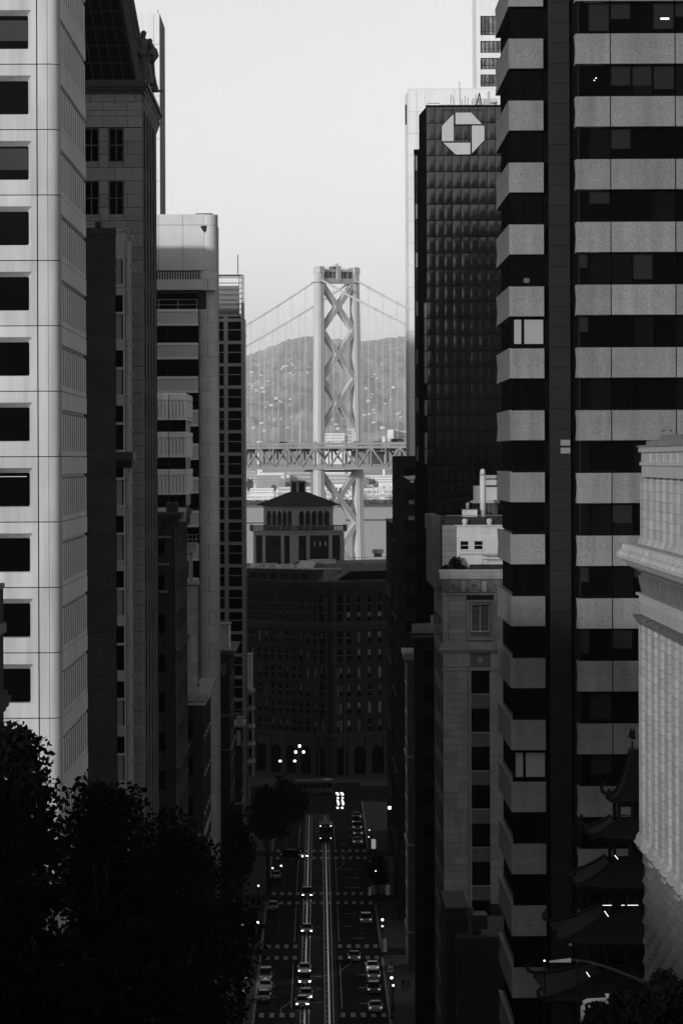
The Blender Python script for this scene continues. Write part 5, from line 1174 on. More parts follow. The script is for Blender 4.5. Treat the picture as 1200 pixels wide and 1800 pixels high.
    O.box('balcony_slab', -.5, B + .9, -.5, B + .5, zt(935), zt(933), M['trim']); O.box('balustrade_rail', -.4, B + .8, -.4, B + .4, zt(925), zt(923.5), M['old_mid'])
    for face in (0, 1):
        for k in range(26):
            u = -.3 + k * .58; q = ((u, -.35), (-.35, u))[face]
            O.box('baluster', q[0] - .1, q[0] + .1, q[1] - .1, q[1] + .1, zt(933), zt(925), M['old_mid'])
        for u in (-.35, 4, 10, B + .6): q = ((u, -.36), (-.36, u))[face]; O.box('balustrade_die', q[0] - .3, q[0] + .3, q[1] - .3, q[1] + .3, zt(933), zt(922.5), M['old_mid'])
    A0, A1 = 1.6, 12.8
    O.box('arcade_core', A0 + .5, A1, A0 + .5, A1, zt(934), zt(891), M['metal_dark'])
    for face in (0, 1):
        # arcade wall with five real arches
        na = 5; w0 = A1 - A0; mar = 1.0; pit = (w0 - 2 * mar) / na
        for k in range(na):
            c = A0 + mar + (k + .5) * pit; r = pit * .36; zspr = zt(903); ztop = zt(890); zbot = zt(934)
            prof = [(c - pit / 2, ztop), (c - pit / 2, zspr)] + [(c - r * math.cos(a * math.pi / 8), zspr + r * math.sin(a * math.pi / 8)) for a in range(9)] + [(c + pit / 2, zspr), (c + pit / 2, ztop)]
            g = G()
            for (d) in (A0, A0 + .45): pass
            n = len(prof); V = [(p[0], A0, p[1]) if face == 0 else (A0, p[0], p[1]) for p in prof] + [(p[0], A0 + .4, p[1]) if face == 0 else (A0 + .4, p[0], p[1]) for p in prof]
            tris = [(0, 1, 2)] + [(0, i, i + 1) for i in range(2, 6)] + [(n - 1, i, i + 1) for i in range(6, 10)] + [(n - 1, 0, 6)] + [(n - 1, 10, n - 2)]
            g.add(V, tris + [tuple(n + i for i in t[::-1]) for t in tris] + [(i, i + 1, n + i + 1, n + i) for i in range(1, n - 2)])
            O.mesh('arch', g, M['trim'])
            q = (c - pit / 2, A0 + .1) if face == 0 else (A0 + .1, c - pit / 2)
            O.mesh('colonnette', G().lathe([(.24, 0), (.24, .2), (.17, .3), (.15, zspr - zbot - .3), (.24, zspr - zbot)], (q[0], q[1], zbot), 8), M['trim'], smooth=True)
        if face == 0: O.box('corner_pier', A0 - .1, A0 + mar - .1, A0 - .1, A0 + .9, zt(934), zt(889.5), M['trim']); O.box('end_pier', A1 - mar, A1, A0, A0 + .5, zt(934), zt(889.6), M['trim'])
        else: O.box('end_pier', A0, A0 + .5, A1 - mar, A1, zt(934), zt(889.6), M['trim'])
    O.box('eave_cornice', A0 - .35, A1 + .3, A0 - .35, A1 + .3, zt(890), zt(888), M['old_mid'])
    ce = (A0 + A1) / 2; hw = (A1 - A0) / 2 + 1.1; g = G()
    g.add([(ce - hw, ce - hw, zt(888.5)), (ce + hw, ce - hw, zt(888.5)), (ce + hw, ce + hw, zt(888.5)), (ce - hw, ce + hw, zt(888.5))] + [(ce + a * 1.2, ce + b * 1.2, zt(865.5)) for a, b in ((-1, -1), (1, -1), (1, 1), (-1, 1))], [(0, 1, 5, 4), (1, 2, 6, 5), (2, 3, 7, 6), (3, 0, 4, 7), (3, 2, 1, 0), (4, 5, 6, 7)])
    rf = O.mesh('hip_roof', g, M['rooftile'])
    for a, b in ((-1, -1), (1, -1), (-1, 1)): O.mesh('hip_ridge', G().tube([(ce + a * hw, ce + b * hw, zt(888)), (ce + a * 1.2, ce + b * 1.2, zt(865))], .13, 6), M['rooftile'], rf)
    O.box('cupola', ce - 1.05, ce + 1.05, ce - 1.05, ce + 1.05, zt(870), zt(848), M['brick2'])
    for a, b in ((-1, -1), (1, -1), (-1, 1), (1, 1)): O.box('cupola_pier', ce + a * 1.05 - .2, ce + a * 1.05 + .2, ce + b * 1.05 - .2, ce + b * 1.05 + .2, zt(870), zt(848.2), M['trim'])
    O.box('cupola_cap', ce - 1.5, ce + 1.5, ce - 1.5, ce + 1.5, zt(848), zt(846.5), M['trim']); O.box('cupola_top', ce - 1.2, ce + 1.2, ce - 1.2, ce + 1.2, zt(846.5), zt(845), M['rooftile'])
    V_ = Thing('roof_drum_vent', 'squat round vent on the far right roof edge', 'vent', P(664, 979, 1045))
    c = P(664, 979, 1045); V_.mesh('stack', G().lathe([(.9, 0), (.9, .9)], c, 14), M['old_mid']); V_.mesh('drum', G().lathe([(1.25, .8), (1.3, 1.0), (1.3, 1.7), (1.2, 1.8)], c, 16), M['granite'])
ferry_block()
# ================================================================== SUSPENSION BRIDGE
def bridge():
    SC = 4.07; Yt = F / SC; u = Vector((.75, .661, 0)).normalized(); v = Vector((u.y, -u.x, 0))   # u: leg to leg, v: along the deck towards the right
    base = Vector((X(562, Yt, 800), Yt, 0)); zz = lambda p: CZ - (p - 808) / SC
    th = math.atan2(u.y, u.x)
    T = Thing('suspension_bridge', 'pale steel suspension bridge tower, cables and double truss deck across the bay', 'bridge', base, th, local=True)
    # local x = u (leg axis), local y = -v  (so +y runs away to the left)
    SP = 20.3
    def legc(side, z):      # legs splay towards the water
        t = (160 - z) / 160; return (-.9 * t if side == 0 else SP + 2.6 * t)
    for side in (0, 1):
        # cruciform tapered leg
        def prof(z):
            k = 1 + .33 * (160 - z) / 160; a, b, n = 1.55 * k, 1.95 * k, .5 * k; c = legc(side, z)
            pts = [(-a, -b + n), (-a + n, -b + n), (-a + n, -b), (a - n, -b), (a - n, -b + n), (a, -b + n), (a, b - n), (a - n, b - n), (a - n, b), (-a + n, b), (-a + n, b - n), (-a, b - n)]
            return [(c + p[0], p[1], z) for p in pts]
        g = G(); zs = [-2, 40, 70, 90, 120, 157.6]; V = []
        for z in zs: V += prof(z)
        n = 12; g.add(V, [(j * n + i, j * n + (i + 1) % n, (j + 1) * n + (i + 1) % n, (j + 1) * n + i) for j in range(len(zs) - 1) for i in range(n)] + [tuple(range(n - 1, -1, -1)), tuple((len(zs) - 1) * n + i for i in range(n))])
        T.mesh('tower_leg', g, M['steel']); c = legc(side, 158)
        T.box('saddle_housing', c - 1.7, c + 1.7, -2.1, 2.1, 157.6, 160.2, M['steel'], bev=.25); T.box('saddle_cap', c - 1.4, c + 1.4, -1.8, 1.8, 160.2, 160.6, M['steel'])
        T.box('leg_collar', c - 2.2, c + 2.2, -2.5, 2.5, zz(496.5), zz(495), M['steel_dark'])
        c = legc(side, zz(785)); T.box('leg_collar', c - 2.5, c + 2.5, -2.9, 2.9, zz(790), zz(787.5), M['steel_dark'])
        T.box('pier', legc(side, 0) - 5, legc(side, 0) + 5, -6, 6, -1, 4, M['precast'])
    # top portal: deep strut with openings, posts, centre post
    a, b = 1.5, SP - 1.5
    T.box('portal_beam', a, b, -1.2, 1.2, zz(495), zz(488), M['steel']); T.box('portal_top_beam', a, b, -1.2, 1.2, zz(476.5), zz(472.5), M['steel'])
    for k in range(7):
        xx = a + (b - a) * k / 6; T.box('portal_post', xx - .55, xx + .55, -1.0, 1.0, zz(488), zz(476.5), M['steel_dark'])
    T.box('portal_rail', a, b, -1.1, -1.0, zz(471), zz(470.3), M['steel_dark'])
    cm = (a + b) / 2; T.box('centre_post', cm - 1.1, cm + 1.1, -1.6, 1.6, zz(492), zz(466), M['steel']); T.box('centre_cabin', cm - 3.3, cm - 1.15, -1.2, 1.2, zz(472), zz(467), M['steel_dark']); T.mesh('beacon', G().tube([(cm, 0, zz(466)), (cm, 0, zz(461.5))], .18).tube([(cm - 1.4, 0, zz(463)), (cm + 1.4, 0, zz(463))], .1), M['steel_dark'])
    T.mesh('portal_arch', G().prism([(a, zz(495)), (b, zz(495)), (b, zz(501)), (b - 2.6, zz(497.5)), (a + 2.6, zz(497.5)), (a, zz(501))], -1.1, 1.1), M['steel'])
    # crossed braces
    for p0, p1 in ((498, 580), (580, 665), (665, 752), (832, 920), (920, 1008), (1008, 1090)):
        z1, z0 = zz(p0), zz(p1); i0, i1 = legc(0, z1) + 1.6, legc(1, z1) - 1.6; j0, j1 = legc(0, z0) + 1.6, legc(1, z0) - 1.6
        T.mesh('cross_brace', G().beam((i0, 0, z1 - .6), (j1, 0, z0 + .6), 2.3, 2.3, (0, 1, 0)), M['steel']); T.mesh('cross_brace', G().beam((i1, .004, z1 - .6), (j0, .004, z0 + .6), 2.31, 2.3, (0, 1, 0)), M['steel'])
        T.box('brace_hub', (i0 + i1 + j0 + j1) / 4 - 1.9, (i0 + i1 + j0 + j1) / 4 + 1.9, -1.22, 1.22, (z0 + z1) / 2 - 1.8, (z0 + z1) / 2 + 1.8, M['steel'])
        for sd, xx in ((0, j0), (1, j1)): T.box('gusset', xx - .7, xx + .7, -1.23, 1.23, z0 - 1.8, z0 + 1.8, M['steel'])
    # deck strut under the road
    T.box('deck_strut', legc(0, 70) + 1.5, legc(1, 70) - 1.5, -1.5, 1.5, zz(830), zz(826), M['steel_dark'])
    # deck: two trusses, chords, verticals, diagonals, floor, rails
    zt, zb_, zr = zz(786.5), zz(823), zz(779.5); PN = 9.1; N0, N1 = -11, 12
    xs_ = (-2.9, SP + 2.9)
    for w_, xx in enumerate(xs_):
        lo, hi = N0 * PN, N1 * PN
        for nm, z, hgt in (('top_chord', zt, 1.1), ('bottom_chord', zb_, 1.1)): T.box(nm, xx - .4, xx + .4, lo, hi, z - hgt / 2, z + hgt / 2, M['truss'])
        T.box('parapet', xx - .15, xx + .15, lo, hi, zt + .9, zr + .35, M['truss'])
        for k in range(N0, N1 + 1):
            y = k * PN; T.box('truss_vertical', xx - .25, xx + .25, y - .3, y + .3, zb_ + .56, zt - .56, M['truss'])
            if k < N1:
                a0, a1 = (zb_, zt) if k % 2 else (zt, zb_); T.mesh('truss_diagonal', G().beam((xx, y, a0), (xx, y + PN, a1), .55, .75, (1, 0, 0)), M['truss'])
            T.box('parapet_post', xx - .2, xx + .2, y - .12, y + .12, zr + .35, zr + .9, M['steel_dark'])
    T.box('upper_deck', xs_[0] + .42, xs_[1] - .42, N0 * PN, N1 * PN, zt - .2, zt + .55, M['steel_dark']); T.box('lower_deck', xs_[0] + .42, xs_[1] - .42, N0 * PN, N1 * PN, zb_ + .2, zb_ + 1.7, M['steel_dark'])
    for k in range(N0, N1): T.box('floor_beam', xs_[0] + .5, xs_[1] - .5, k * PN + 3, k * PN + 3.6, zt - 1.6, zt - .22, M['steel_dark'])
    T.box('maintenance_traveller', xs_[0] - .6, xs_[0] + 6, 6, 34, zb_ - 1.7, zb_ - .7, M['steel_dark'])
    T.box('deck_hoarding', 6, 14, -26, -16, zb_ + 1.8, zt - 1.8, M['steel_dark'])
    # main cables and hangers
    for side in (0, 1):
        c = legc(side, 156)
        def zc(s_): s_ = abs(s_); return zz(489) - .42 * s_ + .42 / 704 * s_ * s_
        for d in (-1, 1):
            T.mesh('main_cable', G().tube([(c, d * s_, zc(s_)) for s_ in range(0, 106, 5)], .42, 8), M['steel'])
            for k in range(1, 12):
                y = d * k * PN
                T.mesh('cable_band', G().tube([(c, y - .45, zc(y - .45 * d) if False else zc(abs(y) - .45 * d * d * (1 if d * y > 0 else 1)) ), (c, y + .45, zc(abs(y) + .45))], .5, 8), M['steel'])
                for q in (-.28, .28): T.mesh('hanger', G().tube([(c + q, y, zt), (c + q, y, zc(y))], .075, 4), M['steel'])
        for k in (-3, -1, 2): 
            x_ = xs_[side]; T.mesh('deck_lamp_post', G().tube([(x_, k * 31 + 9, zt), (x_, k * 31 + 9, zt + 13)], [.18, .1], 5), M['steel'])
    return T, xs_, zt + .55, base, u, v
BR, bxs, bz, bbase, bu, bv = bridge()
# vehicles on the upper deck
def deck_vehicle(nm, lb, px, lx, L, W, H, m):
    # solve along-deck coordinate from picture column
    s_ = ((px - VX) * (F / 4.07) / F - (bbase.x + bu.x * lx)) / bv.x
    c = bbase + bu * lx + bv * s_; c.z = bz
    T = Thing(nm, lb, 'truck' if 'truck' in nm else 'car', c, math.atan2(bv.y, bv.x), group='vehicles on the bridge deck', local=True)
    h0 = .35
    g = G().prism([(-L / 2, h0), (L / 2, h0), (L / 2, H * .55), (L * .28, H * .62), (L * .14, H), (-L * .36, H), (-L * .48, H * .62)], -W / 2, W / 2); T.mesh('body', g, m)
    for a in (-L * .32, L * .32):
        for b in (-W / 2, W / 2): T.mesh('wheel', G().lathe([(.01, -.1), (.34, -.1), (.34, .1), (.01, .1)], (0, 0, 0), 10), M['tyre'], rot=(math.pi / 2, 0, 0)).location = (a, b, .34)
    T.box('window', -L * .3, L * .16, -W / 2 - .01, W / 2 + .01, H * .65, H * .92, M['glass'])
deck_vehicle('bridge_truck', 'dark box truck on the bridge deck, right of the tower', 697, 2, 7.5, 2.5, 3.0, M['car_dark'])
for i, (px, m, lb) in enumerate(((456, 'car_grey', 'grey car on the bridge deck near the left end'), (498, 'car_dark', 'dark car on the bridge deck left of the tower'), (515, 'car_white', 'white car on the bridge deck, just left of the tower'), (628, 'car_white', 'white car passing behind the tower on the bridge deck'), (638, 'car_dark', 'dark car on the bridge deck beside the right leg'), (664, 'car_silver', 'silver car on the bridge deck between right leg and truck'))):
    deck_vehicle('bridge_car', lb, px, 1.2 + i * .3, 4.6, 1.9, 2.1 if i % 2 else 1.6, M[m])
# ================================================================== FAR SHORE
def far_building(nm, lb, px0, px1, pt, Y, depth, m, rows=0, cols=0, group='buildings on the far shore', pb=None):
    x0, x1 = X(px0, Y, 850), X(px1, Y, 850); zt = Z(pt, Y, (px0 + px1) / 2); zb = min(terrain(x0, Y), terrain(x1, Y)) - 3
    T = Thing(nm, lb, 'building', ((x0 + x1) / 2, Y + depth / 2, zb), group=group)
    T.box('wall', x0, x1, Y, Y + depth, zb, zt, M[m]); T.box('roof_edge', x0 - .6, x1 + .6, Y - .6, Y + depth, zt, zt + 1, M[m])
    zlow = Z(pb, Y) if pb else zb + 4
    for r in range(rows):
        for c in range(cols):
            w_ = (x1 - x0) / cols; h_ = (zt - zlow) / rows
            T.box('window', x0 + c * w_ + w_ * .25, x0 + (c + 1) * w_ - w_ * .25, Y - .4, Y - .05, zlow + r * h_ + h_ * .25, zlow + (r + 1) * h_ - h_ * .3, M['city_window'])
    return T
far_building('civic_block', 'large white block with dark window grid, just right of the bridge leg', 570, 606, 762.5, 9000, 60, 'city_white', 4, 9, pb=783)
far_building('civic_wing', 'plain pale wing joined to the white window grid block', 606.4, 616, 765, 9010, 50, 'city_white', 3, 3, pb=783)
far_building('slab_block', 'tall pale slab at far right, behind the bridge deck', 690, 716, 758, 9200, 60, 'city_grey', 5, 6, pb=790)
far_building('slab_tower', 'narrow white stair tower left of the far right slab', 682, 691, 756, 9150, 50, 'city_white')
far_building('slim_block', 'thin pale tower right of the right bridge leg', 672, 676.5, 768, 9100, 30, 'city_white')
far_building('hill_chapel', 'small white gabled building above the deck at left', 452, 459, 776, 9300, 30, 'city_white')
far_building('long_office', 'long white office with a row of dark windows at left shoreline', 430, 482, 871, 7700, 40, 'city_white', 2, 16, pb=882)
far_building('white_hall', 'white hall standing on the shore, left of tower roof', 458, 476, 874.5, 7600, 30, 'city_white')
far_building('flat_terrace', 'broad white flat-roofed block above the shoreline office', 440, 481, 859, 7800, 40, 'city_white', 2, 10, pb=868)
far_building('brick_flats', 'grey flats with small windows at left, under the deck', 450, 492, 836, 8300, 50, 'city_grey', 5, 12, pb=858)
far_building('left_annex', 'pale annex block under the deck at far left', 430, 450, 829, 8500, 50, 'city_grey', 4, 6, pb=850)
far_building('upper_terrace', 'white terraced roofs directly under the deck, left', 456, 500, 827, 8600, 50, 'city_white', 2, 12, pb=838)
far_building('glass_depot', 'long pale depot with window bands left of the bridge leg', 503, 546, 831, 8400, 60, 'city_grey', 3, 14, pb=853)
far_building('depot_stair', 'bright white stair end of the long depot', 503, 509, 836, 8380, 18, 'city_white')
far_building('mid_terrace', 'white block behind the brick lantern roof', 490, 546, 857, 7900, 50, 'city_white', 2, 14, pb=870)
far_building('centre_warehouse', 'pale warehouse seen between the two bridge legs', 573, 622, 834, 8350, 60, 'city_grey', 3, 12, pb=852)
far_building('centre_store', 'white low store between the bridge legs', 585, 622, 852, 7900, 50, 'city_white', 1, 8, pb=868)
far_building('right_school', 'broad white building right of the right bridge leg', 643, 690, 836, 8400, 60, 'city_white', 3, 14, pb=850)
far_building('right_flats', 'pale flats beside the black building, far shore', 690, 716, 833, 8450, 60, 'city_grey', 4, 8, pb=852)
far_building('port_shed', 'long white port shed on the right shoreline', 640, 716, 859, 7800, 60, 'city_white', 1, 18, pb=870)
far_building('quay_shed', 'grey quay shed below the gantries', 645, 716, 872, 7620, 40, 'city_grey', 2, 20, pb=882)
rs = random.Random(5)
for i in range(96):
    px = rs.choice((rs.uniform(432, 546), rs.uniform(572, 620), rs.uniform(640, 714))); near = i >= 46; Y = rs.uniform(7480, 8250) if near else rs.uniform(8700, 9300); w_ = rs.uniform(2, 9) if near else rs.uniform(3, 11)
    z0 = terrain(X(px, Y), Y); pt = 808 - (z0 - CZ) * F / Y - (rs.uniform(4, 22) if near else rs.uniform(5, 13))
    tone = rs.choice(('city_white', 'city_white', 'city_grey'))
    far_building('town_house', ('narrow ' if w_ < 6 else 'wide ') + ('white' if tone == 'city_white' else 'grey') + ' building ' + ('near the far shoreline, ' if near else 'in the far town, ') + ('left of the bridge tower' if px < 548 else 'between the tower legs' if px < 635 else 'right of the bridge tower'), px, px + w_, pt, Y, 25, tone, 2, max(2, int(w_ / 2.4)), group='town buildings on the far shore')
# houses scattered on the wooded hillside
def hill_point(px, py):
    prev = None
    for Y in range(8900, RY, 30):
        x_ = X(px, Y, py)
        if terrain(x_, Y) >= Z(py, Y, px): return x_, Y, terrain(x_, Y)
    return None
clusters = [((433, 482), (668, 692), 18), ((495, 520), (640, 650), 7), ((440, 545), (640, 665), 10), ((640, 712), (636, 668), 14), ((625, 712), (720, 736), 10), ((434, 545), (696, 720), 9), ((640, 712), (680, 712), 12), ((430, 545), (730, 762), 12), ((575, 620), (715, 760), 10), ((640, 712), (740, 765), 8)]
hm = {}
for (a, b), (c, d), n in clusters:
    for i in range(n):
        px, py = rs.uniform(a, b), rs.uniform(c, d); hp = hill_point(px, py)
        if not hp: continue
        w_, h_, dd = rs.uniform(6, 16), rs.uniform(1, 5), 12; key = (round(w_), round(h_))
        T = Thing('hill_house', 'tiny pale house among trees on the far hillside, ' + ('left of the bridge tower' if px < 548 else 'between the tower legs' if px < 635 else 'right of the bridge tower') + (', high up' if py < 670 else ', halfway up' if py < 715 else ', low down'), 'house', (hp[0], hp[1] - 6, hp[2] - 7), rs.uniform(-.3, .3), 'houses on the far hillside', local=True)
        w_, h_ = key
        if key not in hm:
            hm[key] = (mesh_from(*(lambda g: (g.V, g.F))(G().box(-w_ / 2, w_ / 2, -5, 5, 0, h_ + 6)), M['hill_wall']), mesh_from(*(lambda g: (g.V, g.F))(G().prism([(-w_ / 2 - .5, h_ + 6), (w_ / 2 + .5, h_ + 6), (0, h_ + 8.2)], -5.5, 5.5)), M['city_grey']))
        T.put('wall', hm[key][0], (0, 0, 0)); T.put('roof', hm[key][1], (0, 0, 0))
# gantries at the port
for i, px in enumerate((652, 661, 671, 681, 691, 701, 710)):
    Y = 7560; c = P(px, 886, Y); H = (886 - 853 - (i % 3) * 4) * Y / F; T = Thing('port_gantry', 'grey lattice gantry on the right shoreline, number %s from the left' % ('one', 'two', 'three', 'four', 'five', 'six', 'seven')[i], 'gantry', c, group='gantries at the port')
    for dx in (-3.2, 3.2):
        for dy in (0, 8): T.box('leg', c.x + dx - .5, c.x + dx + .5, c.y + dy - .5, c.y + dy + .5, c.z, c.z + H, M['city_grey'])
    T.box('boom', c.x - 8, c.x + 6, c.y - .6, c.y + .6, c.z + H, c.z + H + 1.2, M['city_grey']); T.box('crossbar', c.x - 3, c.x + 3, c.y - .4, c.y + .4, c.z + H * .5, c.z + H * .5 + 1, M['city_grey']); T.box('cabin', c.x - 1.5, c.x + 1.5, c.y - 1, c.y + 2, c.z + H - 2.6, c.z + H - .1, M['city_white'])
for i, (px, p0) in enumerate(((449, 853), (487, 858), (527, 742), (581, 748), (617, 862))):
    Y = 7560 if p0 > 800 else 8900; c = P(px, 884 if p0 > 800 else 800, Y); zt_ = Z(p0, Y, px)
    T = Thing('shore_mast', 'thin white mast on the far shore, ' + ('far left', 'above the lantern roof', 'left of the bridge leg', 'between the bridge legs above the deck', 'beside the right leg')[i], 'mast', c, group='masts on the far shore')
    T.mesh('pole', G().tube([c, (c.x, c.y, zt_)], [.7, .4], 6), M['city_white']); T.box('crosshead', c.x - 1.6, c.x + 1.6, c.y - .3, c.y + .3, zt_ - 2.4, zt_ - 1.4, M['city_white'])
# shoreline scrub, one mass
rng = np.random.default_rng(9); n = 9000
p = np.stack([rng.uniform(-260, 260, n), 7395 + rng.uniform(0, 60, n), 2 + rng.random(n) ** 2 * 9], 1); Vv, Ff = leaf_mesh(p, rng, 2.2)
sc = bpy.data.objects.new('shore_scrub', bulk_mesh(Vv, Ff, M['scrub'])); COL.objects.link(sc); sc['kind'] = 'stuff'; sc['label'] = 'low dark scrub along the far shoreline'; sc['category'] = 'scrub'
def far_tree(px, pt, pb, wd, Y, lb, seed):
    rng = np.random.default_rng(seed); c = P(px, pb, Y); zt_ = Z(pt, Y, px); c.z = min(c.z, zt_ - 4); T = Thing('shore_tree', lb, 'tree', c, group='trees in the far town'); n = 900; r = wd * Y / F / 2; h = zt_ - c.z
    q = rng.normal(size=(n, 3)); q /= np.linalg.norm(q, axis=1)[:, None]; q *= rng.random(n)[:, None] ** .35
    q = q * np.array((r, r, h * .42)) * (1 + .25 * np.sin(q[:, :1] * 9 + seed)) + np.array((0, 0, h * .58)); Vv, Ff = leaf_mesh(q, rng, 1.5); T.put('crown', bulk_mesh(Vv, Ff, M['scrub']), c)
    T.mesh('trunk', G().tube([c, c + Vector((0, 0, h * .6))], [.8, .4], 6), M['bark'])
for i, a in enumerate(((656, 842, 866, 16, 8150, 'broad dark tree right of the right bridge leg'), (481, 853, 866, 7, 8050, 'small round tree left of the lantern cupola'), (438, 842, 864, 16, 8200, 'dark tree clump at the far left of the town'), (597, 852, 866, 14, 8000, 'low tree seen between the bridge legs'), (692, 856, 870, 8, 7900, 'small tree beside the port shed'), (505, 848, 864, 9, 8200, 'small tree above the lantern roof'))): far_tree(*a, 20 + i)
# ================================================================== STREET LIFE
# ---- cars: one prototype, copies share its meshes
def make_car(paint, lit, suv=False):
    T = Thing('parked_car', 'car', 'car', (0, 0, 0), local=True)
    # front faces -y (towards the camera)
    hw = .9; prof = [(-2.3, .32), (-2.34, .58), (-2.2, .76), (-1.05, .95), (1.55, 1.0), (2.2, .96), (2.32, .7), (2.28, .34)]
    g = G(); n = len(prof); V = []
    for x_, k, dz in ((-hw, .97, .0), (-hw * .93, 1, .02), (hw * .93, 1, .02), (hw, .97, .0)): V += [(x_ * (.93 if i in (0, 1, 6, 7) else 1), p[0] * (k if abs(x_) == hw else 1), p[1] + (dz if .5 < p[1] else 0) - (.06 if abs(x_) == hw and p[1] > .6 else 0)) for i, p in enumerate(prof)]
    Fc = [tuple(range(n)), tuple(3 * n + i for i in range(n))[::-1]]
    for j in range(3): Fc += [(j * n + i, j * n + (i + 1) % n, (j + 1) * n + (i + 1) % n, (j + 1) * n + i) for i in range(n)]
    g.add(V, Fc); body = T.mesh('body', g, M[paint])
    cab = [(-1.05, .96, .8), (-.35, 1.4, .62), (.95, 1.42, .62), (1.75, 1.0, .78)]
    if suv: cab = [(-1.0, .97, .84), (-.45, 1.62, .7), (1.75, 1.64, .7), (2.15, 1.0, .82)]
    g = G(); g.add([(s_ * w_, y, z) for s_ in (-1, 1) for y, z, w_ in cab], [(0, 1, 2, 3), (7, 6, 5, 4), (0, 4, 5, 1), (2, 6, 7, 3), (1, 5, 6, 2), (0, 3, 7, 4)]); T.mesh('cabin_glass', g, M['glass'])
    g = G(); g.add([(s_ * w_, y, z) for s_ in (-1, 1) for y, z, w_ in (((-.52, 1.6, .71), (-.4, 1.69, .66), (1.7, 1.71, .66), (1.82, 1.62, .71)) if suv else ((-.42, 1.39, .63), (-.3, 1.46, .58), (.88, 1.48, .58), (1.02, 1.41, .63)))], [(0, 1, 2, 3), (7, 6, 5, 4), (0, 4, 5, 1), (1, 5, 6, 2), (2, 6, 7, 3), (0, 3, 7, 4)]); T.mesh('roof', g, M[paint])
    for sx in (-1, 1):
        T.mesh('windscreen_pillar', G().beam((sx * .8, -1.05, .97), (sx * .62, -.36, 1.41), .07, .07), M[paint])
        T.mesh('headlight', G().lathe([(.01, -.05), (.12, -.05), (.14, 0), (.12, .05), (.01, .05)], (sx * .66, -2.31, .66), 10), M['lamp'] if lit else M['metal_light'])
        T.box('tail_light', sx * .68 - .14, sx * .68 + .14, 2.26, 2.33, .72, .84, M['tail'])
        T.box('door_mirror', sx * .93 - .09, sx * .93 + .09, -.82, -.7, .98, 1.1, M[paint])
        for y in (-1.42, 1.38):
            w_ = T.mesh('wheel', G().lathe([(.01, -.1), (.28, -.11), (.33, -.08), (.33, .08), (.28, .11), (.01, .1)], (0, 0, 0), 14), M['tyre'], rot=(0, math.pi / 2, 0)); w_.location = (sx * .8, y, .33); POS[w_.name] = Vector((sx * .8, y, .33))
    T.box('number_plate', -.26, .26, -2.37, -2.345, .46, .57, M['sign_white']); T.box('bonnet_edge', -.62, .62, -2.24, -2.18, .77, .79, M['metal_light'])
    return T
PROTO = {}; CARN = [0]
def car(px, py, paint, lit, label, facing=1, name='car', group=None, rz=0):
    Y = F * (CZ - 7.0) / (py - VY); Xc = X(px, Y, py)
    CARN[0] += 1; key = (paint, lit, CARN[0] % 3 == 1)
    if key not in PROTO: PROTO[key] = make_car(*key).o; o = PROTO[key]
    else: o = copy_tree(PROTO[key])
    o.name = name; at(o, (Xc, Y + 2.3, 7.02), rz + (0 if facing == 1 else math.pi), label)
    if group: o['group'] = group
    return o
q = 'cars queueing on the left track'; pr = 'parked along the right kerb'; plt = 'cars at the left kerb'
car(539.5, 1581, 'car_dark', True, 'lit car alone on left track, farthest of the queue, by crosswalk', group=q)
car(539, 1645, 'car_dark', True, 'lit car on the left track midway between two crosswalks', group=q)
car(535, 1716, 'car_grey', True, 'lit grey car third from the front of the near queue', group=q)
car(535.5, 1735, 'car_dark', True, 'lit dark car second behind the front pair of the queue', group=q)
car(537.5, 1762, 'car_grey', True, 'lit car half hidden behind the nearest queue car', group=q)
car(531, 1775, 'car_dark', True, 'nearest lit dark car at the front of the queue', group=q)
car(517, 1513, 'car_dark', True, 'lit dark car turning at the far left crosswalk', rz=.9)
car(479, 1604, 'car_grey', False, 'grey unlit car at the left kerb below the second crosswalk', group=plt)
car(466, 1746, 'car_silver', False, 'silver car at the left kerb, nearest the camera', group=plt)
car(466.5, 1727, 'car_dark', False, 'dark car at left kerb, just behind the silver one', group=plt)
car(484, 1549, 'car_grey', False, 'grey car at the left kerb near the brightest signals', group=plt)
car(463, 1765, 'car_dark', False, 'dark car cut by shadow at the left kerb, in front of silver car', group=plt)
car(643, 1627, 'car_silver', False, 'silver car driving away in the right lane', -1)
car(622.5, 1694, 'car_grey', False, 'grey car driving away just past the near crosswalk', -1)
for px, py, m, t in ((627, 1443, 'car_silver', 'farthest'), (628, 1462, 'car_grey', 'second farthest'), (629, 1473, 'car_grey', 'middle'), (628.5, 1488, 'car_white', 'nearest'), (626.5, 1452, 'car_dark', 'dark')):
    car(px, py, m, False, t + ' car of the row at the right kerb beyond the far crosswalk', -1, group='cars parked beyond the far crosswalk')
for px, py, m, t in ((655, 1712, 'car_white', 'white car, farthest'), (657, 1727, 'car_silver', 'silver car, middle'), (657, 1751, 'car_grey', 'grey car, third'), (660, 1784, 'car_white', 'white car, nearest')):
    car(px, py, m, False, t + ' of the row at the near right kerb', -1, group='cars parked at the near right kerb')
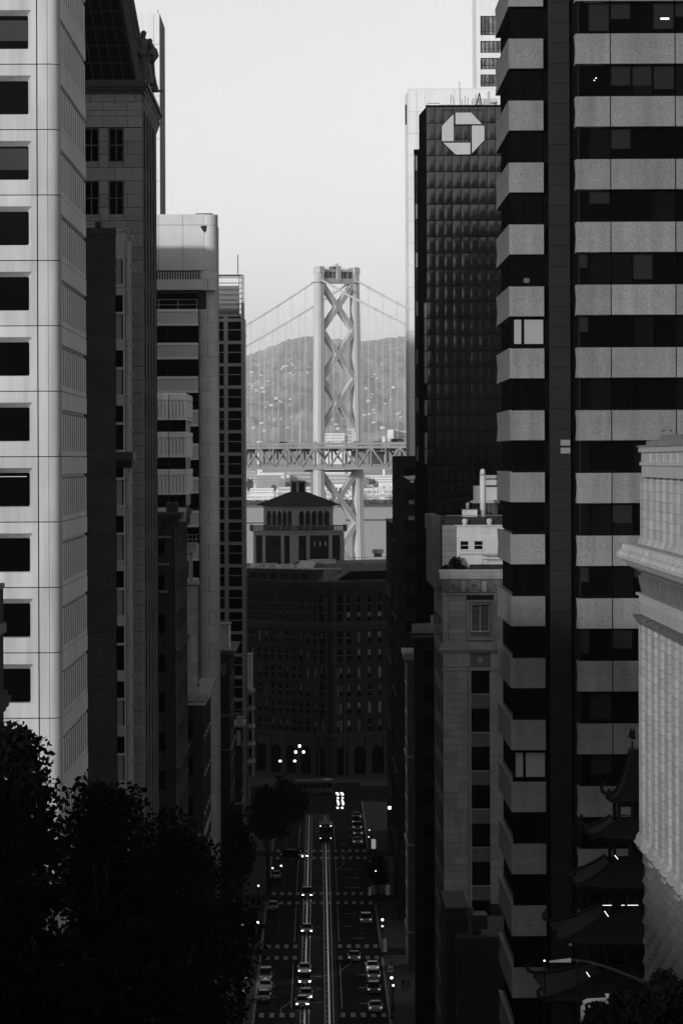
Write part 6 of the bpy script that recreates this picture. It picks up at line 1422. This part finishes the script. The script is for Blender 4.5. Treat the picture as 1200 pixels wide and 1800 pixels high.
# ---- cable car
def cable_car():
    Y = F * 70 / (1480 - VY); x0 = 1.22; T = Thing('cable_car', 'dark cable car on the right track beyond the far crosswalk', 'cable car', (x0, Y, 7.03), local=True)
    T.box('body', -1.2, 1.2, 0, 8.6, .5, 1.5, M['car_dark'], bev=.06); T.box('floor', -1.25, 1.25, -.3, 8.9, .35, .49, M['metal_dark'])
    T.mesh('roof', G().prism([(-1.35, 2.75), (1.35, 2.75), (1.25, 2.92), (.75, 3.0), (.7, 3.18), (-.7, 3.18), (-.75, 3.0), (-1.25, 2.92)], -.4, 9), M['car_dark'])
    for sx in (-1.12, 1.12):
        for k in range(7): T.box('post', sx - .05, sx + .05, .1 + k * 1.38, .2 + k * 1.38, 1.5, 2.76, M['car_dark'])
    for k in range(3): wn = T.box('end_window', -1.02 + k * .7, -.4 + k * .7, .04, .08, 1.6, 2.6, M['glass'])
    for sx in (-.95, .95):
        for z in (.62, 2.86): T.mesh('marker_lamp', G().lathe([(.01, -.06), (.07, -.03), (.07, .03), (.01, .06)], (sx, -.42, z), 8), M['lamp_soft'])
    for sx in (-.55, .55):
        for y in (1.8, 6.8):
            w_ = T.mesh('wheel', G().lathe([(.01, -.06), (.28, -.06), (.28, .06), (.01, .06)], (0, 0, 0), 12), M['metal_dark'], rot=(0, math.pi / 2, 0)); w_.location = (sx, y, .28)
cable_car()
def bus():
    Y = F * 70 / (1398 - VY); xa, xb = X(517, Y), X(583, Y); L = xb - xa; T = Thing('crossing_bus', 'pale-roofed bus crossing the far end of the street', 'bus', ((xa + xb) / 2, Y, 7.0), .12, local=True)
    T.box('body', -L / 2, L / 2, 0, 2.5, .4, 2.9, M['car_dark'], bev=.12); T.box('roof', -L / 2 + .1, L / 2 - .1, .15, 2.35, 2.9, 3.02, M['car_grey'])
    for k in range(5): T.box('roof_hatch', -L / 2 + .4 + k * 1.5, -L / 2 + 1.5 + k * 1.5, .4, 2.1, 3.02, 3.16, M['car_silver'])
    T.mesh('front_fairing', G().prism([(L / 2 - 1.9, 2.95), (L / 2, 2.95), (L / 2 - .15, 3.35), (L / 2 - 1.6, 3.4)], .3, 2.2), M['car_white'])
    for k in range(6): T.box('side_window', -L / 2 + .3 + k * 1.25, -L / 2 + 1.4 + k * 1.25, -.02, .0, 1.4, 2.5, M['glass'])
    for k in (-L / 3, L / 3):
        w_ = T.mesh('wheel', G().lathe([(.01, -.12), (.48, -.12), (.48, .12), (.01, .12)], (0, 0, 0), 14), M['tyre'], rot=(math.pi / 2, 0, 0)); w_.location = (k, .1, .48)
bus()
# ---- street lamps and signals
def lamp_post(px, py, label, h=5.2, kind='globe', m='lamp_soft', r=.2, group='globe lamps along the street', zb=7.13, name='street_lamp'):
    Y = F * (CZ - zb - h) / (py - VY); x_ = X(px, Y, py); T = Thing(name, label, 'lamp' if 'lamp' in name else 'signal', (x_, Y, zb), group=group, local=True)
    T.mesh('post', G().lathe([(.2, 0), (.18, .3), (.09, .5), (.06, h - .3)], (0, 0, 0), 8), M['metal_dark'])
    if kind == 'globe': T.mesh('globe', G().lathe([(.02, -r), (r * .75, -r * .65), (r, 0), (r * .75, r * .65), (.02, r)], (0, 0, h), 12), M[m], smooth=True); T.mesh('collar', G().lathe([(.1, h - .32), (.13, h - .22), (.08, h - r)], (0, 0, 0), 8), M['metal_dark'])
    elif kind == 'triple':
        for a in (-.75, .75): T.mesh('arm', G().tube([(0, 0, h - .9), (a * .6, 0, h - .95), (a, 0, h - .75)], .05), M['metal_dark'])
        for a, z in ((-.75, h - .5), (.75, h - .5), (0, h + .75)): T.mesh('globe', G().lathe([(.05, -.28), (.2, -.2), (.26, 0), (.2, .2), (.05, .28)], (a * 1.1, 0, z), 10), M['lamp_soft'], smooth=True)
    elif kind == 'double':
        T.mesh('arm', G().tube([(-1.5, 0, h - .2), (0, 0, h), (1.5, 0, h - .2)], .06), M['metal_dark'])
        for a in (-1.5, 1.5): T.mesh('globe', G().lathe([(.05, -.2), (.26, -.14), (.3, 0), (.2, .14), (.05, .2)], (a, 0, h - .45), 10), M['lamp_soft'], smooth=True)
    elif kind == 'signal':
        T.box('signal_head', -.18, .18, -.2, .1, h - .75, h + .2, M['metal_dark'])
        for k, z in enumerate((h, h - .3, h - .6)): T.mesh('lens', G().lathe([(.01, -.1), (.1, -.1), (.12, 0), (.1, .1), (.01, .1)], (0, -.22, z), 8), M['lamp_soft'] if k == 0 else M['glass'])
L_ = [(416, 1580, 'globe lamp on the dark left pavement beside second crosswalk'), (453, 1622, 'brightest globe lamp on the left pavement'), (432, 1719, 'globe lamp low on left pavement near the bottom'), (672, 1618, 'bright globe lamp on the right pavement above driving silver car'), (688, 1720, 'globe lamp beside the white regulation signs'), (660, 1532, 'globe lamp among the dark right pavement tree'), (649, 1460, 'upper of two small globe lamps by the far parked cars'), (648, 1472, 'lower of two small globe lamps by the far parked cars'), (402, 1640, 'tiny globe lamp at far left pavement edge')]
for px, py, lb in L_: lamp_post(px, py, lb, m='lamp_soft' if px in (453, 672, 688) else 'lamp_dim', r=.16 if px in (453, 672, 688) else .11)
lamp_post(526.5, 1318, 'three-globe ornate lamp before the brick block', 9.5, 'triple', zb=7, group='ornate lamps at the street end'); lamp_post(505, 1334, 'two-headed lamp left of the three-globe lamp', 9, 'double', zb=7, group='ornate lamps at the street end')
lamp_post(684.5, 1421, 'bright lamp on the right building corner near the street end', 8, r=.3)
for px, py, lb in ((494, 1522, 'lit signal at left of far crosswalk'), (479, 1526, 'small signal farther left of far crosswalk'), (691, 1733, 'signal under the near right globe lamp'), (672, 1629, 'signal below the right globe lamp'), (419, 1745, 'signal cluster at lower left'), (427, 1743, 'signal beside the lower left cluster'), (454, 1557, 'signal above the left pavement lamp')):
    lamp_post(px, py, lb, 3.2, 'signal', group='traffic signals', name='traffic_signal')
# ---- signs
def text(T, body, loc, size, m, rot=(math.pi / 2, 0, 0), name='lettering'):
    c = bpy.data.curves.new(name, 'FONT'); c.body = body; c.size = size; c.align_x = 'CENTER'; c.align_y = 'CENTER'; c.extrude = .005
    o = bpy.data.objects.new(name, c); COL.objects.link(o); o.parent = T.o; o.location = Vector(loc) - T.org; o.rotation_euler = rot; c.materials.append(m)
    bpy.context.view_layer.update(); me = bpy.data.meshes.new_from_object(o.evaluated_get(bpy.context.evaluated_depsgraph_get())); o2 = bpy.data.objects.new(name, me); COL.objects.link(o2)
    o2.parent = T.o; o2.location = o.location; o2.rotation_euler = rot; bpy.data.objects.remove(o); return o2
Y = 610; T = Thing('regulation_sign', 'two stacked white regulation signs on one pole, right pavement', 'sign', P(685, 1735, Y))
c = P(685.5, 1687, Y); T.mesh('pole', G().tube([(c.x, Y + .05, 7.1), (c.x, Y + .05, c.z)], .05), M['metal_dark'])
T.box('upper_plate', X(681, Y, 1690), X(690.5, Y, 1690), Y - .03, Y, Z(1698, Y), Z(1685, Y), M['blind']); T.box('lower_plate', X(681, Y, 1690), X(690.5, Y, 1690), Y - .03, Y, Z(1710, Y), Z(1699, Y), M['sign_white'])
T.mesh('turn_symbol', G().tube([(c.x - .2, Y - .05, Z(1696, Y)), (c.x - .2, Y - .05, Z(1690, Y)), (c.x + .2, Y - .05, Z(1688, Y))], .05), M['sign_white'])
T.mesh('arrow_symbol', G().box(X(682.5, Y, 1690), X(689, Y, 1690), Y - .045, Y - .031, Z(1706, Y), Z(1703.5, Y)), M['metal_dark'])
Y = 700; T = Thing('street_name_sign', 'faint street name sign over the right pavement', 'sign', P(669, 1590, Y)); c = P(669, 1578, Y)
T.box('plate', X(658, Y, 1578), X(681, Y, 1578), Y, Y + .04, Z(1582, Y), Z(1574, Y), M['metal_dark']); T.mesh('pole', G().tube([(X(657, Y, 1578), Y, 7.1), (X(657, Y, 1578), Y, Z(1574, Y))], .07), M['metal_dark']); text(T, 'Battery', (c.x, Y - .02, c.z), .5, M['blind'])
Y = 660; T = Thing('lit_shop_sign', 'small lit lettering over a shopfront on the dark left pavement', 'sign', P(425, 1630, Y)); c = P(425, 1627, Y); T.box('board', X(418, Y, 1627), X(432, Y, 1627), Y, Y + .05, Z(1631, Y), Z(1623, Y), M['metal_dark']); text(T, 'citi', (c.x, Y - .02, c.z), .62, M['lamp_dim'])
Y = 720; T = Thing('number_banner', 'upright dim banner with numerals on the right pavement', 'banner', P(694, 1560, Y)); T.box('cloth', X(688, Y, 1540), X(702, Y, 1540), Y, Y + .04, Z(1556, Y), Z(1512, Y), M['old_mid']); text(T, '201', (X(695, Y, 1545), Y - .02, Z(1546, Y)), 1.0, M['metal_dark'], (math.pi / 2, math.pi / 2, 0)); T.mesh('pole', G().tube([(X(702.5, Y, 1540), Y, 7.1), (X(702.5, Y, 1540), Y, Z(1510, Y))], .06), M['metal_dark'])
Y = 800; T = Thing('lit_kiosk', 'bright narrow kiosk panel at the right kerb by far crosswalk', 'kiosk', P(656, 1500, Y)); T.box('cabinet', X(652, Y, 1485), X(661, Y, 1485), Y, Y + .6, 7.13, Z(1475, Y), M['metal_dark']); T.box('poster', X(652.5, Y, 1485), X(660, Y, 1485), Y - .03, Y - .002, Z(1493, Y), Z(1476, Y), M['lamp_dim']) if False else T.box('poster', X(652.5, Y, 1485), X(660, Y, 1485), Y - .03, Y - .002, Z(1493, Y), Z(1476, Y), mat('kiosk_screen', .7, .6, .3, 2, emit=.22))
T.box('base_plate', X(651.5, Y, 1485), X(661.5, Y, 1485), Y - .1, Y + .7, 7.1, 7.3, M['metal_dark'])
for k, (px, py, w_, h_) in enumerate(((678, 1536, 8, 14), (681, 1556, 8, 20), (650, 1560, 6, 16), (675, 1650, 10, 26), (660, 1480, 4, 12))):
    Y = F * 69.9 / (py + h_ - VY); T = Thing('lit_window', 'pale lit shop window, ' + ('upper', 'lower', 'kerbside', 'nearest', 'farthest')[k] + ' of the right pavement', 'shop window', P(px, py + h_, Y)); x0, x1 = X(px - w_ / 2, Y, py), X(px + w_ / 2, Y, py)
    T.box('panel', x0, x1, Y, Y + .3, 7.13, Z(py, Y), mat('shop_panel', .3, .6, .4, 1.5, emit=.03)); T.mesh('frame', frame(x0 - .05, x1 + .05, Y - .05, 7.13, Z(py, Y) + .05, .08, .05), M['metal_dark'])
# ---- pavement trees (dark) and the big foreground trees
def tree(label, base, top_z, centre, rx, ry, rz_, n, seed, size, name='street_tree', group=None, clumps=40):
    rng = np.random.default_rng(seed); base = Vector(base); T = Thing(name, label, 'tree', base, group=group); c = Vector(centre)
    cl = rng.normal(size=(clumps, 3)); cl /= np.linalg.norm(cl, axis=1)[:, None]; cl *= (.35 + .65 * rng.random(clumps) ** .5)[:, None]; cl = cl * np.array((rx, ry, rz_)) * .82
    rad = rng.uniform(.16, .42, clumps) * (rx + rz_) / 2; wts = rad ** 2 / (rad ** 2).sum(); idx = rng.choice(clumps, n, p=wts)
    d = rng.normal(size=(n, 3)); d /= np.linalg.norm(d, axis=1)[:, None]; d *= (rng.random(n) ** .45)[:, None] * rad[idx][:, None]; p = cl[idx] + d
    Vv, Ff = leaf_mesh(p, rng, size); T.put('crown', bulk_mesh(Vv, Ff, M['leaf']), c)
    fork = Vector((base.x * .7 + c.x * .3, base.y * .7 + c.y * .3, base.z + (c.z - base.z) * .55)); r0 = max(.08, rz_ * .06)
    T.mesh('trunk', G().tube([base, base.lerp(fork, .5) + Vector((.08, 0, 0)), fork, c + Vector((0, 0, rz_ * .3))], [r0 * 1.3, r0, r0 * .8, r0 * .25], 8), M['bark'])
    for k in range(min(9, clumps)): q = c + Vector(cl[k]); T.mesh('limb', G().tube([fork.lerp(c, (k % 4) * .25), fork.lerp(q, .55) + Vector((0, 0, .2)), q], [r0 * .5, r0 * .32, r0 * .1], 5), M['bark'])
    return T
def px_tree(label, px, py, Y, rxp, rzp, n, seed, size=.13, group='big street trees at lower left', clumps=40):
    c = P(px, py, Y); s_ = Y / F; tree(label, (c.x, Y, gz(0, Y) + .1), 0, c, rxp * s_, rxp * s_ * .9, rzp * s_, n, seed, size, group=group, clumps=clumps)
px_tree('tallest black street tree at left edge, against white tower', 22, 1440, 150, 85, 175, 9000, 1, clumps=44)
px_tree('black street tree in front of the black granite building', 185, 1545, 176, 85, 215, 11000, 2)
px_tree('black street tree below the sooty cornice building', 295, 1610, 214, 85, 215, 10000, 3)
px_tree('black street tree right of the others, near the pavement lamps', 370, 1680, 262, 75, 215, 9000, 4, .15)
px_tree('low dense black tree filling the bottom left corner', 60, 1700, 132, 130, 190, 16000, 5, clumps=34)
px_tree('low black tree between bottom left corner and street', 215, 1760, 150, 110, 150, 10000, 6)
px_tree('small dark street tree on the left pavement beside the crossing', 420, 1480, 560, 32, 80, 3500, 7, .3, 'pavement trees down the street')
px_tree('small dark street tree farther along the left pavement', 470, 1430, 720, 40, 60, 3500, 8, .35, 'pavement trees down the street')
px_tree('dark street tree at the far end of the left pavement', 505, 1410, 880, 34, 45, 3000, 9, .4, 'pavement trees down the street')
px_tree('dark leafy tree on the right pavement holding a globe lamp', 664, 1530, 725, 20, 26, 3000, 10, .3, 'pavement trees down the street')
px_tree('black bush in the bottom right corner', 1175, 1790, 125, 75, 85, 9000, 11, .11, 'bushes at lower right')
px_tree('low black bush along the bottom right edge', 1060, 1820, 128, 90, 45, 7000, 12, .11, 'bushes at lower right')
px_tree('thin black shrub beside the curved lamp arm', 1110, 1765, 130, 45, 45, 3000, 13, .1, 'bushes at lower right')
# ---- curved-arm street lamp and pipes at lower right
Y = 130; T = Thing('curved_arm_lamp', 'unlit street lamp with long curved arm at lower right', 'lamp', (P(1190, 1750, Y).x, Y, gz(0, Y)))
T.mesh('arm', G().tube([P(1190, 1760, Y), P(1150, 1735, Y), P(1110, 1718, Y), P(1075, 1704, Y), P(1040, 1693, Y), P(1018, 1689, Y), P(1003, 1689, Y)], [.06, .05, .045, .04, .035, .03, .03], 8), M['metal_dark'])
T.mesh('post', G().tube([(P(1190, 1760, Y).x, Y, gz(0, Y)), P(1190, 1755, Y)], [.1, .06], 8), M['metal_dark'])
h0 = P(965, 1691, Y); h1 = P(1003, 1688, Y); g = G()
g.add([h0 + Vector((0, -.05, -.02)), h0 + Vector((0, .05, -.02)), h0 + Vector((0, .05, .02)), h0 + Vector((0, -.05, .02)), h1 + Vector((0, -.11, -.06)), h1 + Vector((0, .11, -.06)), h1 + Vector((0, .08, .05)), h1 + Vector((0, -.08, .05))], [(0, 1, 2, 3), (7, 6, 5, 4), (0, 4, 5, 1), (1, 5, 6, 2), (2, 6, 7, 3), (3, 7, 4, 0)]); T.mesh('lamp_head', g, M['metal_mid'])
Y = 134
T = Thing('roof_pipework', 'white bent pipe with valve at bottom right', 'pipe', P(1030, 1800, Y)); T.mesh('bent_pipe', G().tube([P(1024, 1800, Y), P(1024, 1770, Y), P(1026, 1763, Y), P(1032, 1760, Y), P(1070, 1758, Y)], .07, 10), M['pale'], smooth=True)
T.mesh('valve_stem', G().tube([P(1067, 1780, Y), P(1067, 1750, Y)], .04, 8).tube([P(1063, 1749, Y), P(1071, 1749, Y)], .03, 6), M['pale']); T.mesh('branch_pipe', G().tube([P(1036, 1795, Y), P(1036, 1768, Y)], .04, 8), M['granite'])
T = Thing('roof_standpipe', 'white hooked standpipe poking from the bottom right bushes', 'pipe', P(1118, 1752, Y)); T.mesh('hook', G().tube([P(1117, 1750, Y), P(1117, 1736, Y), P(1120, 1732, Y), P(1130, 1731, Y)], .05, 8), M['pale'], smooth=True); T.mesh('flange', G().lathe([(.05, .08), (.09, .02), (.1, -.04)], P(1117, 1748, Y), 10), M['pale']); T.box('outlet', P(1123, 1731, Y).x, P(1131, 1731, Y).x, Y - .08, Y + .08, Z(1735, Y), Z(1728, Y), M['pale'])
for k, (px, p0, p1) in enumerate(((956.5, 1690, 1785), (1015, 1690, 1750))):
    c = P(px, p0, Y + 40); T = Thing('thin_pole', 'thin pole with tiny light at lower right, ' + ('left' if k == 0 else 'right') + ' one', 'pole', (c.x, c.y, gz(0, c.y)), group='thin poles at lower right'); T.mesh('shaft', G().tube([(c.x, c.y, gz(0, c.y)), c], .04, 6), M['metal_dark']); T.mesh('tip', G().lathe([(.01, -.05), (.05, 0), (.01, .05)], c, 6), M['lamp_dim'])
# ---- low dark building at the foot of the banded tower
T = Thing('low_rooftop_building', 'low black rooftop in front of the ashlar building', 'building', (X(850, 400), 408, 12)); Y = 400
T.box('wall', X(803, Y, 1650), X(900, Y, 1650), Y, Y + 20, 12, Z(1652, Y), M['black_stone']); T.box('parapet', X(802, Y, 1650), X(900, Y, 1650), Y - .1, Y + .3, Z(1653, Y), Z(1648, Y), M['old_dark'])
T.box('upper_block', X(786, Y, 1620), X(828, Y, 1620), Y + 6, Y + 22, 12, Z(1597, Y + 6), M['black_stone']); T.mesh('roof_duct', G().tube([P(825, 1600, Y + 5), P(838, 1640, Y + 3)], .4, 8), M['old_dark']); T.box('roof_fan', X(832, Y, 1620), X(858, Y, 1620), Y + 2, Y + 6, Z(1640, Y), Z(1615, Y), M['metal_dark'])
# ---- pedestrians
def person(px, py, label, step, seed):
    Y = F * (CZ - 7.13) / (py - VY); T = Thing('person', label, 'person', (X(px, Y, py), Y, 7.13), seed, 'pedestrians on the right pavement', local=True)
    me = bpy.data.meshes.new('body'); J = [(0, 0, .95), (0, 0, 1.2), (0, .0, 1.42), (0, -.01, 1.52), (0, -.02, 1.64), (-.1, 0, .9), (-.11, -step, .5), (-.11, -step * .6, .08), (-.11, -step * .6 - .16, .04), (.1, 0, .9), (.11, step, .5), (.11, step * 1.3, .1), (.11, step * 1.3 - .16, .05), (-.19, 0, 1.38), (-.24, step * .8, 1.1), (-.24, step * .3 - .05, .86), (.19, 0, 1.38), (.24, -step * .8, 1.1), (.24, -step * .9 - .08, .88)]
    E_ = [(0, 1), (1, 2), (2, 3), (3, 4), (0, 5), (5, 6), (6, 7), (7, 8), (0, 9), (9, 10), (10, 11), (11, 12), (2, 13), (13, 14), (14, 15), (2, 16), (16, 17), (17, 18)]
    R_ = [.15, .14, .15, .06, .1, .1, .075, .05, .04, .1, .075, .05, .04, .07, .05, .04, .07, .05, .04]
    me.from_pydata(J, E_, []); ob = T.put('body', me, (0, 0, 0)); ob.modifiers.new('skin', 'SKIN'); ob.modifiers.new('sub', 'SUBSURF').levels = 1
    for i, r in enumerate(R_): me.skin_vertices[0].data[i].radius = (r, r)
    me.skin_vertices[0].data[0].use_root = True; me.materials.append(M['cloth'])
    T.mesh('head', G().lathe([(.02, -.13), (.07, -.09), (.085, 0), (.075, .08), (.02, .125)], (0, -.02, 1.67), 10), M['skin'], smooth=True); T.mesh('hair', G().lathe([(.095, .0), (.09, .08), (.05, .13), (.01, .14)], (0, 0, 1.68), 10), M['hair'], smooth=True)
person(709, 1743, 'dark-clothed person standing before the lit shopfront', .08, .3); person(717, 1745, 'second dark-clothed person, right of the first before shopfront', .12, -.5); person(652, 1560, 'dark-clothed person walking by the right kerb lamp', .16, .2)
# ================================================================== HAZE
hz = bpy.data.objects.new('haze', mesh_from(*(lambda g: (g.V, g.F))(G().box(-11900, 11900, -600, RY + 1200, -2.5, 1230)), bpy.data.materials.new('haze_air'))); COL.objects.link(hz)
hz['kind'] = 'stuff'; hz['label'] = 'thin pale haze over the bay'; hz['category'] = 'haze'
hm_ = hz.data.materials[0]; hm_.use_nodes = True; nt = hm_.node_tree; nt.nodes.clear(); out = nt.nodes.new('ShaderNodeOutputMaterial'); pv = nt.nodes.new('ShaderNodeVolumePrincipled')
pv.inputs['Color'].default_value = (.95, .95, .95, 1); pv.inputs['Density'].default_value = 1.9e-5; pv.inputs['Anisotropy'].default_value = 0; nt.links.new(pv.outputs[0], out.inputs['Volume'])
